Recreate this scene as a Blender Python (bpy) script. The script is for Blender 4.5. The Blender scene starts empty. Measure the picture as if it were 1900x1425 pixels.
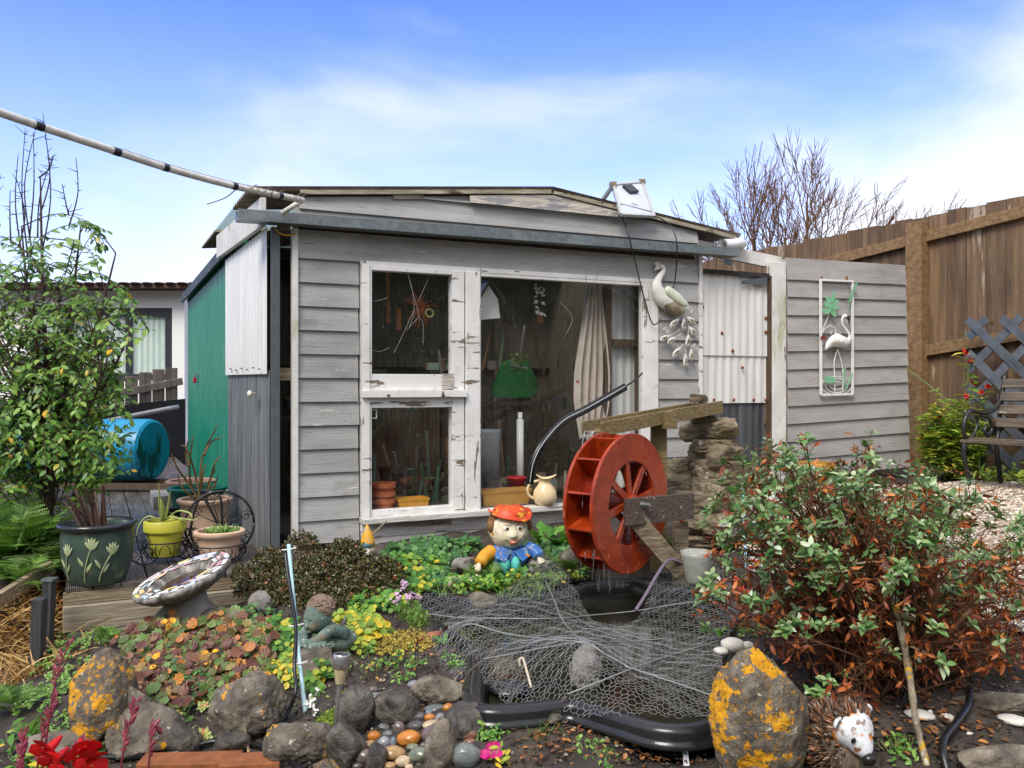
import bpy, bmesh, math, random
import numpy as np
from mathutils import Vector, Matrix, noise
R = math.radians
random.seed(11); RG = np.random.default_rng(11)
scene = bpy.context.scene
COL = scene.collection
# ---------------------------------------------------------------- camera
cam = bpy.data.cameras.new("camera"); cam.lens = 30.32; cam.sensor_width = 36
cam.clip_start = 0.05; cam.clip_end = 900
camo = bpy.data.objects.new("camera", cam); COL.objects.link(camo)
camo.location = (0, 0, 1.0); camo.rotation_euler = (R(90), 0, 0)
scene.camera = camo
# ---------------------------------------------------------------- sky and light
SUN_EL, SUN_AZ = R(50), R(205)          # behind the camera, a little to the left
world = bpy.data.worlds.new("World"); scene.world = world; world.use_nodes = True
wt = world.node_tree; wt.nodes.clear()
def wn(t, **k):
    n = wt.nodes.new(t)
    for a, b in k.items(): setattr(n, a, b)
    return n
wo = wn('ShaderNodeOutputWorld'); wb = wn('ShaderNodeBackground'); wb.inputs[1].default_value = 0.12
sky = wn('ShaderNodeTexSky', sky_type='NISHITA', sun_disc=False, sun_elevation=SUN_EL, sun_rotation=SUN_AZ)
sky.air_density = 1.0; sky.dust_density = 0.3; sky.ozone_density = 3.0
hs = wn('ShaderNodeHueSaturation'); hs.inputs['Saturation'].default_value = 1.3; hs.inputs['Value'].default_value = 1.5; hs.inputs['Hue'].default_value = 0.53
wt.links.new(sky.outputs[0], hs.inputs['Color'])
tc = wn('ShaderNodeTexCoord'); sx = wn('ShaderNodeSeparateXYZ'); wt.links.new(tc.outputs['Generated'], sx.inputs[0])
mp = wn('ShaderNodeMapping'); mp.inputs['Scale'].default_value = (1.5, 1.5, 3.6); mp.inputs['Location'].default_value = (3.35, 0.9, 0.18)
mp.inputs['Rotation'].default_value = (0, R(-16), 0)
wt.links.new(tc.outputs['Generated'], mp.inputs[0])
nz = wn('ShaderNodeTexNoise'); nz.inputs['Scale'].default_value = 1.25; nz.inputs['Detail'].default_value = 8; nz.inputs['Roughness'].default_value = 0.5; nz.inputs['Distortion'].default_value = 0.35
wt.links.new(mp.outputs[0], nz.inputs['Vector'])
def wmath(op, a, b=None, c=None, clamp=False):
    n = wn('ShaderNodeMath', operation=op, use_clamp=clamp)
    for i, s in enumerate((a, b, c)):
        if s is None: continue
        if isinstance(s, (int, float)): n.inputs[i].default_value = s
        else: wt.links.new(s, n.inputs[i])
    return n.outputs[0]
# cloud cover: more towards the horizon and towards the right
base = wmath('MULTIPLY_ADD', sx.outputs['Z'], -1.9, 0.56)
base = wmath('ADD', base, wmath('MULTIPLY', sx.outputs['X'], 0.42))
# unseen white cloud added overhead and behind the camera to whiten the light
back = wmath('MULTIPLY', wmath('MULTIPLY_ADD', sx.outputs['Y'], -1.6, 0.35, clamp=True), 1.6)
base = wmath('ADD', wmath('ADD', base, back), wmath('MULTIPLY', wmath('MULTIPLY_ADD', sx.outputs['Z'], 2.4, -1.25, clamp=True), 3.0))
cv = wmath('ADD', base, wmath('MULTIPLY_ADD', nz.outputs['Fac'], 2.3, -1.18))
rp = wn('ShaderNodeMapRange', interpolation_type='SMOOTHSTEP'); wt.links.new(cv, rp.inputs['Value'])
rp.inputs['From Min'].default_value = -0.12; rp.inputs['From Max'].default_value = 0.62
rp.inputs['To Min'].default_value = 0.02; rp.inputs['To Max'].default_value = 0.93
mx = wn('ShaderNodeMix', data_type='RGBA'); wt.links.new(rp.outputs[0], mx.inputs['Factor'])
hz = wn('ShaderNodeMix', data_type='RGBA'); wt.links.new(wmath('MULTIPLY', wmath('POWER', wmath('MULTIPLY_ADD', sx.outputs['Z'], -2.7, 1.10, clamp=True), 1.35), 0.95), hz.inputs['Factor'])
wt.links.new(hs.outputs[0], hz.inputs['A']); hz.inputs['B'].default_value = (3.8, 4.35, 6.0, 1)       # the pale veil low in the sky
wt.links.new(hz.outputs['Result'], mx.inputs['A']); mx.inputs['B'].default_value = (4.9, 5.05, 5.5, 1)
# dark unseen treeline added low behind the camera to cut pane reflections
tl = wmath('MULTIPLY', wmath('MULTIPLY_ADD', sx.outputs['Y'], -6.0, -1.2, clamp=True), wmath('MULTIPLY_ADD', wmath('ADD', sx.outputs['Z'], wmath('MULTIPLY_ADD', nz.outputs['Fac'], 0.3, -0.15)), -14.0, 4.2, clamp=True))
m2 = wn('ShaderNodeMix', data_type='RGBA'); wt.links.new(tl, m2.inputs['Factor']); wt.links.new(mx.outputs['Result'], m2.inputs['A']); m2.inputs['B'].default_value = (.45, .5, .35, 1)
wt.links.new(m2.outputs['Result'], wb.inputs[0]); wt.links.new(wb.outputs[0], wo.inputs[0])
sun = bpy.data.lights.new("sun", 'SUN'); sun.energy = 1.8; sun.angle = R(24); sun.color = (1, 0.95, 0.87)
suno = bpy.data.objects.new("sun", sun); COL.objects.link(suno)
_d = Vector((math.sin(SUN_AZ) * math.cos(SUN_EL), math.cos(SUN_AZ) * math.cos(SUN_EL), math.sin(SUN_EL)))
suno.rotation_euler = _d.to_track_quat('Z', 'Y').to_euler()
vs = scene.view_settings; scene.display_settings.display_device = 'sRGB'
vs.view_transform = 'Standard'; vs.look = 'None'; vs.exposure = 0.95; vs.gamma = 1; vs.use_curve_mapping = False
scene.render.engine = 'CYCLES'; scene.cycles.max_bounces = 7; scene.cycles.transparent_max_bounces = 12
scene.cycles.use_adaptive_sampling = True; scene.cycles.use_denoising = True

# ---------------------------------------------------------------- helpers
F = 1600.0; CX = 950.0; CY = 712.5
def P(px, py, Y): return np.array([(px - CX) / F * Y, Y, 1.0 - (py - CY) / F * Y])
INV = {}
class MB:
    """collects shapes and links them as one mesh object"""
    def __init__(s): s.v = []; s.f = []; s.n = 0
    def add(s, v, f):
        v = np.asarray(v, float).reshape(-1, 3)
        if isinstance(f, np.ndarray): s.f.append(f.astype(np.int64) + s.n)
        else:
            g = {}
            for q in f: g.setdefault(len(q), []).append(q)
            for k, q in g.items(): s.f.append(np.array(q, np.int64) + s.n)
        s.v.append(v); s.n += len(v); return s
    def box(s, c, d, rz=0, M=None, taper=1.0):
        x, y, z = np.array(d) / 2
        v = np.array([[-x,-y,-z],[x,-y,-z],[x,y,-z],[-x,y,-z],[-x*taper,-y*taper,z],[x*taper,-y*taper,z],[x*taper,y*taper,z],[-x*taper,y*taper,z]])
        if rz: v = v @ np.array([[math.cos(rz), math.sin(rz), 0], [-math.sin(rz), math.cos(rz), 0], [0, 0, 1]])
        if M is not None: v = v @ np.array(M).T
        return s.add(v + np.array(c), [(0,3,2,1),(4,5,6,7),(0,1,5,4),(1,2,6,5),(2,3,7,6),(3,0,4,7)])
    def bar(s, a, b, w, h, up=(0, 0, 1)):
        """a rectangular bar from a to b, h along up"""
        a = np.array(a, float); b = np.array(b, float); d = b - a; L = np.linalg.norm(d); d = d / L
        sd = np.cross(d, np.array(up, float)); sd /= np.linalg.norm(sd); u2 = np.cross(sd, d)
        v = [a + sd * i * w / 2 + u2 * j * h / 2 + d * k * L for k in (0, 1) for i, j in ((-1, -1), (1, -1), (1, 1), (-1, 1))]
        return s.add(v, [(0,1,2,3),(7,6,5,4),(0,4,5,1),(1,5,6,2),(2,6,7,3),(3,7,4,0)])
    def prism(s, poly, ext):
        """polygon (N,3) pushed along ext"""
        p = np.array(poly, float); n = len(p); e = np.array(ext, float)
        return s.add(np.vstack([p, p + e]), [tuple(range(n))[::-1], tuple(range(n, 2 * n))] + [(i, (i + 1) % n, n + (i + 1) % n, n + i) for i in range(n)])
    def tube(s, pts, r, n=8, cap=True, flat=1.0, nrm=None):
        p = np.array(pts, float); m = len(p)
        r = np.full(m, r, float) if np.isscalar(r) else np.array(r, float)
        t = np.gradient(p, axis=0); t /= np.linalg.norm(t, axis=1)[:, None] + 1e-12
        a = np.array([0, 0, 1.0]) if abs(t[0][2]) < .9 else np.array([1.0, 0, 0])
        x = np.cross(a if nrm is None else np.array(nrm, float), t[0]); x /= np.linalg.norm(x); X = []
        for i in range(m):
            x = x - t[i] * (x @ t[i]); x /= np.linalg.norm(x) + 1e-12; X.append(x)
        X = np.array(X); Yv = np.cross(t, X)
        an = np.arange(n) * 2 * math.pi / n
        v = p[:, None, :] + r[:, None, None] * (np.cos(an)[None, :, None] * X[:, None, :] + flat * np.sin(an)[None, :, None] * Yv[:, None, :])
        i = np.arange(m - 1)[:, None] * n; j = np.arange(n)[None, :]; k = (j + 1) % n
        f = np.stack([i + j, i + k, i + n + k, i + n + j], -1).reshape(-1, 4)
        base = s.n; s.add(v.reshape(-1, 3), f)
        if cap and n > 2:
            s.f.append(np.array([list(range(n))[::-1]]) + base); s.f.append(np.array([list(range(n))]) + base + (m - 1) * n)
        return s
    def lathe(s, prof, c=(0, 0, 0), n=32, M=None, close=True):
        pr = np.array(prof, float); an = np.arange(n) * 2 * math.pi / n; m = len(pr)
        v = np.stack([pr[:, None, 0] * np.cos(an), pr[:, None, 0] * np.sin(an), np.repeat(pr[:, 1:2], n, 1)], -1).reshape(-1, 3)
        if M is not None: v = v @ np.array(M).T
        i = np.arange(m - 1)[:, None] * n; j = np.arange(n)[None, :]; k = (j + 1) % n
        f = np.stack([i + j, i + k, i + n + k, i + n + j], -1).reshape(-1, 4)
        b = s.n; s.add(v + np.array(c), f)
        if close:
            if pr[0, 0] > 1e-5: s.f.append(np.array([list(range(n))[::-1]]) + b)
            if pr[-1, 0] > 1e-5: s.f.append(np.array([list(range(n))]) + b + (m - 1) * n)
        return s
    def build(s, name, mat, parent=None, label=None, cat=None, group=None, kind=None, smooth=False, bevel=0, local=False, sub=0, origin=None, ang=None):
        v = np.vstack(s.v); me = bpy.data.meshes.new(name)
        if parent is not None and not local:
            A = INV[parent.name]; v = (v - A[0]) @ A[1]
        off = np.zeros(3)
        if parent is None:
            lo, hi = v.min(0), v.max(0); off = np.array([(lo[0] + hi[0]) / 2, (lo[1] + hi[1]) / 2, lo[2]]) if origin is None else np.array(origin, float)
            v = v - off
        me.vertices.add(len(v)); me.vertices.foreach_set('co', v.astype(np.float32).ravel())
        lt = np.concatenate([np.full(len(a), a.shape[1]) for a in s.f]); lp = np.concatenate([a.ravel() for a in s.f])
        me.loops.add(len(lp)); me.loops.foreach_set('vertex_index', lp.astype(np.int32))
        me.polygons.add(len(lt)); me.polygons.foreach_set('loop_start', (np.cumsum(lt) - lt).astype(np.int32)); me.polygons.foreach_set('loop_total', lt.astype(np.int32))
        me.update(calc_edges=True); me.validate()
        me.polygons.foreach_set('use_smooth', np.full(len(me.polygons), bool(smooth)))
        if ang:
            me.polygons.foreach_set('use_smooth', np.ones(len(me.polygons), bool)); me.set_sharp_from_angle(angle=R(ang))
        o = bpy.data.objects.new(name, me); COL.objects.link(o); me.materials.append(mat)
        if parent is not None:
            o.parent = parent; INV[o.name] = INV[parent.name]
        else:
            o.location = off; INV[o.name] = (off, np.eye(3))
        if sub:
            q = o.modifiers.new('sub', 'SUBSURF'); q.levels = sub; q.render_levels = sub
        if bevel:
            q = o.modifiers.new('bev', 'BEVEL'); q.width = bevel; q.segments = 2; q.limit_method = 'ANGLE'; q.angle_limit = R(40)
        if label: o['label'] = label
        if cat: o['category'] = cat
        if group: o['group'] = group
        if kind: o['kind'] = kind
        return o
def thing(name, label, cat, loc, rz=0, group=None):
    o = bpy.data.objects.new(name, None); COL.objects.link(o); o.empty_display_size = .1
    o.location = loc; o.rotation_euler = (0, 0, rz); o['label'] = label; o['category'] = cat
    if group: o['group'] = group
    c, s_ = math.cos(rz), math.sin(rz)
    INV[o.name] = (np.array(loc, float), np.array([[c, -s_, 0], [s_, c, 0], [0, 0, 1]]))
    return o
def Rm(axis, a): return np.array(Matrix.Rotation(a, 3, axis))
def spline(pts, n=40, closed=False):
    p = np.array(pts, float); m = len(p); out = []
    segs = m if closed else m - 1
    for t in np.linspace(0, segs, n, endpoint=not closed):
        i = min(int(t), segs - 1); u = t - i
        g = (lambda k: p[k % m]) if closed else (lambda k: p[max(0, min(m - 1, k))])
        a, b, c, d = g(i - 1), g(i), g(i + 1), g(i + 2)
        out.append(.5 * (2 * b + (c - a) * u + (2 * a - 5 * b + 4 * c - d) * u * u + (3 * b - a - 3 * c + d) * u ** 3))
    return np.array(out)
_ico = {}
def ico(k):
    if k not in _ico:
        b = bmesh.new(); bmesh.ops.create_icosphere(b, subdivisions=k, radius=1)
        _ico[k] = (np.array([v.co[:] for v in b.verts]), np.array([[v.index for v in f.verts] for f in b.faces])); b.free()
    return _ico[k]
def nz3(v, sc, seed=0): 
    o = Vector((seed * 7.31, seed * 3.77, seed * 1.93))
    return np.array([noise.fractal(Vector(x) * sc + o, .6, 2.0, 4) for x in v])
def rock(c, size, seed, facets=14, rough=.06, k=4, R3=None, slab=0):
    """an angular stone cut by random planes, or a smooth pebble when facets = 0"""
    rg = np.random.default_rng(seed); v, f = ico(k); r = np.ones(len(v))
    if facets:
        nn = rg.normal(size=(facets, 3)); nn /= np.linalg.norm(nn, axis=1)[:, None]; h = rg.uniform(.62, .95, facets)
        if slab: nn = np.vstack([nn * [1, 1, .25], [[0, 0, 1], [0, 0, -1], [.25, .1, 1], [-.2, .2, -1]]]); nn /= np.linalg.norm(nn, axis=1)[:, None]; h = np.concatenate([h * 1.02, [slab, slab, slab * 1.05, slab * 1.05]])
        d = v @ nn.T; q = np.where(d > 1e-3, h / np.maximum(d, 1e-3), 9); r = np.minimum(r * 1.06, -np.log(np.exp(-30 * q).sum(1)) / 30)
    r = r + rough * nz3(v, 1.7, seed) + rough * .6 * nz3(v, 6, seed + 3) * (1 if facets else .3)
    p = v * r[:, None] * (np.array(size) / 2)
    if R3 is None: R3 = Rm('Z', rg.uniform(0, 6.28)) if facets == 0 else np.eye(3)
    return p @ np.array(R3).T + np.array(c), f

# ---------------------------------------------------------------- materials
def lin(r, g, b):
    f = lambda c: (c / 12.92 if c <= .04045 else ((c + .055) / 1.055) ** 2.4)
    return (f(r / 255), f(g / 255), f(b / 255))
def mat(name, cols, scale=6, detail=6, stretch=(1, 1, 1), rough=.7, rvar=.1, bump=.15, bscale=None, bstretch=None, metal=0, spots=(), island=None, ivar=0, trans=0, spec=.5, coat=0, bdist=.01, distort=0, wave=None, rot=None):
    """cols: list of (pos, rgb) over a noise; island: ramp chosen per loose piece; spots: (scale, from, to, rgb, stretch) laid over;"""
    m = bpy.data.materials.new(name); m.use_nodes = True; t = m.node_tree; t.nodes.clear()
    N = lambda ty, **k: (lambda n: ([setattr(n, a, b) for a, b in k.items()], n)[1])(t.nodes.new(ty))
    L = t.links.new
    out = N('ShaderNodeOutputMaterial'); b = N('ShaderNodeBsdfPrincipled'); tcn = N('ShaderNodeTexCoord')
    geo = N('ShaderNodeNewGeometry') if (island or ivar) else None
    def noi(sc, st, det=6, dist=0, ro=.6):
        q = N('ShaderNodeMapping'); q.inputs['Scale'].default_value = st
        if rot: q.inputs['Rotation'].default_value = rot
        L(tcn.outputs['Object'], q.inputs[0])
        if ivar:
            q2 = N('ShaderNodeVectorMath', operation='MULTIPLY_ADD'); cmb = N('ShaderNodeCombineXYZ')
            for i in range(3): L(geo.outputs['Random Per Island'], cmb.inputs[i])
            L(cmb.outputs[0], q2.inputs[0]); q2.inputs[1].default_value = (17, 31, 23); L(q.outputs[0], q2.inputs[2]); vec = q2.outputs[0]
        else: vec = q.outputs[0]
        n = N('ShaderNodeTexNoise'); n.inputs['Scale'].default_value = sc; n.inputs['Detail'].default_value = det; n.inputs['Roughness'].default_value = ro; n.inputs['Distortion'].default_value = dist
        L(vec, n.inputs['Vector']); return n.outputs['Fac']
    def ramp(fac, cs):
        r = N('ShaderNodeValToRGB'); e = r.color_ramp.elements
        while len(e) < len(cs): e.new(.5)
        for i, (p_, c_) in enumerate(cs): e[i].position = p_; e[i].color = (*c_, 1)
        L(fac, r.inputs[0]); return r.outputs[0]
    def mixc(fac, a, c, mode='MIX'):
        q = N('ShaderNodeMix', data_type='RGBA', blend_type=mode)
        for s_, x in (('Factor', fac), ('A', a), ('B', c)):
            if isinstance(x, (int, float)): q.inputs[s_].default_value = x
            elif isinstance(x, tuple): q.inputs[s_].default_value = (*x, 1)
            else: L(x, q.inputs[s_])
        return q.outputs['Result']
    nf = noi(scale, stretch, detail, distort)
    if island:
        c = ramp(geo.outputs['Random Per Island'], island)
        if cols: c = mixc(.5, c, ramp(nf, cols), 'OVERLAY')
    else: c = ramp(nf, cols)
    if ivar:
        g = ramp(geo.outputs['Random Per Island'], [(0, (1 - ivar,) * 3), (1, (1 + ivar * .6,) * 3)]); c = mixc(1.0, c, g, 'MULTIPLY')
    if wave:
        q = N('ShaderNodeMapping'); L(tcn.outputs['Object'], q.inputs[0])
        w = N('ShaderNodeTexWave', wave_type='BANDS', bands_direction=wave[0]); w.inputs['Scale'].default_value = wave[1]; L(q.outputs[0], w.inputs['Vector'])
        c = mixc(ramp(w.outputs['Fac'], [(0, (0,) * 3), (1, (1,) * 3)]), wave[2], c) if wave[2] else c
    rv = noi(scale * 1.7, stretch, 4)
    mr = N('ShaderNodeMapRange'); L(rv, mr.inputs[0]); mr.inputs[1].default_value = .3; mr.inputs[2].default_value = .7; mr.inputs[3].default_value = max(.03, rough - rvar); mr.inputs[4].default_value = min(1, rough + rvar)
    for sp in spots:
        sc, a0, a1, col = sp[:4]; st = sp[4] if len(sp) > 4 else (1, 1, 1)
        n = noi(sc, st, 8, 0, .65); q = N('ShaderNodeMapRange'); L(n, q.inputs[0]); q.inputs[1].default_value = a0; q.inputs[2].default_value = a1
        c = mixc(q.outputs[0], c, col)
    L(c, b.inputs['Base Color']); L(mr.outputs[0], b.inputs['Roughness'])
    b.inputs['Metallic'].default_value = metal; b.inputs['Specular IOR Level'].default_value = spec; b.inputs['Coat Weight'].default_value = coat; b.inputs['Coat Roughness'].default_value = .12
    if bump:
        bn = N('ShaderNodeBump'); bn.inputs['Strength'].default_value = min(1, bump * 2); bn.inputs['Distance'].default_value = bdist
        h = noi(bscale or scale * 2, bstretch or stretch, 8, distort)
        if wave:
            ma = N('ShaderNodeMath', operation='MULTIPLY_ADD'); L(w.outputs['Fac'], ma.inputs[0]); ma.inputs[1].default_value = wave[3]; L(h, ma.inputs[2]); h = ma.outputs[0]
        L(h, bn.inputs['Height']); L(bn.outputs[0], b.inputs['Normal'])
    if trans:
        tr = N('ShaderNodeBsdfTranslucent'); L(mixc(1.0, c, (1.0, 1.0, .55), 'MULTIPLY'), tr.inputs[0]); ms = N('ShaderNodeMixShader'); ms.inputs[0].default_value = trans
        L(b.outputs[0], ms.inputs[1]); L(tr.outputs[0], ms.inputs[2]); L(ms.outputs[0], out.inputs[0])
    else: L(b.outputs[0], out.inputs[0])
    return m
def plain(name, col, rough=.5, var=.12, sc=14, bump=.06, **k):
    d = tuple(x * (1 - var) for x in col); u = tuple(min(1, x * (1 + var)) for x in col)
    return mat(name, [(.3, d), (.7, u)], scale=sc, rough=rough, bump=bump, **k)
def glass(name):
    m = bpy.data.materials.new(name); m.use_nodes = True; t = m.node_tree; t.nodes.clear(); L = t.links.new
    o = t.nodes.new('ShaderNodeOutputMaterial'); tr = t.nodes.new('ShaderNodeBsdfTransparent'); tr.inputs[0].default_value = (.95, .96, .95, 1)
    gl = t.nodes.new('ShaderNodeBsdfGlossy'); gl.inputs['Roughness'].default_value = .02
    lw = t.nodes.new('ShaderNodeLayerWeight'); lw.inputs[0].default_value = .5
    pw = t.nodes.new('ShaderNodeMath'); pw.operation = 'POWER'; L(lw.outputs['Facing'], pw.inputs[0]); pw.inputs[1].default_value = 5
    fr = t.nodes.new('ShaderNodeMath'); fr.operation = 'MULTIPLY_ADD'; L(pw.outputs[0], fr.inputs[0]); fr.inputs[1].default_value = .9; fr.inputs[2].default_value = .07
    ms = t.nodes.new('ShaderNodeMixShader'); L(fr.outputs[0], ms.inputs[0]); L(tr.outputs[0], ms.inputs[1]); L(gl.outputs[0], ms.inputs[2])
    df = t.nodes.new('ShaderNodeBsdfDiffuse'); df.inputs[0].default_value = (.55, .53, .5, 1)
    tcn = t.nodes.new('ShaderNodeTexCoord')
    def rng(sc, a, b, to, st=(1, 1, 1)):
        mp_ = t.nodes.new('ShaderNodeMapping'); mp_.inputs['Scale'].default_value = st; L(tcn.outputs['Object'], mp_.inputs[0])
        n = t.nodes.new('ShaderNodeTexNoise'); n.inputs['Scale'].default_value = sc; n.inputs['Detail'].default_value = 6; n.inputs['Roughness'].default_value = .7; L(mp_.outputs[0], n.inputs['Vector'])
        q = t.nodes.new('ShaderNodeMapRange'); L(n.outputs[0], q.inputs[0]); q.inputs[1].default_value = a; q.inputs[2].default_value = b; q.inputs[4].default_value = to; return q.outputs[0]
    vz = t.nodes.new('ShaderNodeTexVoronoi'); vz.inputs['Scale'].default_value = 60; L(tcn.outputs['Object'], vz.inputs['Vector'])
    q = t.nodes.new('ShaderNodeMapRange'); L(vz.outputs['Distance'], q.inputs[0]); q.inputs[1].default_value = .2; q.inputs[2].default_value = .1; q.inputs[4].default_value = 1
    mk = rng(7, .46, .66, .6)
    m1 = t.nodes.new('ShaderNodeMath'); m1.operation = 'MULTIPLY'; L(q.outputs[0], m1.inputs[0]); L(mk, m1.inputs[1])
    s1 = t.nodes.new('ShaderNodeMath'); s1.operation = 'ADD'; L(m1.outputs[0], s1.inputs[0]); L(rng(3, .45, .85, .05), s1.inputs[1])
    s2 = t.nodes.new('ShaderNodeMath'); s2.operation = 'ADD'; s2.use_clamp = True; L(s1.outputs[0], s2.inputs[0]); L(rng(22, .64, .75, .16, (1, 1, .25)), s2.inputs[1])
    m2 = t.nodes.new('ShaderNodeMixShader'); L(s2.outputs[0], m2.inputs[0]); L(ms.outputs[0], m2.inputs[1]); L(df.outputs[0], m2.inputs[2]); L(m2.outputs[0], o.inputs[0])
    return m
# ---------------------------------------------------------------- terrain
C0 = P(545, 1012.5, 5.2); C0[2] = 0.0
TH = R(25.85); UU = np.array([math.cos(TH), math.sin(TH), 0]); WW = np.array([-math.sin(TH), math.cos(TH), 0])
def loc(p): q = np.asarray(p) - C0; return np.array([q @ UU, q @ WW, p[2]])
def S(px, py, v=0.0):
    d = P(px, py, 1.0) - np.array([0, 0, 1.0]); t = (v + C0 @ WW) / (d @ WW)
    p = d * t + np.array([0, 0, 1.0]); return float((p - C0) @ UU), float(p[2])
def W(u, v, z): return C0 + UU * u + WW * v + np.array([0, 0, z])
_cp = [(300,1425,3.0),(700,1425,2.85),(1000,1425,2.8),(1300,1425,2.8),(1700,1425,2.75),(1900,1425,2.75),(100,1425,3.05),
 (40,1250,3.9),(450,1250,3.6),(300,1200,3.8),(650,1220,3.75),(800,1280,3.4),(640,1120,4.3),(480,1110,4.35),(800,1075,4.85),(945,1078,4.8),
 (1050,1010,5.3),(1250,1060,4.7),(1100,1330,3.05),(880,1300,3.15),(1320,1295,3.2),(1370,1150,3.9),(780,1140,4.15),(1630,1280,3.1),(1850,1300,3.1),
 (1850,1000,5.2),(1700,950,5.7),(1850,905,7),(1570,895,7.1),(1350,925,6.4),(700,1035,5.0),(50,1090,4.5),(0,1060,4.7),(150,1200,3.9)]
_pt = [P(*a) for a in _cp] + [W(u, v, z) for u, v, z in [(-1.2,-.5,-.26),(-.6,-.4,-.24),(.3,-.42,-.15),(-1.2,1,-.2),(-.5,1,-.2),(-1.2,4,-.15),(0,3,-.15),(1.5,1.5,-.1),(3,2,0),(3,0,.1),(.2,.05,-.06)]]
_pt += [np.array(a) for a in [(-2.2,2,-.42),(0,1,-.4),(2.5,1,-.3),(4.5,4,.12),(5,7,.2),(6,9,.2),(-4,4.5,-.02),(-4,7,-.05),(0,11,0),(-5,11,-.1)]]
_pt = np.array(_pt)
def _tps(r2): return np.where(r2 > 1e-9, .5 * r2 * np.log(np.maximum(r2, 1e-9)), 0)
_n = len(_pt); _A = np.zeros((_n + 3, _n + 3)); _d2 = ((_pt[:, None, :2] - _pt[None, :, :2]) ** 2).sum(-1)
_A[:_n, :_n] = _tps(_d2) + np.eye(_n) * .03; _A[:_n, _n] = 1; _A[:_n, _n+1:] = _pt[:, :2]; _A[_n, :_n] = 1; _A[_n+1:, :_n] = _pt[:, :2].T
_wt = np.linalg.solve(_A, np.concatenate([_pt[:, 2], np.zeros(3)]))
def H(x, y):
    x = np.atleast_1d(np.asarray(x, float)); y = np.atleast_1d(np.asarray(y, float))
    bx = np.clip(x, -4, 6); by = np.clip(y, 1, 11)
    z = _tps((bx[:, None] - _pt[None, :, 0]) ** 2 + (by[:, None] - _pt[None, :, 1]) ** 2) @ _wt[:_n] + _wt[_n] + _wt[_n+1] * bx + _wt[_n+2] * by
    d = np.hypot(x - bx, y - by); k = np.clip(d / 6, 0, 1); k = k * k * (3 - 2 * k)
    return z * (1 - k) - .1 * k
def h(x, y): return float(H(x, y)[0])
_ys = np.arange(1.6, 12, .008)
def G(px, py):
    x = (px - CX) / F * _ys; z = 1.0 - (py - CY) / F * _ys; g = H(x, _ys); i = np.argmax(z <= g)
    return np.array([x[i], _ys[i], g[i]])
def ground(px, py, Y=None):
    p = G(px, py) if Y is None else P(px, py, Y); return np.array([p[0], p[1], h(p[0], p[1])])
# pond outline on the plane z = -0.12
ZR = -.12
_po = [(880,1238),(876,1285),(898,1308),(980,1305),(1060,1298),(1140,1318),(1225,1342),(1300,1340),(1338,1318),(1345,1275),(1362,1205),(1376,1150),(1350,1112),(1270,1084),(1180,1074),(1080,1080),(980,1100),(900,1116),(830,1104),(784,1102),(776,1130),(835,1168),(872,1200)]
def _zr(py): return (1.0 - ZR) * F / (py - CY)
_po = np.array([[(a - CX) / F * _zr(b), _zr(b), ZR] for a, b in _po])
POND = spline(_po, 150, closed=True)
def inside(x, y, poly):
    r = np.zeros(len(x), bool); j = len(poly) - 1
    for i in range(len(poly)):
        a, b = poly[i], poly[j]
        c = ((a[1] > y) != (b[1] > y)) & (x < (b[0] - a[0]) * (y - a[1]) / (b[1] - a[1] + 1e-12) + a[0]); r ^= c; j = i
    return r
def axis_(lo, hi, st, far):
    m = np.arange(lo, hi + st / 2, st); g = st; a = [hi]; b = [lo]
    while a[-1] < far: g *= 1.22; a.append(a[-1] + g)
    g = st
    while b[-1] > -far: g *= 1.22; b.append(b[-1] - g)
    return np.array(b[1:][::-1] + list(m) + a[1:])
gx = axis_(-3.0, 4.6, .035, 420); gy = axis_(1.6, 8.2, .035, 420)
XX, YY = np.meshgrid(gx, gy); xf, yf = XX.ravel(), YY.ravel(); zf = H(xf, yf)
near = (xf > -3) & (xf < 4.6) & (yf > 1.6) & (yf < 8.2)
ii = np.nonzero(near)[0]
zf[ii] += np.array([.016 * noise.fractal(Vector((xf[i] * 6, yf[i] * 6, 0)), .7, 2, 5) + .012 * noise.noise(Vector((xf[i] * 24, yf[i] * 24, 3))) for i in ii])
_in = inside(xf, yf, POND); zf[_in] = np.minimum(zf[_in], -.55)
nx, ny = len(gx), len(gy); i_ = np.arange(ny - 1)[:, None] * nx; j_ = np.arange(nx - 1)[None, :]
SOIL = mat('soil', [(.25, (.016, .0115, .009)), (.5, (.045, .034, .027)), (.72, (.085, .066, .05))], scale=9, detail=12, rough=.8, rvar=.2, bump=.5, bscale=30, bdist=.02, spots=[(5, .6, .75, (.06, .075, .02)), (60, .66, .7, (.16, .1, .055))])
g = MB(); g.add(np.stack([xf, yf, zf], -1), np.stack([i_ + j_, i_ + j_ + 1, i_ + j_ + nx + 1, i_ + j_ + nx], -1).reshape(-1, 4))
g.build('ground', SOIL, kind='structure', smooth=True, origin=(0, 0, 0))
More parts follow.
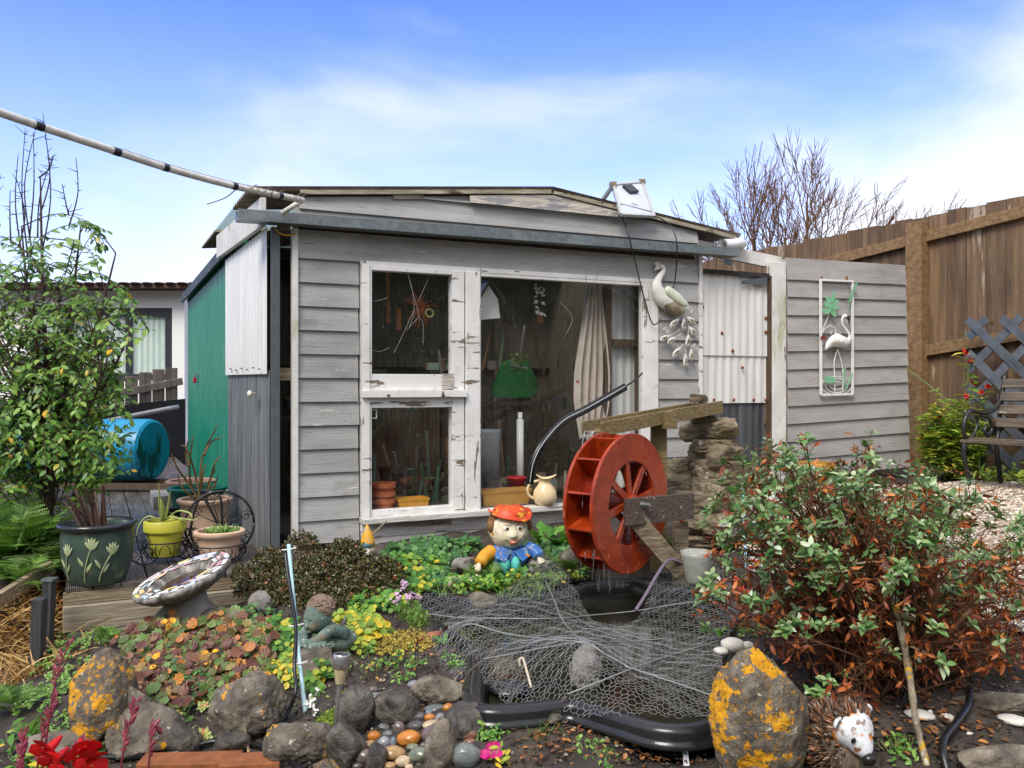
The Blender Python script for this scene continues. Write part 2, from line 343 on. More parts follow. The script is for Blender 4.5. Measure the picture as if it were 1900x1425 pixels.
# pale gravel sheet under the loose stones on the right
gp = np.array([ground(*a)[:2] for a in [(1330,1010),(1480,1080),(1640,1150),(1800,1190),(1990,1190),(2150,1000),(2050,900),(1800,900),(1600,915),(1430,930)]])
gsx, gsy = np.meshgrid(np.arange(.8, 5.2, .05), np.arange(3.4, 8.2, .05)); 
_m = inside(gsx.ravel(), gsy.ravel(), gp).reshape(gsx.shape); gv = np.stack([gsx.ravel(), gsy.ravel(), H(gsx.ravel(), gsy.ravel()) + .034], -1)
nx2 = gsx.shape[1]; qf = [(a*nx2+b, a*nx2+b+1, (a+1)*nx2+b+1, (a+1)*nx2+b) for a in range(gsx.shape[0]-1) for b in range(nx2-1) if _m[a, b] and _m[a+1, b] and _m[a, b+1] and _m[a+1, b+1]]
GRAV = mat('gravel_bed', [(.35, (.16, .12, .08)), (.65, (.5, .42, .33))], scale=45, rough=.7, bump=.5, bscale=60)
MB().add(gv, qf).build('gravel_bed', GRAV, kind='structure', smooth=True)
CHIP = mat('gravel_chips', [(.3, (.4,)*3), (.7, (.6,)*3)], scale=30, rough=.6, bump=.1, island=[(0, (.22, .14, .09)), (.25, (.5, .36, .24)), (.55, (.66, .57, .45)), (.85, (.74, .7, .62)), (1, (.38, .35, .32))])
def chips(n, fx, size, zoff=0, flat=.5):
    """n small angular chips at points from fx()"""
    pts = fx(n); n = len(pts); o = np.array([[1,0,0],[0,1,0],[-1,0,0],[0,-1,0],[.1,.1,.8],[-.1,-.1,-.8]])
    v = o[None] * RG.uniform(.55, 1.3, (n, 6, 1)); sc = RG.uniform(size[0], size[1], n)[:, None]
    v = v * np.stack([np.ones(n), RG.uniform(.5, 1, n), RG.uniform(.35, .8, n) * flat * 1.6], -1)[:, None, :] * sc[:, None]
    a = RG.uniform(0, 6.28, n); tl = RG.normal(0, .35, n)
    y = v[..., 1] * np.cos(tl)[:, None] - v[..., 2] * np.sin(tl)[:, None]; z = v[..., 1] * np.sin(tl)[:, None] + v[..., 2] * np.cos(tl)[:, None]
    x = v[..., 0] * np.cos(a)[:, None] - y * np.sin(a)[:, None]; y = v[..., 0] * np.sin(a)[:, None] + y * np.cos(a)[:, None]
    v = np.stack([x, y, z], -1) + pts[:, None, :]; v[..., 2] += zoff
    f = np.array([(0,1,4),(1,2,4),(2,3,4),(3,0,4),(1,0,5),(2,1,5),(3,2,5),(0,3,5)])
    return v.reshape(-1, 3), (f[None] + (np.arange(n) * 6)[:, None, None]).reshape(-1, 3)
def in_poly(poly, avoid=None):
    lo, hi = poly[:, :2].min(0), poly[:, :2].max(0)
    def fx(n):
        out = np.zeros((0, 2))
        while len(out) < n:
            q = RG.uniform(lo, hi, (n * 2, 2)); m = inside(q[:, 0], q[:, 1], poly)
            if avoid is not None: m &= ~inside(q[:, 0], q[:, 1], avoid)
            out = np.vstack([out, q[m]])
        out = out[:n]; return np.column_stack([out, H(out[:, 0], out[:, 1])])
    return fx
MB().add(*chips(11000, in_poly(gp), (.008, .021), .036)).build('gravel', CHIP, label='pale cream gravel chips spread in front of the bench', cat='gravel', kind='stuff')
bed = np.array([ground(*a)[:2] for a in [(-60,1424),(420,1150),(560,1040),(860,1020),(1000,1000),(1280,1000),(1480,1120),(1700,1190),(1960,1260)]] + [np.array([2.1, 2.2]), np.array([-2.2, 2.4])])
CRUMB = mat('soil_crumbs', [(.3, (.4,)*3), (.7, (.6,)*3)], scale=40, rough=.85, bump=.3, island=[(0, (.015, .011, .009)), (.5, (.05, .037, .028)), (.82, (.1, .072, .05)), (.93, (.19, .13, .08)), (1, (.3, .26, .2))])
MB().add(*chips(15000, in_poly(bed, POND), (.003, .011), .006, .8)).build('soil_crumbs', CRUMB, label='loose crumbs of dark soil and bark on the garden bed', cat='soil', kind='stuff')
# ---------------------------------------------------------------- paints and timbers
grainX = (1.2, 18, 22); grainZ = (20, 20, 1.2)
GREY = mat('grey_weatherboard_paint', [(.25, lin(142,141,139)), (.55, lin(166,165,162)), (.8, lin(182,181,178))], scale=2.2, stretch=(1, 4, 5), rough=.55, bump=.22, bscale=5, bstretch=grainX, bdist=.006, ivar=.13,
  spots=[(3.2, .655, .67, lin(206,202,196), (1.1, 6, 9)), (3.0, .67, .68, lin(104,88,74), (.7, 8, 11)), (16, .64, .66, lin(120,114,108), (.3, 5, 5)), (2.0, .58, .8, lin(118,116,112), (1, 1, 1.5)), (60, .655, .69, lin(74,70,66))])
PEEL = mat('peeling_grey_paint', [(.35, lin(170,164,158)), (.5, lin(196,186,172)), (.7, lin(150,146,144))], scale=5, stretch=(1, 4, 4), rough=.75, bump=.5, bscale=8, bstretch=grainX, spots=[(6, .52, .55, lin(140,140,142), (.8, 3, 3)), (6, .62, .65, lin(118,96,76), (.6, 5, 6))])
WHITE = mat('peeling_white_paint', [(.3, lin(214,212,208)), (.7, lin(236,235,232))], scale=4, rough=.45, bump=.15, bscale=9, bstretch=(2, 2, 2), spots=[(7, .61, .62, lin(122,108,94), (.45, 3, 3)), (7, .62, .63, lin(120,108,96), (3, 3, .35)), (2.2, .55, .8, lin(190,186,176)), (50, .7, .74, lin(96,90,82))])
SILLP = mat('weathered_white_sill', [(.3, lin(192,188,180)), (.7, lin(228,225,219))], scale=6, stretch=(.6, 3, 4), rough=.65, bump=.4, bscale=7, bstretch=grainX, spots=[(6, .57, .6, lin(136,126,114), (.6, 5, 6)), (5, .66, .7, lin(80,72,62), (.5, 6, 8))])
TRIMG = mat('mossy_white_trim', [(.3, lin(205,202,194)), (.7, lin(228,226,220))], scale=5, rough=.6, bump=.3, spots=[(5, .55, .7, lin(150,150,90), (1, 1, .35)), (8, .64, .68, lin(116,100,84), (3, 3, .5))])
STEEL = mat('galvanised_steel', [(.3, lin(104,112,114)), (.7, lin(136,143,144))], scale=30, rough=.42, bump=.05, metal=.55, spots=[(3, .55, .75, lin(150,156,156)), (60, .66, .72, lin(176,180,180))])
GUTT = STEEL
DKST = plain('dark_grey_post_paint', lin(84,88,92), rough=.5, spots=[(20, .66, .7, lin(150,148,145)), (4, .6, .7, lin(96,84,74), (1, 1, .3))])
CORW = mat('white_corrugated_sheet', [(.3, lin(218,217,214)), (.7, lin(238,238,236))], scale=3, stretch=(3, 3, .5), rough=.4, bump=.04, spots=[(3, .62, .8, lin(186,180,168), (3, 3, .4))])
CORD = mat('grey_painted_corrugated_sheet', [(.3, lin(88,92,96)), (.5, lin(112,115,118)), (.75, lin(140,142,142))], scale=5, stretch=(6, 6, .35), rough=.5, bump=.12, spots=[(7, .6, .66, lin(62,64,68), (5, 5, .35)), (9, .68, .7, lin(176,172,164), (6, 6, .4))])
RUST = mat('rusty_roof_sheet', [(.3, (.16, .12, .08)), (.6, (.3, .26, .2)), (.8, (.45, .41, .35))], scale=9, rough=.85, bump=.3)
WOODO = mat('weathered_timber', [(.3, lin(96,82,66)), (.5, lin(140,124,100)), (.75, lin(176,162,134))], scale=3, stretch=grainX, rough=.8, bump=.4, bscale=4, bstretch=grainX, spots=[(3, .56, .7, lin(112,112,62)), (4, .62, .68, lin(60,46,34), (1, 4, 4))])
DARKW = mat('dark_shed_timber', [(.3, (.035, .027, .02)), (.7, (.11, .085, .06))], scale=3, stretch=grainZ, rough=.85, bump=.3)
BROWNW = mat('brown_stained_timber', [(.3, (.05, .03, .018)), (.7, (.13, .08, .045))], scale=4, stretch=grainZ, rough=.7, bump=.3)
GLASS = glass('dusty_window_glass')

shed = thing('garden_shed', 'grey weatherboard garden shed with white framed windows and a shallow gable roof', 'shed', C0, TH)
L3 = lambda *a: np.array(a, float)
def lboard(m, u0, u1, zb, zt, vo=0.0, ob=.024, ot=.006, th=.012):
    """one lapped board: its foot stands out further than its head"""
    a = [(vo - ob, zb), (vo - ot, zt), (vo + .004, zt), (vo - ob + th, zb)]
    m.prism([(u0, v, z) for v, z in a], (u1 - u0, 0, 0))
def corr(m, p, q, z0, z1, pitch=.076, amp=.009, zt1=None, zb1=None, n=8):
    """upright corrugated sheet from p to q (xy); tops may slope from z1 to zt1"""
    p = np.array(p, float); q = np.array(q, float); L = np.linalg.norm(q - p); d = (q - p) / L; nn = np.array([-d[1], d[0]])
    k = max(2, int(L / pitch * n)); t = np.linspace(0, 1, k); o = amp * np.sin(t * L / pitch * 2 * math.pi); a = p + np.outer(t * L, d) + np.outer(o, nn); b = a - nn * .0015
    zb = z0 + (0 if zb1 is None else (zb1 - z0)) * t; ztt = z1 + (0 if zt1 is None else (zt1 - z1)) * t
    v = np.vstack([np.column_stack([a, zb]), np.column_stack([a, ztt]), np.column_stack([b, zb]), np.column_stack([b, ztt])])
    f = []
    for i in range(k - 1): f += [(i, i+1, k+i+1, k+i), (2*k+i+1, 2*k+i, 3*k+i, 3*k+i+1), (i+1, i, 2*k+i, 2*k+i+1), (k+i, k+i+1, 3*k+i+1, 3*k+i)]
    m.add(v, f)
# --- measured lines of the front wall
zl = [1.760 - .1446 * k for k in range(13)]; zl[12] = .03
uL = S(666, 700)[0]; uR = S(1217, 700)[0]; uE = S(1292, 700)[0]
cl = MB()
lboard(cl, .018, uE, zl[0], 1.935)
for k in range(12):
    lboard(cl, .018, uL - .004 + random.uniform(-.006, .004), zl[k+1], zl[k] + .012)
    lboard(cl, uR + .006 + random.uniform(-.006, .004), uE + random.uniform(-.004, .006), zl[k+1], zl[k] + .012)
cl.build('weatherboard_cladding', GREY, shed, local=True)
# gable boards above the gutter
uP = S(1020, 352)[0]; zP = 2.335; zE = 2.135; uA, uB = -.27, 3.40
def roofz(u): return zE + (zP - zE) * (1 - abs(u - uP) / (uP - uA if u < uP else uB - uP)) 
gb = MB()
def gable(m, u0, u1, zb, zt, vo, ob=.022, th=.014):
    def top(u): return min(zt, roofz(u) - .035)
    us = sorted(set([u0, u1] + [u for u in np.linspace(u0, u1, 25)])); us = [u for u in us if top(u) > zb + .005]
    pl = [(us[0], vo - ob, zb), (us[-1], vo - ob, zb)] + [(u, vo - .006, top(u)) for u in us[::-1]]
    m.prism(pl, (0, th, 0))
gable(gb, .0, uE, 1.985, 2.07, 0.0); gable(gb, .03, uE, 2.058, 2.20, -.004); gable(gb, .12, uE - .1, 2.19, 2.40, -.006)
gb.build('gable_boards', GREY, shed, local=True)
pb = MB(); ua, za = S(868, 378); ub, zb_ = S(1140, 402)
gable(pb, ua, ub, za, 2.5, -.03); pb.build('peeling_gable_board', PEEL, shed, local=True)
mdv = MB(); mdv.box((1.5, .03, 1.953), (3.0, .04, .06)); mdv.build('gutter_shade_strip', DARKW, shed, local=True)  # recessed strip whose dark colour stands for the shadow under the gutter
# structure behind: side, back, floor, right side
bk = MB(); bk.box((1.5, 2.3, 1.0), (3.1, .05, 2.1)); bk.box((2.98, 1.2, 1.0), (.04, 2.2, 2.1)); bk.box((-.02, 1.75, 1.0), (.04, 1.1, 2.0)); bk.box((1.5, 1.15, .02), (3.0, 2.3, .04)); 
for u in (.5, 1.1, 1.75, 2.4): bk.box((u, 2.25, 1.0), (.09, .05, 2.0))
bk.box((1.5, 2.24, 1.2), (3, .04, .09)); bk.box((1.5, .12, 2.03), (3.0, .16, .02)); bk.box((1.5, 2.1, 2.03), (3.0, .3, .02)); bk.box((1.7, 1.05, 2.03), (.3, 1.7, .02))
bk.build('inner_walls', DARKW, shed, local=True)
rf = MB()   # corrugated roof: two slopes, waves run across the fall
def roofsheet(m, u0, u1, v0, v1, pitch=.076, amp=.011):
    k = int((v1 - v0) / pitch * 8); vv = np.linspace(v0, v1, k); o = amp * np.sin(vv / pitch * 6.283); n = 2
    us = np.array([u0, u1]); v = np.array([(u, b, roofz(u) + o[i] + .012) for i, b in enumerate(vv) for u in us] + [(u, b, roofz(u) + o[i] + .008) for i, b in enumerate(vv) for u in us])
    f = []
    for i in range(k - 1): f += [(2*i, 2*i+1, 2*i+3, 2*i+2), (2*k+2*i+1, 2*k+2*i, 2*k+2*i+2, 2*k+2*i+3), (2*i, 2*i+2, 2*k+2*i+2, 2*k+2*i), (2*i+3, 2*i+1, 2*k+2*i+1, 2*k+2*i+3)]
    m.add(v, f)
roofsheet(rf, uA, uP, -.05, .6); roofsheet(rf, uA, uP, 1.5, 2.4); roofsheet(rf, uP, uB, -.05, .3); roofsheet(rf, uP, uB, 1.9, 2.4)
rf.build('corrugated_roof', RUST, shed, local=True)
q = MB(); roofsheet(q, uP, uB, .3, 1.9); roofsheet(q, uA, uP, .6, 1.5); _cl = bpy.data.materials.new('added_skylight_plastic'); _cl.use_nodes = True; _cl.node_tree.nodes.clear(); _o = _cl.node_tree.nodes.new('ShaderNodeOutputMaterial'); _t = _cl.node_tree.nodes.new('ShaderNodeBsdfTransparent'); _t.inputs[0].default_value = (.85, .87, .84, 1); _cl.node_tree.links.new(_t.outputs[0], _o.inputs[0])
q.build('added_skylight_sheet', _cl, shed, local=True)  # unseen clear roof part, added to let daylight brighten the shed interior
eg = MB()
for a, b in ((uA + .3, uP - .01), (uP + .01, uB - .05)):
    eg.bar((a, -.03, roofz(a) - .012), (b, -.03, roofz(b) - .012), .028, .026)
for u in (.72, 1.45, 1.72, 1.98): eg.bar((u - .1, -.01, roofz(u - .1) - .04), (u + .1, -.01, roofz(u + .1) - .04), .03, .028)
eg.build('roof_edge_batten', mat('yellowed_batten', [(.3, lin(128,118,98)), (.6, lin(176,168,146)), (.8, lin(206,200,184))], scale=5, stretch=(1, 8, 8), rough=.8, bump=.3, spots=[(5, .56, .62, lin(74,62,46), (.5, 3, 3))]), shed, local=True)
# gutter: open galvanised channel
gm = MB(); ug0 = S(441, 400, -.11)[0]; ug1 = S(1368, 466, -.11)[0]
pr = [(-.022, .0), (-.022, .062), (-.026, .062), (-.026, -.004), (-.14, -.004), (-.14, .058), (-.128, .058), (-.128, .054), (-.136, .054), (-.136, 0)]
gm.prism([(ug0, v, 1.945 + z) for v, z in pr], (ug1 - ug0, 0, .024)); gt = gm.build('gutter', GUTT, shed, local=True)
# corner trims and posts
tr = MB(); tr.box((.002, -.012, .97), (.034, .05, 1.93)); tr.build('corner_trim', TRIMG, shed, local=True)
tr = MB(); tr.box((uE + .022, -.004, .99), (.03, .05, 1.96)); tr.build('corner_trim', WHITE, shed, local=True)
tr = MB(); tr.bar((-.115, -.03, -.05), (-.115, -.03, 1.93), .05, .04, up=(0, 1, 0)); tr.build('steel_post', DKST, shed, local=True, bevel=.003)
# --- windows
def wframe(m, u0, u1, z0, z1, w=(.05, .05, .05, .05), v0=-.04, v1=.03):
    l, r_, b, t = w
    m.box(((u0 + u0 + l) / 2, (v0 + v1) / 2, (z0 + z1) / 2), (l, v1 - v0, z1 - z0)); m.box(((u1 + u1 - r_) / 2, (v0 + v1) / 2, (z0 + z1) / 2), (r_, v1 - v0, z1 - z0))
    m.box(((u0 + l + u1 - r_) / 2, (v0 + v1) / 2 + .002, z0 + b / 2), (u1 - u0 - l - r_, v1 - v0 - .004, b)); m.box(((u0 + l + u1 - r_) / 2, (v0 + v1) / 2 + .002, z1 - t / 2), (u1 - u0 - l - r_, v1 - v0 - .004, t))
def pane(u0, u1, z0, z1, par, v=.0):
    q = MB(); q.add([(u0, v, z0), (u1, v, z0), (u1, v, z1), (u0, v, z1)], [(0, 1, 2, 3)]); q.build('pane', GLASS, par, local=True)
u = lambda px, py=700: S(px, py)[0]
z = lambda px, py: S(px, py)[1]
wz = dict(t=z(680, 491), gt=z(680, 502), gb=z(680, 694), b=z(680, 724), b2=z(680, 737), t2=z(680, 738), gt2=z(680, 757), gb2=z(682, 948), bb=z(670, 984))
jl = MB(); jl.box(((u(667) + u(682)) / 2 - .0, -.022, (wz['t'] + wz['bb']) / 2), (u(682) - u(667) - .002, .06, wz['t'] - wz['bb'])); jl.build('window_jamb', WHITE, shed, local=True)
hd = MB(); hd.box(((uL + uR) / 2, -.006, 1.752), (uR - uL - .004, .05, .03)); hd.build('window_head', WHITE, shed, local=True)
w1 = MB(); wframe(w1, u(683), u(857), wz['b'], 1.735, (.012, u(857) - u(835), wz['gb'] - wz['b'], 1.735 - wz['gt']), -.045)
o = w1.build('casement_window', WHITE, shed, local=True, bevel=.003); pane(u(683) + .008, u(838), wz['gb'] - .01, wz['gt'] + .01, o)
q = MB(); q.box((u(826), -.049, wz['b'] + .055), (.075, .006, .1)); q.build('bare_wood_patch', PEEL, o, local=True)
w2 = MB(); wframe(w2, u(683), u(857), wz['bb'] + .005, wz['t2'], (.012, u(857) - u(835), wz['gb2'] - wz['bb'], wz['t2'] - wz['gt2']), -.042)
o = w2.build('lower_window', WHITE, shed, local=True, bevel=.003); pane(u(683) + .008, u(838), wz['gb2'] - .01, wz['gt2'] + .01, o)
q = MB(); wframe(q, u(685), u(699), z(690, 777), z(690, 759), (.007,)*4, -.006, -.003); q.build('small_white_sticker', WHITE, o, local=True)
tm = MB(); tm.box(((u(667) + u(858)) / 2, -.035, (wz['b'] + wz['t2']) / 2), (u(858) - u(667), .085, wz['b'] - wz['t2'] - .002)); tm.build('transom', WHITE, shed, local=True, bevel=.003)
for px in (713, 813):
    q = MB(); q.lathe([(.007, 0), (.007, .03)], M=Rm('X', R(90)), c=(u(px), -.077, wz['b2'] + .012), n=8)
    q.build('bolt', BROWNW, shed, local=True)
mu = MB(); mu.box(((u(859) + u(885)) / 2, -.01, (1.735 + .17) / 2), (u(885) - u(859), .09, 1.735 - .17)); mu.build('mullion', WHITE, shed, local=True, bevel=.003)
bz0, bz1 = z(887, 952), z(887, 513)
w3 = MB(); wframe(w3, u(886), uR, bz0 - .03, 1.737, (.012, uR - u(1189), .03, 1.737 - bz1), -.032)
o = w3.build('picture_window', WHITE, shed, local=True, bevel=.003); pane(u(886) + .006, u(1192), bz0 - .005, bz1 + .01, o)
si = MB(); si.box(((u(668) + uR) / 2, -.045, .155), (uR - u(668) + .02, .13, .035)); si.build('window_sill', SILLP, shed, local=True, bevel=.004)
ap = MB(); ap.box(((u(668) + uR) / 2, -.018, .09), (uR - u(668), .04, .092)); ap.box(((u(668) + uR) / 2, -.012, .0), (uR - u(668), .04, .084)); ap.build('apron_board', SILLP, shed, local=True, bevel=.003)
# --- door of corrugated iron, standing ajar at the left corner
d0 = np.array([-.145, -.02]); d1 = np.array([-.27, .80])
dm = MB(); corr(dm, d0, d1, -.04, 1.08, .062, .0035); door = dm.build('corrugated_door', CORD, shed, local=True, ang=45)
nd = np.array([-(d1 - d0)[1], (d1 - d0)[0]]); nd /= np.linalg.norm(nd)
off = nd * .018 
dm = MB(); corr(dm, d0 + off, d1 + off, 1.06, 1.93, .062, .0035, zt1=1.83); dm.build('white_upper_sheet', CORW, door, local=True, ang=45)
q = MB(); kp = d0 + (d1 - d0) * .2 + nd * .03
q.lathe([(.008, 0), (.008, .025), (.02, .03), (.022, .042), (.012, .05), (0, .051)], M=Rm('Z', math.atan2(nd[1], nd[0])) @ Rm('Y', R(90)), c=(kp[0], kp[1], .94), n=14); q.build('door_knob', plain('cream_knob', lin(228,220,200), .3), door, local=True, smooth=True)
q = MB()
for i in range(6):
    p = d0 + (d1 - d0) * (.12 + .14 * i) + nd * .03; q.lathe([(.008, 0), (.006, .008), (0, .01)], c=(p[0], p[1], 1.085 + .01 * (i % 2)), n=8)
q.build('screw_heads', DKST, door, local=True)
bb = MB(); p0 = S(503, 378, .05); a0 = np.array([-.17, -.04, 1.93]); a1 = np.array([-.31, .86, 1.85]); bb.prism([a0, a1, a1 + [0, 0, .15], a0 + [0, 0, .17]], (-.03, -.005, 0)); bb.build('barge_board', TRIMG, shed, local=True)
bl = MB(); bl.box((-.06, -.005, 1.955), (.07, .06, .06)); bl.box((-.03, .02, 1.06), (.1, .012, .075)); bl.build('timber_block', WOODO, shed, local=True)
cb = MB(); cb.tube(spline([(-.13, -.045, 1.93), (-.09, -.06, 1.89), (-.04, -.06, 1.885), (.0, -.04, 1.9)], 14), .006, 6); cb.build('yellow_cable', plain('ochre_cable', lin(190,140,40)), shed, local=True, smooth=True)
# white rafter to the right and the pipe end
ra = MB(); r0 = S(1296, 455, -.0); r1 = S(1456, 487, -.0); ra.bar((r0[0] + .02, .06, r0[1]), (r1[0], .06, r1[1] - .0), .04, .1); 
r2 = S(1672, 497, 0); ra.bar((r1[0], .063, r1[1] + .01), (r2[0], .063, r2[1] - .005), .036, .045); ra.build('rafter', TRIMG, shed, local=True)
pw = plain('white_plastic_pipe', lin(236,236,234), .3, .03); pp = MB(); a = S(1338, 455, -.06); b_ = S(1372, 452, .02)
pts = spline([(a[0], -.075, a[1]), (a[0] + .09, -.045, a[1] + .012), (b_[0], .0, b_[1]), (b_[0] + .03, .1, b_[1] - .03), (b_[0] + .03, .2, b_[1] - .12)], 16)
pp.tube(pts, .042, 18, cap=False); pp.tube(pts[:2], .046, 18, cap=False); pp.tube(pts[:6], .036, 18, cap=False); pp.build('downpipe', pw, shed, local=True, smooth=True)
# --- things seen through the glass
cw = MB(); v_ = .22; u0, u1 = S(1128, 600, v_)[0], S(1196, 600, v_)[0]
corr(cw, (u0, v_), (u1 + .2, v_), .1, 1.9, .07, .004); cw.build('inner_corrugated_sheet', CORW, shed, local=True, ang=45)
fm = MB()
for px in (1126, 1186): fm.box((S(px, 600, v_ - .05)[0], v_ - .05, 1.0), (.055, .05, 1.9))
fm.box((S(1158, 636, v_ - .05)[0], v_ - .047, S(1158, 636, v_ - .05)[1]), (.22, .044, .05)); fm.build('inner_frame', BROWNW, shed, local=True)
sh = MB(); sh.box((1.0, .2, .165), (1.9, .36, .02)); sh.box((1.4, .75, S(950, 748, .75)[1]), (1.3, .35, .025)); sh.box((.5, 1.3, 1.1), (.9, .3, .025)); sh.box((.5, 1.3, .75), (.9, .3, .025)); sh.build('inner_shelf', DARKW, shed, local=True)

def at(px, py, v): a, b = S(px, py, v); return W(a, v, b)
def potprof(r0, r1, h_, lip=.012, t=.008, lh=.03): return [(r0, 0), (r1 - lip * .4, h_ - lh), (r1 + lip * .4, h_ - lh), (r1 + lip * .4, h_), (r1 - t, h_), (r1 - t - .006, h_ - .03), (0, h_ - .03)]
TERRA = mat('terracotta', [(.3, lin(150,76,44)), (.7, lin(190,108,66))], scale=9, rough=.8, bump=.15, spots=[(6, .6, .72, lin(190,160,140))])
OCHRE = plain('ochre_plastic', lin(196,140,44), .45, spots=[(5, .6, .75, lin(150,104,40))])
q = at(711, 945, .1); q[2] = .176
t_ = MB(); t_.lathe(potprof(.06, .075, .09)[:5], q, 24); t_.lathe(potprof(.06, .075, .09)[:5], q + [0, 0, .045], 24); t_.lathe(potprof(.06, .075, .1), q + [0, 0, .09], 24); t_.build('flowerpot', TERRA, label='stack of terracotta flowerpots inside the lower left window', cat='flowerpot', smooth=False, ang=40)
def trough(c, L, w, h_, name, label, mt):
    m = MB(); r_ = TH
    o_ = [(-L/2, -w/2), (L/2, -w/2), (L/2, w/2), (-L/2, w/2)]
    def ring(s_, zz): return np.array([[x * s_, y * (s_ if s_ < .99 or s_ > 1.01 else 1), zz] for x, y in o_])
    rings = [ring(.92, 0), ring(1, h_ * .8), ring(1.05, h_ * .8), ring(1.06, h_), ring(.97, h_), ring(.95, h_ * .85)]
    v = np.vstack(rings) @ Rm('Z', r_).T + c; f = []
    for i in range(len(rings) - 1):
        for j in range(4): f.append((4*i+j, 4*i+(j+1)%4, 4*i+4+(j+1)%4, 4*i+4+j))
    f += [(3,2,1,0), tuple(4*(len(rings)-1)+k for k in range(4))]; m.add(v, f)
    return m.build(name, mt, label=label, cat='planter', bevel=.003)
c = at(763, 945, .09); c[2] = .176; trough(c, .2, .12, .085, 'planter_trough', 'ochre plastic trough beside the terracotta pots in the lower window', OCHRE)
c = at(933, 940, .1); c[2] = .176; trough(c, .36, .13, .105, 'planter_trough', 'long tan trough standing inside the big window', plain('tan_plastic', lin(186,140,70), .5))
c = at(958, 905, .25); c[2] = .19
m = MB(); m.lathe([(.05, 0), (.07, .14), (.075, .14), (.075, .15), (.066, .15), (.06, .02), (0, .02)], c, 24); m.build('red_bucket', plain('red_plastic', lin(190,20,40), .35), label='small red plastic bucket inside the big window', cat='bucket', smooth=True)
m = MB(); c = at(965, 895, .4); c[2] = .19; zt = S(965, 765, .4)[1]; m.tube([c, [c[0], c[1], c[2] + .55]], .026, 12); m.tube([[c[0], c[1], c[2] + .5], [c[0], c[1], zt]], .017, 12); m.build('white_pipe', pw, label='upright white plastic pipe inside the big window', cat='pipe', smooth=True)
m = MB(); c = at(907, 880, .45); c[2] = .19; m.lathe([(.075, 0), (.085, .4), (.085, .42), (.07, .42), (.06, .02), (0, .02)], c + np.array([0, 0, .06]), 20); m.build('clear_tub', plain('milky_plastic', lin(150,156,156), .3), label='milky plastic tub inside the big window', cat='tub', smooth=True)
m = MB(); a_, b_ = at(962, 690, .7), None; zb = S(950, 742, .75)[1] + .02
for i, (pz, wd, dp) in enumerate([(0, .2, .06)]):
    n_ = 10; vv = []
    for k, (zz, w_) in enumerate([(0, .19), (.08, .2), (.2, .15), (.27, .11), (.29, .06)]):
        for j in range(n_):
            an = j / n_ * 6.283; vv.append([w_ * math.cos(an) * (1 + .06 * math.sin(3 * an + k)) - .12 * (zz / .29) * 0, .06 * math.sin(an), zz])
    f = [(r_ * n_ + j, r_ * n_ + (j + 1) % n_, (r_ + 1) * n_ + (j + 1) % n_, (r_ + 1) * n_ + j) for r_ in range(4) for j in range(n_)] + [tuple(range(40, 50))]
    base = at(955, 742, .72); base[2] = zb
    m.add(np.array(vv) @ Rm('Z', TH).T + base, f)
bag = m.build('garden_bag', plain('green_plastic', lin(34,140,60), .4, .2), label='crumpled green garden product bag on the shelf behind the big window', cat='bag', smooth=True, origin=base)
def text_mesh(s, size, M4, mt, parent, name='lettering', ext=.001):
    cu = bpy.data.curves.new(name, 'FONT'); cu.body = s; cu.size = size; cu.extrude = ext; cu.align_x = 'CENTER'
    o_ = bpy.data.objects.new(name, cu); COL.objects.link(o_); dg = bpy.context.evaluated_depsgraph_get(); me = bpy.data.meshes.new_from_object(o_.evaluated_get(dg)); bpy.data.objects.remove(o_)
    v = np.array([x.co[:] for x in me.vertices]); f = [tuple(p.vertices) for p in me.polygons]
    mm = MB(); mm.add(v @ np.array(M4)[:3, :3].T + np.array(M4)[:3, 3], f); return mm.build(name, mt, parent)
def face_M(pos, rz, roll=0, tilt=90):
    M4 = np.eye(4); M4[:3, :3] = Rm('Z', rz) @ Rm('X', R(tilt)) @ Rm('Z', roll); M4[:3, 3] = pos; return M4
text_mesh('Garden', .055, face_M(at(962, 682, .645), TH, R(-14)), plain('white_print', (.7,)*3), bag)
# curtain cloth with red and blue flecks
CLOTH = mat('flecked_cloth', [(.3, lin(178,164,152)), (.7, lin(208,196,184))], scale=8, rough=.9, bump=.15, spots=[(9, .62, .66, lin(150,50,50), (1, 1, .7)), (14, .68, .7, lin(60,90,150))])
m = MB(); v_ = .16; k = 40; us = np.linspace(S(1066, 700, v_)[0], S(1128, 700, v_)[0], k); zt, zbm = S(1095, 530, v_)[1], S(1095, 815, v_)[1]; vv = []
for r_ in range(13):
    t = r_ / 12; w_ = .35 + .65 * min(1, t * 1.8) if t < .75 else 1 - .5 * (t - .75) * 3
    for i, a_ in enumerate(us): vv.append((us.mean() + .02 - .02 * t + (a_ - us.mean()) * w_, v_ + .025 * math.sin(i * .75 + t * 2) * (1.2 - .4 * t), zt + (zbm - zt) * t + .03 * math.sin(i * .3)))
m.add([W(*a_) for a_ in vv], [(r_*k+i, r_*k+i+1, (r_+1)*k+i+1, (r_+1)*k+i) for r_ in range(12) for i in range(k - 1)]); m.build('hanging_cloth', CLOTH, label='pale cloth with red and blue flecks hanging inside the big window', cat='cloth', smooth=True)
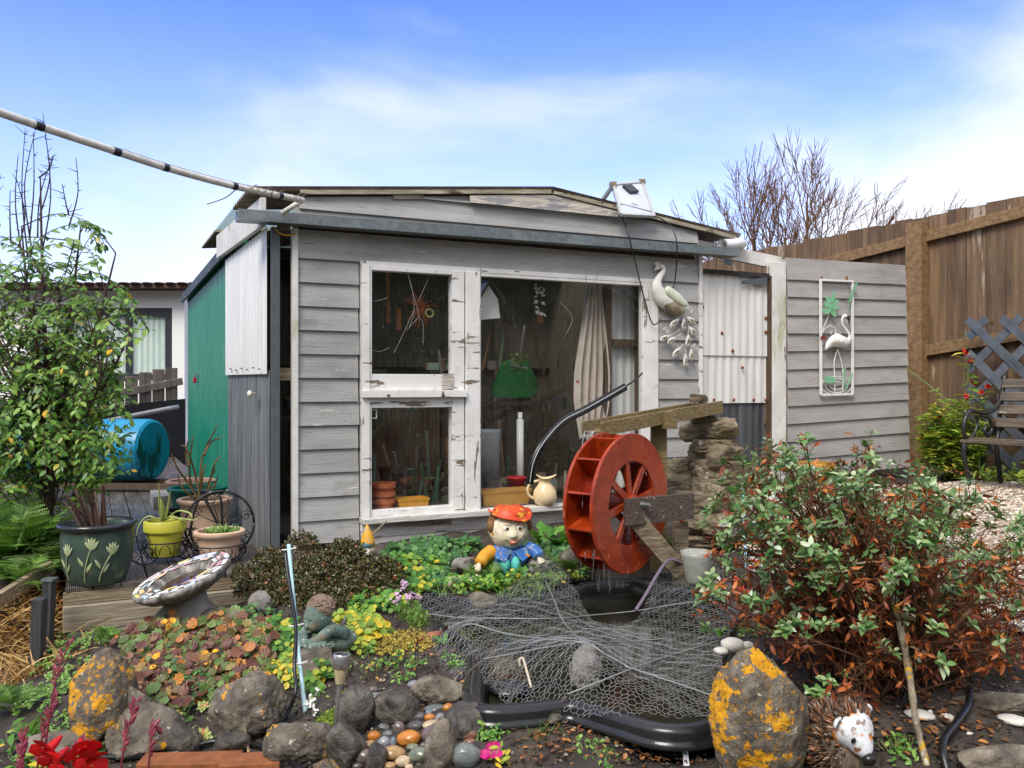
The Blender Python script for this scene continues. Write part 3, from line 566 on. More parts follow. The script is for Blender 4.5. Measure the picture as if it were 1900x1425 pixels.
# birdhouse card, wind chime
m = MB(); q = [S(a_, b_, .12) for a_, b_ in ((884, 594), (928, 590), (924, 556), (904, 524), (884, 560))]; m.prism([W(a_, .12, b_) for a_, b_ in q], WW * .1); o = m.build('birdhouse', plain('birdhouse_white', lin(222,220,214), .7), label='white pointed birdhouse hanging at the top left of the big window', cat='birdhouse')
m = MB(); 
for (a_, b_), (c_, d_) in (((878, 566), (904, 521)), ((904, 521), (932, 560))): a1 = S(a_, b_, .17); c1 = S(c_, d_, .17); m.bar(W(a1[0], .17, a1[1]), W(c1[0], .17, c1[1]), .12, .012)
m.build('birdhouse_roof', BROWNW, o)
sa = MB(); L_ = mat('shell_white', [(.3, lin(200,190,170)), (.7, lin(230,224,208))], scale=20, rough=.5)
for i in range(26):
    px, py = 1001 + random.uniform(-9, 9), random.uniform(525, 585); p = at(px, py, .15 + random.uniform(-.02, .02)); v, f = ico(1); sa.add(v * np.array([.02, .008, .01]) * random.uniform(.6, 1.1) @ Rm('Y', random.uniform(0, 3)).T + p, f)
chime = sa.build('shell_wind_chime', L_, label='wind chime of pale shells hanging inside the big window', cat='wind chime', smooth=True)
m = MB()
for px in (1001, 1006): m.tube([at(px, 585, .15), at(px, 600, .15)], .005, 6)
m.build('copper_tube', plain('copper', lin(190,110,70), .3, metal=.8), chime)
# straw star, ring and tools behind the upper left window
m = MB(); cc = at(780, 568, .18)
for i in range(34):
    a_ = random.uniform(0, 6.28); r_ = random.uniform(.05, .13); e = cc + UU * math.cos(a_) * r_ + np.array([0, 0, math.sin(a_) * r_ * 1.1 - .01]) + WW * random.uniform(-.02, .02); m.tube([cc + (e - cc) * .15, e], [.006, .002], 5)
m.build('straw_star', plain('orange_straw', lin(176,86,34), .7, .3), label='orange straw star hanging behind the upper left window', cat='decoration')
m = MB(); a_ = np.arange(0, 6.5, .25); cc = at(797, 581, .12); m.tube([cc + UU * math.cos(t) * .026 + np.array([0, 0, math.sin(t) * .026]) for t in a_], .007, 6); m.build('tape_ring', plain('pale_green_tape', lin(150,160,100)), label='pale green tape ring hanging beside the straw star', cat='tape roll', smooth=True)
m = MB(); 
for px, y0, y1, w_, v_ in ((740, 572, 612, .03, .3), (720, 500, 600, .02, .35)):
    m.bar(at(px, y0, v_), at(px, y1, v_), w_, .02, up=WW)
m.build('wooden_stake', plain('orange_wood', lin(150,92,44), .7), label='short orange wooden stake hanging in the upper left window', cat='stake')
WEB = plain('cobweb', (.6, .6, .58), .8)
m = MB()
for ln in ([(755,503),(762,530),(770,556),(778,588),(785,600),(785,640)], [(757,503),(766,545),(768,580),(760,606)], [(799,508),(790,528),(776,560)], [(768,575),(748,620),(731,655)], [(778,588),(766,600),(755,612)], [(684,557),(700,558),(720,552)], [(1120,530),(1150,545),(1186,580)], [(1130,528),(1160,535),(1188,560)], [(1040,560),(1062,590),(1050,620)], [(684,648),(705,652),(722,645)]):
    m.tube(spline([at(a_, b_, -.008) for a_, b_ in ln], 14), .0006, 4)
m.build('cobweb', WEB, label='dusty cobweb threads hanging across the window panes', cat='cobweb')
rgc = random.Random(5); CLUT = mat('shed_clutter', [(.3, (.35,)*3), (.7, (.6,)*3)], scale=9, rough=.7, bump=.1, island=[(0, (.05, .1, .03)), (.3, (.22, .09, .04)), (.5, (.1, .1, .12)), (.7, (.3, .24, .16)), (.85, (.05, .18, .1)), (1, (.4, .4, .4))])
m = MB()
for i in range(190):
    uu, vv_, zz = rgc.uniform(.3, 2.4), rgc.uniform(.35, 2.1), rgc.choice((.06, .06, .79, 1.12, .2)); s_ = rgc.uniform(.03, .1)
    if .7 < uu < 1.7 and zz > .7 and vv_ < 1.3: continue
    p = W(uu, vv_, zz)
    if i % 3 == 0: m.box(p + [0, 0, s_ * .6], (s_ * rgc.uniform(.8, 2), s_ * 1.2, s_ * 1.2), rz=rgc.uniform(0, 1.5))
    elif i % 3 == 1: m.lathe([(s_ * .4, 0), (s_ * .55, s_), (s_ * .6, s_), (s_ * .6, s_ * 1.2), (s_ * .5, s_ * 1.2), (s_ * .45, s_ * .4), (0, s_ * .4)], p, 14)
    else: m.bar(p, p + [rgc.uniform(-.08, .08), rgc.uniform(-.05, .05), rgc.uniform(.15, .5)], .02, .02, up=(0, 1, .1))
m.build('shed_clutter', CLUT, label='jumble of garden odds and ends stored in the dim shed interior', cat='clutter', kind='stuff', ang=40)
# vase, black downpipe hose on the sill
VAS = mat('cream_glaze', [(.3, lin(216,190,142)), (.7, lin(236,216,176))], scale=6, rough=.35, bump=.04, spots=[(26, .64, .67, lin(180,96,40)), (3, .6, .8, lin(196,160,110))])
c = at(1011, 934, -.06); c[2] = .173; m = MB()
pts = [(.0, 0), (.05, 0), (.072, .02), (.085, .06), (.078, .105), (.05, .145), (.038, .17), (.046, .19), (.062, .205), (.056, .206), (.036, .186), (.03, .16), (0, .15)]
m.lathe(pts, n=36); v = m.v[0]; k = np.clip((v[:, 2] - .17) / .035, 0, 1); an = np.arctan2(v[:, 1], v[:, 0]); v[:, 0] *= 1 + .35 * k * (np.cos(an) > 0) ; v[:, 2] += .012 * k * np.cos(2 * an); m.v[0] = v * .97 + c
va = m.build('vase_jug', VAS, label='cream glazed jug with orange flowers standing on the window sill', cat='jug', smooth=True, origin=c)
m = MB(); m.tube(spline([c + L3(-.04, 0, .17), c + L3(-.1, -.01, .15), c + L3(-.12, -.01, .1), c + L3(-.1, 0, .06), c + L3(-.075, 0, .05)], 16), .009, 8); m.build('handle', VAS, va, smooth=True)
BLK = plain('black_plastic', (.012, .012, .013), .3, .3, spots=[(30, .68, .74, (.12, .12, .12))])
m = MB(); pts = spline([P(983, 898, 5.25), P(990, 858, 5.25), P(1010, 820, 5.3), P(1045, 782, 5.45), P(1090, 758, 5.6), P(1160, 718, 5.8)], 34); m.tube(pts, .026, 10, flat=.6, nrm=WW); hs_ = m.build('black_downpipe', BLK, label='bent black plastic pipe leaning across the big window', cat='pipe', smooth=True)
m = MB(); m.tube(pts + np.array([0, -.026, .006]), .0028, 5); m.build('thin_wire', plain('pale_wire', (.5, .5, .5), .4), hs_, smooth=True)
m = MB(); m.tube(spline([P(1162, 716, 5.8), P(1180, 704, 5.85), P(1192, 692, 5.9)], 8), .006, 6); m.build('thin_wire', BLK, hs_, smooth=True)
# ---------------------------------------------------------------- right-hand lean-to: gate and clad screen
RUSTW = mat('rust_spotted_white_sheet', [(.3, lin(206,204,198)), (.7, lin(230,229,226))], scale=3, stretch=(4, 4, .6), rough=.5, bump=.05, spots=[(4, .6, .8, lin(182,174,160), (3, 3, .4))])
RSPOT = mat('rust_spot', [(.3, lin(70,34,16)), (.7, lin(150,84,36))], scale=40, rough=.9)
gx0, gx1 = S(1294, 640)[0] + .035, S(1424, 640)[0]
gate = thing('side_gate', 'white corrugated iron gate with rust spots and a grey lower part beside the shed', 'gate', W((gx0 + gx1) / 2, .02, .1), TH)
gl = lambda u, v, z: (u - (gx0 + gx1) / 2, v - .02, z - .1)
zt, zm, zb, zs = S(1296, 503)[1], S(1360, 748)[1], .12, S(1360, 660)[1]
m = MB(); corr(m, gl(gx0, .02, 0)[:2], gl(gx1, .02, 0)[:2], zm - .1, zs - .1 + .02, 0.076, .0038); m.build('lower_white_sheet', RUSTW, gate, local=True, ang=45)
m = MB(); corr(m, gl(gx0, .008, 0)[:2], gl(gx1, .008, 0)[:2], zs - .1, zt - .1, 0.076, .0038, zt1=zt - .1 - .0); m.build('white_sheet', RUSTW, gate, local=True, ang=45)
m = MB(); corr(m, gl(gx0, .035, 0)[:2], gl(gx1, .035, 0)[:2], zb - .1, zm - .1 + .03, 0.076, .0038); m.build('grey_lower_sheet', mat('dark_grey_wet_sheet', [(.3, lin(56,58,62)), (.6, lin(84,86,90)), (.8, lin(110,112,114))], scale=4, stretch=(7, 7, .3), rough=.45), gate, local=True, ang=45)
m = MB(); m.box(gl((gx0 + gx1) / 2, .0, zt), (gx1 - gx0, .05, .035)); m.build('top_rail', mat('flaking_black', [(.3, (.015,)*3), (.7, (.04, .035, .03))], scale=20, rough=.8), gate, local=True)
m = MB(); m.box(gl(gx1 + .012, .0, (zt + zb) / 2), (.018, .05, zt - zb)); m.build('edge_strip', BROWNW, gate, local=True)
for px, py in ((1304, 569), (1340, 618), (1360, 651), (1378, 682), (1421, 616), (1422, 590)) + tuple((x_, 742) for x_ in (1325, 1362, 1399, 1424)):
    a, b = S(px, py, .0); m = MB(); m.lathe([(.014, 0), (.011, .005), (.006, .011), (0, .012)], M=Rm('X', R(90)), c=gl(min(a, gx1 - .015), .002, b), n=10); m.build('rusty_nail_head', RSPOT, gate, local=True, smooth=True)
a0, b0 = S(1376, 524, -.02); a1, b1 = S(1423, 522, -.02); m = MB(); m.prism([gl(a0, -.025, b0 - .012), gl(a1, -.025, b1 - .035), gl(a1, -.025, b1 + .035), gl(a0, -.025, b0 + .012)], (0, .006, 0)); m.build('strap_hinge', DKST, gate, local=True)
p0, p1 = S(1428, 640)[0], S(1453, 640)[0]
GREYP = mat('pinkish_grey_weatherboard_paint', [(.25, lin(144,140,137)), (.55, lin(166,161,158)), (.8, lin(178,173,169))], scale=2.2, stretch=(1, 4, 5), rough=.6, bump=.3, bscale=5, bstretch=grainX, bdist=.006, ivar=.06, spots=[(3.2, .68, .7, lin(112,94,80), (.6, 9, 10)), (2.0, .58, .8, lin(124,120,116), (1, 1, 1.5)), (40, .72, .75, lin(60,54,48))])
sl, sr = S(1459, 690)[0], S(1680, 690)[0]
scr = thing('weatherboard_screen', 'grey weatherboard screen wall with a white end post right of the gate', 'wall', W((sl + sr) / 2, 0, .2), TH)
um = (sl + sr) / 2
m = MB(); sz = lambda px, py: S(px, py)[1]
lines = [(1459, 519), (1459, 551), (1459, 585), (1459, 619), (1459, 652), (1459, 686), (1459, 720), (1459, 754), (1459, 787), (1459, 820), (1459, 853), (1459, 886)]
zz = [sz(*a) for a in lines]; zr = [sz(1681, y) for y in (529, 558, 587, 620, 648, 678, 709, 741, 771, 802, 833, 866)]
tops = [(sz(1457, 478), sz(1674, 492))] + list(zip(zz[:-1], zr[:-1]))
for k in range(12):
    el = sl + random.uniform(-.012, .004); er = sr + .004 * k - .015 + random.uniform(-.004, .008)
    zl_, zr_ = zz[k], zr[k]; tl, tr_ = tops[k]; tl += .014; tr_ += .014
    if k == 0: tl -= .014; tr_ -= .014
    v = [(el - um, -.024, zl_ - .2), (er - um, -.024, zr_ - .2), (er - um, -.005, tr_ - .2), (el - um, -.005, tl - .2), (el - um, -.011, zl_ - .2), (er - um, -.011, zr_ - .2), (er - um, .004, tr_ - .2), (el - um, .004, tl - .2)]
    m.add(v, [(0,1,2,3),(7,6,5,4),(0,4,5,1),(1,5,6,2),(2,6,7,3),(3,7,4,0)])
m.build('weatherboard_cladding', GREYP, scr, local=True)
m = MB(); m.box(((p0 + p1) / 2 - um, .0, (sz(1440, 487) + .1) / 2 - .2), (p1 - p0, .07, sz(1440, 487) - .1)); m.build('end_post', TRIMG, scr, local=True, bevel=.004)
for uu in (.1, .55, 1.0): 
    m = MB(); m.box((sl + uu * (sr - sl) * .95 - um, .04, .85), (.06, .07, 1.5)); m.build('stud', BROWNW, scr, local=True)
# ---------------------------------------------------------------- green corrugated shed behind
GREEN = mat('green_corrugated_paint', [(.3, (.005, .16, .095)), (.7, (.01, .22, .135))], scale=2, stretch=(3, 3, .5), rough=.32, bump=.03, spots=[(3, .6, .8, (.03, .12, .07), (2, 2, .4)), (6, .6, .7, (.08, .3, .2), (5, 5, .25)), (9, .66, .72, (.2, .34, .2), (6, 6, .3))])
gs = thing('green_shed', 'green corrugated iron shed adjoining the left side of the weatherboard shed', 'shed', W(.6, 3.1, 0), TH)
G3 = lambda u, v, z: np.array([u - .6, v - 3.1, z])
m = MB(); corr(m, G3(-.13, 1.62, 0)[:2], G3(-.13, 5.05, 0)[:2], .0, 2.02, .076, .0075, zt1=1.95); corr(m, G3(-.13, .9, 0)[:2], G3(-.13, 1.6, 0)[:2], .0, 2.03, .076, .0075, zt1=2.02); corr(m, G3(-.1, 5.06, 0)[:2], G3(2.4, 5.06, 0)[:2], .0, 1.95, .076, .0075); m.build('corrugated_wall', GREEN, gs, local=True, ang=45)
m = MB(); m.box(G3(-.145, 1.61, 1.0), (.02, .045, 2.0)); m.build('grey_flashing', STEEL, gs, local=True)
m = MB(); m.prism([G3(-.2, .9, 2.05), G3(-.2, 5.12, 1.975), G3(2.9, 5.12, 2.2), G3(2.9, 2.5, 2.25), G3(.1, 2.5, 2.2)], (0, 0, .025)); m.prism([G3(-.2, .9, 1.99), G3(-.2, 5.12, 1.915), G3(-.2, 5.12, 1.975), G3(-.2, .9, 2.05)], (.02, 0, 0)); m.build('roof', mat('dark_roof_edge', [(.3, (.02, .03, .028)), (.7, (.07, .085, .08))], scale=8, rough=.6), gs, local=True)
lk = None
for v_ in np.arange(1.2, 5, .01):
    p = W(-.13, v_, .0)
    if (p[0] / p[1] * F + CX) < 368: lk = v_; break
pz = 1 - (702 - CY) / F * W(-.13, lk, 0)[1]; c = W(-.165, lk, pz)
pk = thing('padlock', 'small red padlock hanging on the green corrugated wall', 'padlock', c - np.array([0, 0, .05]), TH)
m = MB(); m.box(c + np.array([0, 0, -.02]), (.03, .05, .055), rz=TH); m.build('lock_body', plain('crimson_lock', lin(170,20,50), .4), pk, bevel=.006)
m = MB(); m.tube([c + UU * 0 + WW * (.016 * math.cos(t)) + np.array([0, 0, .01 + .03 * math.sin(t)]) for t in np.linspace(0, 3.14, 10)], .005, 6); m.build('shackle', STEEL, pk, smooth=True)
m = MB(); m.box(c + np.array([.012, 0, .03]), (.012, .06, .02), rz=TH); m.build('hasp', DKST, pk)
# ---------------------------------------------------------------- deck
DECK = mat('grooved_decking', [(.3, lin(96,84,74)), (.55, lin(142,132,122)), (.8, lin(168,158,148))], scale=2.5, stretch=(8, .8, 8), rough=.45, rvar=.2, bump=.5, wave=('X', 34, (.025, .02, .016), 1.2), bdist=.003, ivar=.15, spots=[(2.2, .56, .7, lin(74,62,52))])
deck = thing('deck', 'grooved timber deck beside the sheds', 'deck', W(0, 0, 0), TH); del deck['label'], deck['category']; deck['kind'] = 'structure'
m = MB()
for k in range(14):
    u0 = -1.21 + k * .126; v1 = 9.0 if u0 < -.16 else -.03
    m.box((u0 + .06, (-.5 + v1) / 2, -.012), (.12, v1 + .5, .024))
m.build('deck_boards', DECK, deck, local=True, bevel=.003)
m = MB(); m.box((-.36, -.486, -.055), (1.72, .03, .06)); m.build('deck_fascia', WOODO, deck, local=True, bevel=.003)
st = thing('timber_step', 'weathered plank step on a concrete block in front of the deck', 'step', W(-.9, -.57, -.3), TH)
m = MB(); m.box((.28, .035, .155), (1.2, .04, .125)); m.build('riser_plank', mat('pale_wet_plank', [(.3, lin(128,116,98)), (.7, lin(176,164,142))], scale=3, stretch=grainX, rough=.6, bump=.3, bscale=4, bstretch=grainX, spots=[(2.5, .55, .62, lin(92,74,54), (1, 3, 3))]), st, local=True, bevel=.004)
CONC = mat('old_concrete', [(.3, lin(100,96,86)), (.7, lin(150,145,132))], scale=8, rough=.85, bump=.4, spots=[(5, .58, .7, lin(96,104,66))])
m = MB(); m.box((-.12, .06, .0), (.34, .1, .18)); m.build('concrete_block', CONC, st, local=True, bevel=.008)
BLW = mat('blackened_wood', [(.3, (.02, .02, .022)), (.7, (.07, .07, .075))], scale=4, stretch=grainZ, rough=.55, bump=.3, spots=[(5, .64, .7, (.2, .19, .18), (3, 3, .4))])
for k, (a, b, y0, w_) in enumerate([((92, 1075), (84, 1200), 4.05, .045), ((74, 1110), (66, 1235), 3.85, .05)]):
    m = MB(); t = P(*a, y0); e = P(b[0], b[1], y0); e[2] -= .15; m.bar(t, e, w_, w_, up=(0, 1, 0)); o = m.build('garden_post', BLW, label=['black square garden post with a metal cap beside the step', 'shorter blackened garden post nearer the dry grass'][k], cat='post', group='blackened posts by the step', bevel=.003)
    if k == 0: m = MB(); m.box(t, (.055, .055, .012)); m.build('post_cap', STEEL, o)
m = MB(); m.bar(P(-60, 1150, 4.1), P(96, 1052, 4.55), .04, .07); m.build('edging_plank', WOODO, label='sloping plank edging between the ferns and the dry grass', cat='plank', bevel=.003)
m = MB(); 
for k in range(3): a = P(-40 + 9 * k, 1105 + 22 * k, 4.6 - .12 * k); m.bar(a, a + np.array([.42, .28, .05]), .11, .025)
m.build('grooved_step_board', DECK, label='grooved step boards at the left edge below the ferns', cat='step')
# ---------------------------------------------------------------- fences
FB = mat('brown_fence_boards', [(.3, lin(84,66,48)), (.5, lin(116,91,66)), (.72, lin(144,117,88))], scale=1.6, stretch=(9, 9, .8), rough=.75, bump=.3, bscale=3, bstretch=(14, 14, 1), ivar=.22, distort=.6, spots=[(1.9, .6, .64, lin(172,156,136), (3, 3, .5)), (5, .68, .72, lin(64,42,26)), (2, .6, .8, lin(112,104,62))])
FR = mat('brown_fence_rails', [(.3, lin(112,84,54)), (.7, lin(160,128,88))], scale=2, stretch=(1.2, 12, 12), rough=.75, bump=.3, ivar=.1, spots=[(3, .6, .7, lin(120,114,66)), (4, .66, .7, lin(70,48,30), (1, 3, 3))])
FG = mat('grey_fence_boards', [(.3, lin(92,82,72)), (.6, lin(134,122,108)), (.8, lin(156,146,130))], scale=1.6, stretch=(9, 9, .8), rough=.8, bump=.3, ivar=.2, spots=[(3, .58, .7, lin(84,76,56))])
def fence(name, label, a, b, top0, top1, bot, bw, mt, rmt, rails, posts, gap=.004, seed=3, side=1, base=0):
    a, b = np.array(a, float), np.array(b, float); L = np.linalg.norm(b - a); d = (b - a) / L; nn = np.array([-d[1], d[0]]) * side; rz = math.atan2(d[1], d[0]); rg = random.Random(seed)
    f = thing(name, label, 'fence', (a[0], a[1], bot), 0)
    m = MB(); n = int(L / bw)
    for i in range(n):
        t = (i + .5) * bw; c = a + d * t + nn * rg.uniform(0, .006); zt_ = top0 + (top1 - top0) * t / L + rg.uniform(-.012, .012)
        m.box((c[0], c[1], (zt_ + bot) / 2), (bw - gap - rg.uniform(0, .003), .022, zt_ - bot), rz=rz)
    m.build('palings', mt, f, bevel=.002)
    for (z0, z1, hh) in rails:
        m = MB(); p = a + nn * -.036; q = b + nn * -.036; m.bar((*p, z0), (*q, z1), .045, hh); m.build('rail', rmt, f, bevel=.004)
    for t, zt_ in posts:
        m = MB(); c = a + d * t + nn * -.075; m.box((c[0], c[1], (zt_ + bot) / 2), (.16, .13, zt_ - bot), rz=rz); m.build('post', rmt if mt is FB else mt, f, bevel=.005)
    return f
fd = np.array([.55, -.835]); pv = np.array([3.86, 8.25]); 
def fz(px, py, t): p = pv + fd * t; return 1 - (py - CY) / F * p[1]
A, B = pv - fd * 3.6, pv + fd * 3.0
zt0, zt1 = fz(1300, 487, -2.8), fz(1900, 365, .97); sl_ = (zt1 - zt0) / 3.77
r1 = fz(1718, 446, 0); r1b = fz(1900, 396, .97); r2 = fz(1718, 655, 0); r2b = fz(1873, 627, .83)
fence('brown_paling_fence', 'tall brown timber paling fence with rails and a square post behind the bench', A, B, zt0 - sl_ * .8, zt1 + sl_ * 2.03, -.1, .178, FB, FR,
      [(r1 - (r1b - r1) / .97 * 3.6, r1 + (r1b - r1) / .97 * 3.0, .1), (r2 - (r2b - r2) / .83 * 3.6, r2 + (r2b - r2) / .83 * 3.0, .1), (.55, .75, .1)], [(3.66, fz(1700, 417, 0)), (.9, 2.38), (5.9, 2.6)], side=1)
fence('grey_paling_fence', 'weathered grey paling fence with gaps in front of the neighbouring house', P(-260, 800, 9.3)[:2], P(335, 690, 12.4)[:2], 1 - (800 - CY) / F * 9.3, 1 - (678 - CY) / F * 12.4, -.4, .2, FG, FG,
      [(.35, 1.04, .1), (.0, .6, .1)], [(4.45, 1.28)], gap=.022, seed=8)
m = MB(); pts = spline([P(120, 800, 9.6), P(230, 775, 10.4), P(330, 755, 11.2)], 8); m.tube(pts, .03, 8); m.build('water_pipe', plain('wet_grey_pipe', lin(150,150,146), .3), label='grey pipe running above the blue barrel in front of the grey fence', cat='pipe', smooth=True)
m = MB(); a, b = P(-250, 800, 9.2), P(340, 740, 11.9); m.prism([[a[0], a[1], -.5], [b[0], b[1], -.5], b, a], (.02, .03, 0)); m.build('shade_cloth_screen', plain('black_shade_cloth', (.012, .012, .014), .9), label='black shade cloth screen low along the grey fence', cat='screen')
# ---------------------------------------------------------------- neighbouring house
hy = 14.5; hx = lambda px: (px - CX) / F * hy; hz = lambda py: 1 - (py - CY) / F * hy
nb = thing('neighbour_house', 'white neighbouring house with dark framed windows beyond the grey fence', 'house', (hx(100), hy, -.2))
HW = plain('white_render', lin(238,238,236), .7, .03); m = MB()
wx = [(60, 322)]
for a, b, c, d in ((-400, 345, 540, 572), (-400, 62, 572, 705), (322, 345, 572, 705), (-400, 345, 705, 900)): m.box(((hx(a) + hx(b)) / 2, hy, (hz(c) + hz(d)) / 2), (hx(b) - hx(a), .12, hz(c) - hz(d)))
m.box((hx(-30), hy + 2.5, hz(720)), (hx(345) - hx(-400), 4.8, 2.9)); m.build('wall', HW, nb)
m = MB(); m.box((hx(-20), hy + 2.3, hz(540) + .05), (hx(345) - hx(-400) + .2, 5.4, .08)); 
for i in range(40): x = hx(-400) + i * .19; v, f = ico(2); m.add(v * [.09, .12, .02] + [x, hy - .38, hz(540) + .085], f)
m.build('tiled_roof', plain('dull_brown_tile', lin(92,66,58), .8), nb)
DF = plain('charcoal_window_frame', lin(52,54,62), .4)
CUR = mat('pale_green_curtain', [(.3, lin(196,212,204)), (.7, lin(218,230,222))], scale=5, rough=.9, wave=('X', 3.2, lin(170,190,184), .3), bump=.2)
w_ = MB(); wframe(w_, hx(62), hx(322), hz(705), hz(572), (.1, .12, .1, .12), hy - .05, hy + .05)
for px in (130, 240): w_.box((hx(px), hy, (hz(705) + hz(572)) / 2), (.09, .08, hz(572) - hz(705) - .2))
wo_ = w_.build('window_frame', DF, nb)
m = MB(); m.box((hx(195), hy + .035, hz(640)), (hx(318) - hx(66), .01, 1.0)); m.build('curtain', CUR, wo_)
m = MB(); m.box((hx(193), hy - .02, hz(645)), (.07, .03, 1.1)); m.build('white_blind_edge', HW, wo_)
# ---------------------------------------------------------------- blue barrel and timbers
bd = thing('blue_barrel', 'blue plastic barrel with a grimy lower half lying on its side by the deck end', 'barrel', P(210, 832, 8.3) - np.array([0, 0, .29]))
BLU = bpy.data.materials.new('blue'); BLU = mat('blue_barrel_plastic', [(.3, (.008, .22, .42)), (.7, (.015, .30, .52))], scale=4, rough=.35, bump=.03, spots=[(4, .58, .66, (.01, .05, .07), (1, 1, .4))])
c0, c1 = P(60, 834, 8.55), P(286, 834, 8.3); ax = (c1 - c0) / np.linalg.norm(c1 - c0); L = np.linalg.norm(c1 - c0)
pr = [(.22, 0), (.26, .0), (.285, .02), (.295, .06), (.295, L * .32), (.302, L * .33), (.302, L * .35), (.295, L * .36), (.295, L * .73), (.3, L * .74), (.289, L * .745), (.3, L * .75), (.295, L * .76), (.295, L - .06), (.285, L - .02), (.26, L), (.22, L)]
m = MB(); m.lathe(pr, c0, 40, M=np.array(Vector(ax).to_track_quat('Z', 'Y').to_matrix())); m.build('barrel_body', BLU, bd, ang=35)
m = MB(); a = P(-20, 895, 8.1); b = P(325, 880, 8.0); a[2] = b[2] = .05; m.bar(a, b, .09, .045); m.bar(a + [0, .4, 0], b + [0, .4, 0], .09, .045); m.build('barrel_timber', BROWNW, label='two long timbers carrying the blue barrel', cat='timber')
m = MB(); c = W(-.42, 1.75, .13); m.box(c, (.55, .42, .1), rz=TH); m.box(W(-.6, 1.75, .04), (.1, .38, .08), rz=TH); m.box(W(-.26, 1.75, .04), (.1, .38, .08), rz=TH); m.build('low_seat', mat('mossy_slab', [(.3, lin(110,104,90)), (.7, lin(190,188,180))], scale=6, rough=.8, bump=.3, spots=[(4, .55, .65, lin(80,70,50))]), label='low slab seat against the green shed wall', cat='seat', bevel=.006)
# ---------------------------------------------------------------- clothes line pole
PW = mat('chalky_white_pole', [(.3, lin(190,186,174)), (.7, lin(226,224,216))], scale=5, stretch=(1, 4, 4), rough=.5, bump=.1, spots=[(4, .6, .75, lin(130,126,106), (.5, 2, 2)), (30, .68, .72, lin(90,84,70))])
cpp = spline([P(-60, 188, 3.4), P(70, 233, 3.65), P(212, 280, 3.95), P(311, 312, 4.2), P(437, 346, 4.5), P(562, 372, 4.88)], 60)
cp = thing('clothesline_pole', 'white clothesline pole with black tape bands reaching to the shed roof corner', 'pole', cpp[-1])
m = MB(); m.tube(cpp, .0175, 14); m.build('pole', PW, cp, smooth=True)
def near_(px): return int(np.argmin(np.abs(cpp[:, 0] / cpp[:, 1] * F + CX - px)))
for px in (70, 212, 311, 437, 520):
    i = near_(px); t = cpp[min(i + 1, 59)] - cpp[i - 1]; t /= np.linalg.norm(t); w_ = .018 if px < 300 else .014
    m = MB(); m.tube([cpp[i] - t * w_, cpp[i] + t * w_], .0192, 14); m.build('tape_band', BLK, cp, smooth=False)
wr = plain('thin_grey_wire', lin(110,100,84), .5)
m = MB(); m.tube(spline([P(440, 350, 4.5), P(420, 366, 4.5), P(400, 374, 4.5), P(384, 379, 4.5)], 14), .003, 5); m.build('loose_wire', wr, cp, smooth=True)
m = MB(); m.tube([p + [0, 0, .02] for p in cpp[25:]], .0016, 4); m.build('line_wire', wr, cp, smooth=True)
for px in (455, 470, 482, 492, 500, 512, 540, 552):
    i = near_(px); q = [cpp[i] + .023 * np.array([.5 * math.sin(t) , .3 * math.cos(t * 1.0), math.cos(t)]) + np.array([.008 * t, 0, 0]) for t in np.linspace(0, 6.5, 14)]
    m = MB(); m.tube(q, .0026, 5); m.build('wire_wrap', wr, cp, smooth=True)
m = MB(); m.tube([P(523, 396, 4.95), P(562, 371, 4.95)], .015, 10); m.build('brace', PW, cp, smooth=True)
# ---------------------------------------------------------------- solar panel on the roof
pc = [P(1137, 343, 6.35), P(1191, 338, 6.55), P(1213, 401, 6.25), P(1152, 398, 6.05)]
sp = thing('solar_collector', 'small solar panel with a white back tilted up on the shed roof', 'solar panel', (pc[2] + pc[3]) / 2)
nn = np.cross(pc[1] - pc[0], pc[3] - pc[0]); nn /= np.linalg.norm(nn)
m = MB(); m.prism(pc, nn * .008); m.build('panel_back', plain('panel_white', lin(196,202,214), .4, .03), sp)
for i in range(4):
    m = MB(); m.bar(pc[i], pc[(i + 1) % 4], .022, .022, up=nn); m.build('panel_frame', plain('alu_frame', lin(190,192,190), .35, metal=.3), sp)
for i in (0, 1): m = MB(); m.box(pc[i], (.05, .05, .04)); m.build('corner_block', WOODO, sp, bevel=.004)
nf = nn if nn @ (np.array([0, 0, 1.0]) - pc[0]) > 0 else -nn
jb = P(1167, 357, 6.39) + nf * .03; m = MB(); m.bar(jb - (pc[1] - pc[0]) * .15, jb + (pc[1] - pc[0]) * .15, .09, .02, up=nn); m.build('junction_box', BLK, sp, bevel=.004)
m = MB(); m.box(P(1172, 379, 6.25) + nf * .03, (.045, .004, .035)); m.build('pale_sticker', HW, sp)
m = MB(); m.tube([P(1136, 346, 6.33), P(1114, 378, 6.1)], .016, 8); m.build('support_arm', DKST, sp, smooth=True)
m = MB(); wv = lambda px, py, v: at(px, py, v); m.tube(spline([jb + [0, -.02, -.02], wv(1185, 380, .2), wv(1205, 396, .0), wv(1225, 405, -.07), wv(1243, 418, -.1), wv(1254, 440, -.155), wv(1256, 470, -.155), wv(1254, 505, -.06), wv(1249, 535, -.05), wv(1236, 572, -.06), wv(1222, 597, -.06), wv(1213, 602, -.06), wv(1206, 590, -.06), wv(1195, 552, -.055), wv(1182, 500, -.055), wv(1172, 460, -.155), wv(1165, 430, -.15), wv(1154, 404, -.06), wv(1146, 395, -.05)], 90), .0045, 6); m.build('black_cable', BLK, label='black cable hanging in a loop from the solar panel down the shed front', cat='cable', smooth=True)
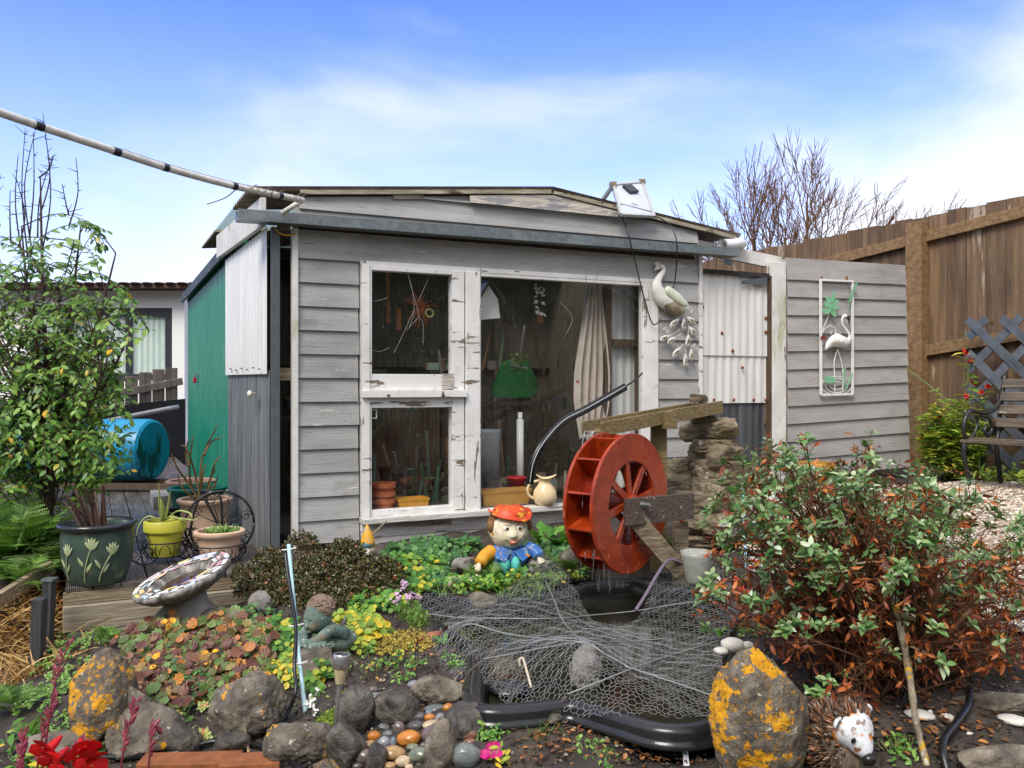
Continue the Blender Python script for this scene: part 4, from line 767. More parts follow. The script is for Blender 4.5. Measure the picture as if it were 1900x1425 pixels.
# ---------------------------------------------------------------- bench and lattice
IRON = mat('black_cast_iron', [(.3, (.012, .012, .013)), (.7, (.03, .03, .032))], scale=12, rough=.35, bump=.15, spots=[(9, .66, .72, (.12, .1, .08))])
SLAT = mat('worn_bench_slat', [(.3, lin(66,58,50)), (.7, lin(126,112,96))], scale=3, stretch=(1.2, 9, 9), rough=.5, bump=.35, ivar=.2, spots=[(5, .64, .68, lin(200,196,186), (.7, 4, 4))])
bo = P(1788, 818, 6.7); bo[2] = 0; bo[2] = h(bo[0], bo[1]); bx = np.array([.55, -.835, 0]); by_ = np.array([.835, .55, 0])
Bp = lambda a, b, c: bo + bx * a + by_ * b + np.array([0, 0, c])
be = thing('garden_bench', 'old bench with black cast iron scrolled ends and worn slats at the right edge', 'bench', Bp(.7, .25, 0), math.atan2(-.835, .55))
for k in range(5): m = MB(); m.bar(Bp(-.03, .03 + .085 * k, .40 - .012 * abs(k - 1)), Bp(1.3, .03 + .085 * k, .40 - .012 * abs(k - 1)), .07, .025); m.build('seat_slat', SLAT, be, bevel=.004)
for k in range(4): m = MB(); m.bar(Bp(.0, .49 + .03 * k, .52 + .105 * k), Bp(1.3, .49 + .03 * k, .52 + .105 * k), .025, .075, up=(by_ * .3 + np.array([0, 0, 1]))); m.build('back_slat', SLAT, be, bevel=.004)
for e in (0, 1.27):
    m = MB(); tb = lambda pts, r: m.tube(spline([Bp(e, a, b) for a, b in pts], 24), r, 8)
    tb([(.02, .385), (.0, .3), (.03, .2), (.07, .1), (.05, .0), (.0, -.03)], .02); tb([(.48, .36), (.5, .25), (.53, .12), (.56, -.03)], .02)
    tb([(.0, .385), (.2, .37), (.4, .36), (.5, .4), (.54, .6), (.6, .86), (.63, .9)], .018)
    m.build('cast_end', IRON, be, smooth=True)
    m = MB(); tb([(.05, .39), (.0, .46), (.02, .56), (.1, .62), (.2, .61), (.34, .6), (.46, .63), (.55, .7)], .017); m.build('arm_rest', IRON, be, smooth=True)
    m = MB(); tb([(.1, .4), (.16, .45), (.2, .53), (.16, .58), (.1, .55)], .012); tb([(.25, .58), (.36, .56), (.42, .48), (.36, .42), (.3, .45), (.33, .5)], .013); m.build('scroll', IRON, be, smooth=True)
LAT = mat('grey_blue_lattice', [(.3, lin(72,78,86)), (.7, lin(104,110,118))], scale=3, stretch=(3, 3, 3), rough=.6, bump=.2, ivar=.12, spots=[(8, .66, .7, lin(170,168,160))])
lo = pv + fd * .62 - np.array([.835, .55]) * .2
la = thing('lattice_trellis', 'grey blue diagonal lattice trellis leaning on the brown fence behind the bench', 'trellis', (lo[0], lo[1], h(*lo)))
Lp = lambda a, z_, o_: np.array([lo[0], lo[1], 0]) + np.array([fd[0], fd[1], 0]) * a - np.array([.835, .55, 0]) * o_ + np.array([0, 0, z_])
zt_, zb_ = 1 - (597 - CY) / F * (pv + fd * .45)[1], .25; wd = 1.3; pit = .29
for o_, sgn in ((.0, 1), (.013, -1)):
    m = MB()
    for k in range(-9, 16):
        # line z = zb + sgn*(a - k*pit) clipped to the rectangle
        a0 = k * pit; pts = []
        lo_a, hi_a = 0, wd
        if sgn > 0: s0 = max(lo_a, a0); s1 = min(hi_a, a0 + (zt_ - zb_)); f_ = lambda a_: zb_ + (a_ - a0)
        else: s0 = max(lo_a, a0); s1 = min(hi_a, a0 + (zt_ - zb_)); f_ = lambda a_: zt_ - (a_ - a0)
        if s1 - s0 > .08: m.bar(Lp(s0, f_(s0), o_), Lp(s1, f_(s1), o_), .072, .01, up=(.835, .55, 0))
    m.build('lattice_strips', LAT, la)
# ---------------------------------------------------------------- pots and planters on the deck
def sticks(a, b, r0, r1=None, n=3):
    """many thin straight bars at once"""
    a = np.asarray(a, float); b = np.asarray(b, float); N = len(a); r1 = r0 if r1 is None else r1
    r0 = np.broadcast_to(r0, N); r1 = np.broadcast_to(r1, N)
    d = b - a; d /= np.linalg.norm(d, axis=1)[:, None] + 1e-9; ref = np.where(np.abs(d[:, 2:3]) < .9, np.array([[0, 0, 1.0]]), np.array([[1.0, 0, 0]]))
    x = np.cross(ref, d); x /= np.linalg.norm(x, axis=1)[:, None]; y = np.cross(d, x); an = np.arange(n) * 6.2832 / n
    ring = np.cos(an)[None, :, None] * x[:, None] + np.sin(an)[None, :, None] * y[:, None]
    v = np.concatenate([a[:, None] + ring * r0[:, None, None], b[:, None] + ring * r1[:, None, None]], 1).reshape(-1, 3)
    f = np.array([(j, (j + 1) % n, n + (j + 1) % n, n + j) for j in range(n)])
    return v, (f[None] + (np.arange(N) * 2 * n)[:, None, None]).reshape(-1, 4)
def blob(c, size, bumps=(), R3=None, k=5, nz=0, seed=0):
    v, f = ico(k); r = np.ones(len(v))
    for d, amp, w in bumps:
        d = np.array(d, float); d /= np.linalg.norm(d); an = np.arccos(np.clip(v @ d, -1, 1)); r += amp * np.exp(-(an / w) ** 2)
    if nz: r += nz * nz3(v, 3, seed)
    p = v * r[:, None] * (np.array(size, float) / 2)
    return (p if R3 is None else p @ np.array(R3).T) + np.array(c), f
PSOIL = mat('potting_soil', [(.3, (.012, .009, .007)), (.7, (.05, .036, .026))], scale=60, rough=.9, bump=.6)
GLZ = mat('green_glazed_pot', [(.3, (.03, .055, .045)), (.6, (.055, .09, .07)), (.8, (.08, .115, .09))], scale=7, rough=.3, bump=.08, spots=[(9, .6, .66, (.2, .24, .13), (1, 1, .6)), (4, .62, .8, (.03, .05, .055))])
c = P(181, 1076, 4.38); c[2] = .0
gp_ = thing('glazed_pot', 'large dark green glazed pot with pale flower motifs on the deck corner', 'pot', c)
prof = [(.125, 0), (.135, .01), (.158, .08), (.17, .16), (.172, .23), (.166, .265), (.176, .275), (.186, .285), (.184, .3), (.168, .302), (.16, .285), (.155, .26)]
m = MB(); m.lathe(prof, c, 48, close=False); m.lathe([(.125, 0), (0, .001)], c, 24); m.build('pot_body', GLZ, gp_, smooth=True)
m = MB(); m.lathe([(.172, .268), (.188, .285), (.186, .3), (.17, .305), (.16, .29)], c, 48, close=False); m.build('pot_rim', plain('dark_glaze', (.02, .022, .024), .25), gp_, smooth=True)
m = MB(); m.lathe([(0, .272), (.1, .275), (.162, .265)], c, 30); m.build('soil', PSOIL, gp_, smooth=True)
MOT = plain('pale_green_motif', (.33, .38, .2), .4, .2)
def on_pot(a, zz, o=.003):
    r_ = np.interp(zz, [p[1] for p in prof[:6]], [p[0] for p in prof[:6]]) + o; return c + np.array([r_ * math.sin(a), -r_ * math.cos(a), zz])
m = MB()
for a0, a1, z1, lean in ((-.62, -.42, .17, .1), (.05, .3, .2, .3), (.5, .85, .17, .2)):
    st_ = [on_pot(a0 + (a1 - a0) * t ** 1.6, .02 + (z1 - .02) * t) for t in np.linspace(0, 1, 14)]; m.tube(st_, .003, 5)
    for da, l in ((-.16, .045), (-.08, .06), (0, .065), (.08, .06), (.16, .045)):
        n_ = 5; L_ = [on_pot(a1 + da * t * 1.1, z1 - .015 + l * t) for t in np.linspace(0, 1, n_)]; m.tube(L_, [.004, .009, .01, .007, .001], 6, flat=.3, nrm=[math.sin(a1), -math.cos(a1), 0])
    for s_, tz in ((-1, .45), (1, .3)):
        L_ = [on_pot(a0 + (a1 - a0) * tz ** 1.6 + s_ * (.05 + .16 * t), .02 + (z1 - .02) * tz + .05 * t) for t in np.linspace(0, 1, 5)]; m.tube(L_, [.002, .007, .009, .006, .001], 6, flat=.3, nrm=[math.sin(a0), -math.cos(a0), 0])
m.build('flower_motif', MOT, gp_, smooth=True)
DST = mat('dead_brown_stem', [(.3, (.025, .012, .008)), (.7, (.1, .05, .03))], scale=12, rough=.6, bump=.3, ivar=.3)
st_ = thing('cut_stem_plant', 'clump of cut brown stems standing in the dark green glazed pot', 'plant', c + np.array([0, 0, .27]))
rg = random.Random(2)
for i, (x0, x1, y1, r_) in enumerate([(150, 117, 928, .004), (158, 122, 918, .009), (165, 140, 908, .01), (168, 128, 925, .006), (172, 152, 920, .011), (178, 160, 905, .008), (182, 170, 918, .01), (186, 176, 912, .007), (190, 192, 905, .011), (196, 191, 900, .008), (155, 138, 935, .008), (162, 147, 922, .007)]):
    a = P(x0, 968, 4.38 + rg.uniform(-.05, .05)); a[2] = .27; b = P(x1, y1, 4.38 + rg.uniform(-.1, .1)); m = MB(); m.tube([a, (a + b) / 2 + [0, 0, .008], b], [r_, r_ * .9, r_ * .8], 7); m.build('stem', DST, st_, ang=40)
# yellow pot
YPOT = mat('lime_yellow_paint', [(.3, (.42, .4, .03)), (.7, (.55, .52, .06))], scale=8, rough=.5, bump=.08, spots=[(8, .62, .7, (.2, .17, .04))])
def band_pot(name, label, c, r0, r1, hh, mt, lip=.012, lh=.045, soil=True, extra=()):
    t = thing(name, label, 'pot', c); m = MB()
    m.lathe([(r0, 0), (r1 - lip, hh - lh), (r1, hh - lh + .003), (r1 + .001, hh - .006), (r1 - .004, hh), (r1 - .016, hh), (r1 - .02, hh - .03)] if not extra else extra, c, 40, close=False); m.lathe([(r0, 0), (0, .001)], c, 20); m.build('pot_body', mt, t, ang=50)
    if soil: m = MB(); m.lathe([(0, hh - .02), (r1 - .018, hh - .028)], c, 24, close=False); m.build('soil', PSOIL, t, smooth=True)
    return t
c = P(306, 1040, 4.85); c[2] = .035; ypc = c.copy()
t = band_pot('yellow_pot', 'lime yellow pot standing in a black wire planter on the deck', c, .075, .112, .2, YPOT, lh=.06)
m = MB(); m.lathe([(.098, .13), (.106, .134), (.106, .14), (.1, .144)], c, 40, close=False); m.build('moulded_ring', YPOT, t, smooth=True)
CRM = mat('cream_terracotta', [(.3, lin(196,160,130)), (.7, lin(222,192,164))], scale=6, rough=.7, bump=.1, spots=[(5, .6, .75, lin(168,140,110)), (14, .66, .7, lin(120,104,80))])
rolled = lambda r0, r1, hh: [(r0, 0), (r1 * .9, hh * .55), (r1 * .97, hh - .04), (r1 + .004, hh - .034), (r1 + .016, hh - .02), (r1 + .014, hh - .006), (r1 + .002, hh), (r1 - .012, hh - .006), (r1 - .016, hh - .04)]
c1 = P(380, 1003, 5.5); c1[2] = 0; band_pot('cream_pot', 'tall cream pot with rolled rim holding a bare rose bush', c1, .13, .158, .275, CRM, extra=rolled(.13, .155, .275))
c2 = P(366, 981, 5.98); c2[2] = 0; band_pot('green_pot', 'bright green plastic pot behind the tall cream pot', c2, .15, .19, .29, plain('emerald_plastic', (.006, .2, .11), .4, .2, spots=[(6, .62, .7, (.02, .12, .08))]), extra=rolled(.15, .182, .29))
c3 = P(355, 975, 6.4); c3[2] = 0; band_pot('clay_pot', 'pinkish clay pot half hidden behind the green pot', c3, .13, .17, .29, plain('pink_clay', lin(190,150,130), .75), extra=rolled(.13, .165, .29))
c4 = P(407, 1043, 4.86); c4[2] = .03; band_pot('succulent_pot', 'low cream pot of green succulents in front of the tall cream pot', c4, .1, .132, .15, CRM, extra=rolled(.1, .126, .15))
m = MB(); c = P(318, 990, 5.6); m.box((c[0], c[1], .1), (.1, .06, .2), rz=.3); bx_ = m.build('black_box', BLK, label='slim black box with white letters between the yellow and green pots', cat='box', bevel=.004)
text_mesh('Ph', .06, face_M((c[0] + .022, c[1] - .034, .085), .3), plain('white_letters', (.75,)*3), bx_)
text_mesh('X', .05, face_M((c[0] + .02, c[1] - .034, .14), .3), plain('white_letters', (.75,)*3), bx_)
# wire tricycle planter
WIRE = plain('black_wire', (.014, .014, .015), .4, .2, spots=[(9, .66, .7, (.1, .05, .03))])
bp = thing('bicycle_planter', 'black wire bicycle planter with one tall and one small wheel around the pots', 'planter', P(380, 1040, 4.85) * [1, 1, 0])
def ring(cn, e1, e2, r_, a0=0, a1=6.2832, n=40): return [cn + (np.array(e1) * math.cos(t) + np.array(e2) * math.sin(t)) * r_ for t in np.linspace(a0, a1, n)]
wc = P(408, 1005, 4.98); wc[2] = .19; we = np.array([.94, .33, 0]); Z_ = np.array([0, 0, 1.0])
m = MB(); m.tube(ring(wc, we, Z_, .19), .007, 7); o = m.build('large_wheel', WIRE, bp, smooth=True)
m = MB()
for k in range(8):
    a = k * .785 + .3; p = wc + (we * math.cos(a) + Z_ * math.sin(a)) * .15; m.tube([p + (we * math.cos(t) + Z_ * math.sin(t)) * .035 * (1 - t / 12) for t in np.linspace(0, 9, 20)], .003, 5); 
    e = wc + (we * math.cos(a) + Z_ * math.sin(a)) * .19; m.tube([wc, e], .0028, 5)
m.build('wheel_spokes', WIRE, o, smooth=True)
for cc, r_ in ((ypc + np.array([-.075, -.09, .06]), .085), (ypc + np.array([.1, .07, .06]), .085)):
    cc[2] = r_ + .005; m = MB(); m.tube(ring(cc, we, Z_, r_), .005, 7); o = m.build('small_wheel', WIRE, bp, smooth=True); m = MB()
    for k in range(6): a = k * 1.047; m.tube([cc, cc + (we * math.cos(a) + Z_ * math.sin(a)) * r_], .0028, 5)
    for k in range(6): a = k * 1.047 + .5; p = cc + (we * math.cos(a) + Z_ * math.sin(a)) * r_ * .7; m.tube(ring(p, we, Z_, r_ * .2, n=12), .0025, 5)
    m.build('wheel_spokes', WIRE, o, smooth=True)
ex, ey = np.array([1.0, 0, 0]), np.array([0, 1.0, 0])
for cc, r_, zs in ((ypc, .118, (.12, .04)), (c4, .14, (.1, .01))):
    m = MB()
    for zz in zs: m.tube(ring(cc * [1, 1, 0] + [0, 0, zz], ex, ey, r_ * (1 if zz > .05 else .8)), .0045, 6)
    for k in range(8):
        a = k * .785; b = cc * [1, 1, 0] + np.array([math.cos(a), math.sin(a), 0]) * r_; m.tube(spline([b + [0, 0, zs[0]], b * [1, 1, 0] + [0, 0, zs[0] * .5 + .02] + np.array([math.cos(a), math.sin(a), 0]) * .012, cc * [1, 1, 0] + np.array([math.cos(a), math.sin(a), 0]) * r_ * .8 + [0, 0, zs[1]]], 8), .0032, 5)
    for k in range(8):
        a = k * .785 + .39; b = cc * [1, 1, 0] + np.array([math.cos(a), math.sin(a), 0]) * r_; tt = np.array([-math.sin(a), math.cos(a), 0]); m.tube([b + tt * .03 * math.cos(t) + [0, 0, zs[0] - .06 + .05 * math.sin(t)] for t in np.linspace(0, 3.14, 9)], .0028, 5)
    m.build('wire_basket', WIRE, bp, smooth=True)
m = MB(); m.tube(spline([ypc + [.1, .03, .06], ypc + [.16, .05, .03], wc + we * -.16 + [0, 0, -.03], wc + we * -.1 + [0, 0, .16], P(407, 975, 4.98), P(412, 955, 4.98), P(406, 917, 4.98), P(375, 913, 5.0)], 40), .0075, 7); m.build('frame_bar', WIRE, bp, smooth=True)
m = MB(); m.tube([P(372, 913, 5.0), P(404, 914, 4.98)], .011, 8); m.build('handle_grip', BLK, bp, smooth=True)
# ---------------------------------------------------------------- mosaic bird bath
bc = P(338, 1068, 4.05); MB_ = Rm('Y', R(-17)) @ Rm('X', R(11)) 
bb_ = thing('bird_bath', 'round concrete bird bath with a mosaic rim tilted on its pedestal', 'bird bath', bc - np.array([0, 0, .25]))
BCON = mat('streaked_concrete', [(.3, lin(48,45,42)), (.5, lin(104,100,94)), (.68, lin(176,172,164))], scale=16, stretch=(1.5, 1.5, .5), rough=.7, bump=.4)
RB = .232
m = MB(); m.lathe([(.06, -.095), (.12, -.085), (.19, -.053), (.228, -.02), (.232, -.005), (.226, .004), (.15, .0), (.142, -.006), (.12, -.035), (.06, -.05), (0, -.052)], bc, 56, M=MB_); m.build('basin', BCON, bb_, smooth=True)
m = MB(); m.lathe([(0, -.03), (.118, -.03)], bc + [0, 0, .0], 30, M=MB_, close=False); m.build('rain_water', mat('brown_water', [(.3, (.02, .012, .006)), (.7, (.07, .03, .012))], scale=9, rough=.06, rvar=.03, bump=0, spots=[(7, .56, .62, (.2, .06, .02))]), bb_, smooth=True)
TES = mat('mosaic_tiles', [(.3, (.45,)*3), (.7, (.55,)*3)], scale=30, rough=.2, bump=.02, island=[(0, lin(222,230,240)), (.3, lin(236,232,216)), (.42, lin(190,214,232)), (.55, lin(226,168,160)), (.7, lin(240,222,130)), (.82, lin(214,150,146)), (.9, lin(244,240,236)), (1, lin(226,160,40))])
m = MB(); rg = random.Random(4)
for rr, n_ in ((.158, 12), (.186, 14), (.213, 17)):
    for k in range(n_):
        a = (k + rg.uniform(-.15, .15)) / n_ * 6.283; w_ = rr * 6.283 / n_ * rg.uniform(.36, .48); hh = rg.uniform(.008, .0125)
        loc_ = [(rr + s_ * hh + rg.uniform(-.003, .003), a + q * w_ / rr * rg.uniform(.7, 1.05)) for s_, q in ((-1, -1), (-1, 1), (1, 1), (1, -1))]
        if rg.random() < .3: loc_ = loc_[:3]
        m.prism([np.array([r_ * math.cos(b), r_ * math.sin(b), .0045]) @ MB_.T + bc for r_, b in loc_], MB_ @ np.array([0, 0, .0025]))
for k in range(12):
    a = rg.uniform(3.6, 6.6); rr = rg.uniform(.122, .14); q = np.array([rr * math.cos(a), rr * math.sin(a), -.02]); v = [q + [.012 * math.cos(b), .012 * math.sin(b), .008 * 0] for b in (0, 1.7, 3.2, 4.6)]; m.prism([x @ MB_.T + bc for x in v], MB_ @ np.array([0, 0, .006]))
m.build('mosaic', TES, bb_)
m = MB(); pc_ = ground(350, 1150); pc_ = np.array([bc[0] + .02, bc[1] + .02, h(bc[0], bc[1])]); m.lathe([(.15, -.08), (.15, .05), (.12, .08), (.09, .12), (.085, max(.14, bc[2] - .11 - pc_[2]))], pc_, 28); m.build('pedestal', CONC, bb_, smooth=True)
# ---------------------------------------------------------------- peacock wall ornament
PEW = mat('chipped_white_metal', [(.3, lin(196,192,184)), (.7, lin(232,230,224))], scale=12, rough=.5, bump=.15, spots=[(14, .6, .66, lin(150,128,96)), (24, .66, .7, lin(96,80,62))])
PEB = mat('brown_bronze_metal', [(.3, lin(96,84,62)), (.6, lin(150,138,112)), (.8, lin(200,192,176))], scale=9, rough=.5, bump=.15)
PEG = plain('pale_green_enamel', lin(206,214,190), .4, .06, spots=[(20, .66, .7, lin(120,110,90))])
pk = thing('peacock_ornament', 'metal peacock wall ornament with curled tail feathers beside the big window', 'wall ornament', at(1253, 580, -.02), TH)
pz_ = lambda X, Y_: at(1190 + X / 6.19, 470 + Y_ / 6.19, -.05)
m = MB(); pts = spline([pz_(165, 185), pz_(200, 150), pz_(248, 155), pz_(258, 200), pz_(215, 265), pz_(180, 340), pz_(185, 420), pz_(240, 520), pz_(330, 590), pz_(420, 640), pz_(490, 668)], 44)
rad = np.interp(np.linspace(0, 1, 44), [0, .06, .12, .2, .32, .45, .58, .7, .82, .93, 1], [.004, .02, .018, .013, .017, .03, .048, .06, .055, .03, .006]) * 1.02
m.tube(pts, rad, 14, flat=.7, nrm=WW); m.build('body', PEW, pk, smooth=True)
m = MB(); m.tube(spline([pz_(240, 560), pz_(330, 610), pz_(420, 650), pz_(486, 672)], 16) - WW * .012, np.interp(np.linspace(0, 1, 16), [0, .4, .8, 1], [.03, .055, .035, .006]), 12, flat=.7, nrm=WW); m.build('underside', PEB, pk, smooth=True)
m = MB(); m.tube(spline([pz_(270, 420), pz_(310, 440), pz_(400, 510), pz_(480, 575), pz_(540, 606)], 18) - WW * .035 - UU * .022, np.interp(np.linspace(0, 1, 18), [0, .2, .55, .85, 1], [.016, .034, .038, .02, .004]), 12, flat=.45, nrm=WW); m.build('wing', PEG, pk, smooth=True)
m = MB(); m.tube([pz_(172, 178), pz_(145, 202)], [.01, .001], 6); m.build('beak', PEW, pk, smooth=True)
for a, b in ((150, 110), (182, 90), (215, 105)):
    m = MB(); m.tube(spline([pz_(185, 132), (pz_(185, 132) + pz_(a, b)) / 2, pz_(a, b)], 7), [.003, .007, .01, .011, .009, .005, .001], 8, flat=.5, nrm=WW); m.build('crest_feather', PEW, pk, smooth=True)
m = MB(); v, f = ico(2); m.add(v * .005 + pz_(196, 152) - WW * .016, f); m.build('eye', BLK, pk)
def spiral(X, Y_, r_, n=2.2, ph=0): return [pz_(X + math.cos(ph + t) * r_ * (t / (n * 6.283)), Y_ + math.sin(ph + t) * r_ * (t / (n * 6.283))) for t in np.linspace(.6, n * 6.283, 30)]
for X, Y_, r_ in ((412, 715, 38), (278, 880, 36), (548, 645, 42), (612, 1070, 34)):
    m = MB(); m.tube(spiral(X, Y_, r_), .0022, 5); m.build('curl_wire', PEW, pk, smooth=True)
for (x0, y0, x1, y1, sx_, sy_) in ((440, 745, 330, 850, 480, 690), (488, 735, 492, 890, 488, 680), (520, 725, 628, 820, 495, 690), (548, 840, 640, 950, 500, 690), (330, 945, 215, 1005, 450, 870), (400, 965, 300, 1040, 460, 920), (540, 930, 532, 1080, 540, 830), (455, 1075, 360, 1195, 490, 1040), (508, 1150, 508, 1310, 502, 1100), (572, 1095, 575, 1240, 555, 1000)):
    a, b = pz_(x0, y0), pz_(x1, y1); 
    m = MB(); m.tube(spline([a, a + (b - a) * .35, a + (b - a) * .7, b], 12), np.array([.002, .007, .012, .016, .019, .0215, .023, .0235, .022, .018, .012, .003]), 12, flat=.3, nrm=WW); fe = m.build('tail_feather', PEW, pk, smooth=True)
    m = MB(); d = (b - a); 
    for s_, r_ in ((.72, .014), (.55, .010), (.42, .006)):
        cn = a + d * s_ - WW * .009; m.tube([cn + UU * r_ * math.cos(t) + Z_ * r_ * math.sin(t) for t in np.linspace(0, 6.283, 16)], .0022, 5)
    m.build('eye_ring', PEB, fe, smooth=True)
    m = MB(); m.tube(spline([pz_(sx_, sy_), (pz_(sx_, sy_) + a) / 2, a], 6), .0022, 5); m.build('feather_stalk', PEW, fe, smooth=True)
# ---------------------------------------------------------------- flamingo panel
fl = thing('flamingo_ornament', 'white metal frame with a flamingo and green leaves hung on the weatherboard screen', 'wall ornament', at(1552, 625, -.03), TH)
fz_ = lambda X, Y_, v=-.045: at(1500 + X / 5.7, 500 + Y_ / 5.7, v)
FW = mat('rust_edged_white_metal', [(.3, lin(222,220,214)), (.7, lin(242,241,238))], scale=9, rough=.5, bump=.05, spots=[(12, .68, .72, lin(150,100,60))])
FGm = plain('sage_enamel', lin(128,186,146), .45, .12)
m = MB()
cs = [(128, 110), (466, 125), (466, 1318), (132, 1325)]
for i in range(4): m.bar(fz_(*cs[i]), fz_(*cs[(i + 1) % 4]), .016, .016, up=WW)
m.build('frame', FW, fl)
m = MB(); pts = spline([fz_(405, 500, -.06), fz_(380, 492, -.06), fz_(358, 520, -.06), fz_(362, 580, -.06), fz_(410, 650, -.06), fz_(438, 710, -.06), fz_(415, 760, -.06), fz_(360, 765, -.06), fz_(290, 750, -.06), fz_(220, 790, -.06), fz_(180, 850, -.06)], 44)
m.tube(pts, np.interp(np.linspace(0, 1, 44), [0, .07, .14, .3, .45, .56, .66, .78, .9, 1], [.012, .018, .012, .0095, .011, .02, .044, .058, .034, .004]), 12, flat=.6, nrm=WW); m.build('flamingo_body', FW, fl, smooth=True)
m = MB(); m.tube(spline([fz_(405, 505, -.062), fz_(428, 535, -.062), fz_(428, 595, -.062)], 8), [.012, .012, .011, .01, .008, .006, .004, .001], 8, flat=.6, nrm=WW); m.build('flamingo_beak', BLK, fl, smooth=True)
m = MB(); v, f = ico(2); m.add(v * .004 + fz_(398, 510, -.082), f); m.build('flamingo_eye', BLK, fl)
m = MB()
for k in range(8): m.tube(spline([fz_(250 + k * 18, 735, -.098 + .002 * abs(k - 4)), fz_(255 + k * 18, 765, -.098), fz_(248 + k * 18, 792, -.09)], 6), [.002, .006, .007, .006, .004, .001], 6, flat=.5, nrm=WW)
m.build('wing_feathers', mat('brown_tipped_feather', [(.4, lin(236,234,228)), (.65, lin(150,126,92))], scale=14, rough=.5), fl, smooth=True)
for px in (300, 318): m = MB(); m.tube(spline([fz_(308, 840), fz_(px + (px - 309) * 3.2, 980), fz_(px + (px - 306) * 4.0, 1120), fz_(px + (px - 306) * 3.6, 1305)], 12), .0045, 6); m.build('leg', FW, fl, smooth=True)
for a, b in ((158, 98), (118, 76), (72, 40)): m = MB(); m.tube([fz_(298 + a * math.cos(t), 1228 + b * math.sin(t), -.04) for t in np.linspace(0, 6.283, 36)], .0028, 5); m.build('water_ring', FW, fl, smooth=True)
def leafprism(m, pts, v=-.055, th=.004): m.prism([fz_(X, Y_, v) for X, Y_ in pts], -WW * th)
m = MB()
for x, y, w_, hh, an in ((258, 300, 22, 62, .1), (210, 325, 24, 40, -.5), (200, 375, 26, 40, -1.0), (185, 440, 30, 42, -1.5), (235, 415, 26, 50, 0), (285, 350, 22, 45, .9), (280, 405, 22, 44, 1.3), (262, 460, 24, 46, 2.6)):
    a = np.linspace(0, 6.283, 14)[:-1]; m.prism([fz_(x + w_ * math.cos(t) * math.cos(an) - hh * math.sin(t) * math.sin(an), y + w_ * math.cos(t) * math.sin(an) + hh * math.sin(t) * math.cos(an), -.055 - .003 * (x % 3)) for t in a], -WW * .004)
m.build('monstera_leaf', FGm, fl)
m = MB(); m.tube(spline([fz_(215, 470), fz_(200, 520), fz_(165, 600), fz_(148, 680)], 10), .003, 5); m.build('leaf_stalk', FW, fl, smooth=True)
m = MB(); m.tube(spline([fz_(150, 670), fz_(180, 620), fz_(240, 595), fz_(285, 625), fz_(280, 690), fz_(245, 695), fz_(235, 660), fz_(255, 650)], 22), .0025, 5); m.build('curl_wire', FW, fl, smooth=True)
m = MB()
for k in range(9):
    t = k / 8; x, y = 430 + 75 * t, 330 - 180 * t; w_ = 26 * (1 - .5 * t)
    leafprism(m, [(x, y), (x - w_, y - 12), (x - w_ * .8, y + 4), (x, y + 14)]); leafprism(m, [(x, y + 12), (x + w_ * .9, y + 6), (x + w_, y - 10), (x, y - 2)], -.0552)
m.tube(spline([fz_(500, 150), fz_(470, 250), fz_(420, 380), fz_(432, 440)], 10), .003, 5); m.build('fern_leaf', FGm, fl)
m = MB(); a = np.linspace(0, 6.283, 23)[:-1]; leafprism(m, [(222 + (56 + 14 * (i % 2)) * math.cos(t), 1165 + (30 + 16 * (i % 2)) * math.sin(t)) for i, t in enumerate(a)], -.06); m.build('lily_leaf', FGm, fl)
m = MB(); m.tube(spline([fz_(400, 1035, -.06), fz_(375, 1080, -.06), fz_(380, 1180, -.06), fz_(402, 1280, -.06)], 10), [.001, .006, .009, .01, .01, .009, .008, .007, .006, .003], 6, flat=.4, nrm=WW); m.tube(spline([fz_(468, 1080, -.06), fz_(440, 1160, -.06), fz_(400, 1275, -.06)], 8), [.001, .005, .007, .008, .008, .007, .006, .003], 6, flat=.4, nrm=WW); m.build('reed_leaf', FGm, fl, smooth=True)
m = MB()
for k in range(6): a = k * 1.05; leafprism(m, [(160, 722), (160 + 38 * math.cos(a - .3), 722 + 22 * math.sin(a - .3)), (160 + 42 * math.cos(a + .1), 722 + 26 * math.sin(a + .1)), (160 + 30 * math.cos(a + .4), 722 + 20 * math.sin(a + .4))], -.058)
m.build('red_flower', plain('dark_red_enamel', lin(130,36,28), .5), fl)
for X in (142, 408): m = MB(); m.tube([fz_(X, 75, -.03), fz_(X, 105, -.035)], .008, 7); m.build('screw_hook', RSPOT, fl)
# ---------------------------------------------------------------- garden gnome with a big head
SK = mat('weathered_cream_paint', [(.3, lin(206,190,158)), (.6, lin(230,220,196)), (.8, lin(240,234,216))], scale=14, rough=.65, bump=.15, spots=[(30, .57, .66, lin(140,122,96)), (60, .585, .66, lin(124,108,86)), (13, .62, .64, lin(206,140,30))])
HAT = mat('orange_red_hat_paint', [(.3, lin(176,44,14)), (.55, lin(214,72,20)), (.75, lin(236,130,30))], scale=9, rough=.45, bump=.1, spots=[(16, .58, .61, lin(232,176,50)), (34, .56, .63, lin(120,40,20)), (60, .6, .65, lin(206,150,90))])
HAIR = plain('brown_hair_paint', lin(120,86,54), .7, .25, spots=[(7, .64, .68, lin(170,140,60))])
BLJ = mat('chipped_blue_paint', [(.3, lin(40,96,170)), (.7, lin(66,128,200))], scale=9, rough=.5, bump=.12, spots=[(18, .6, .63, lin(214,140,40)), (30, .55, .62, lin(150,170,190)), (50, .57, .63, lin(64,66,74)), (14, .58, .66, lin(88,104,120))])
TURQ = plain('turquoise_paint', lin(90,190,180), .5, .15, spots=[(8, .62, .68, lin(200,210,190))])
GST = mat('grey_statue_stone', [(.3, lin(96,92,88)), (.7, lin(168,162,154))], scale=10, rough=.8, bump=.35, spots=[(5, .62, .68, lin(180,130,30))])
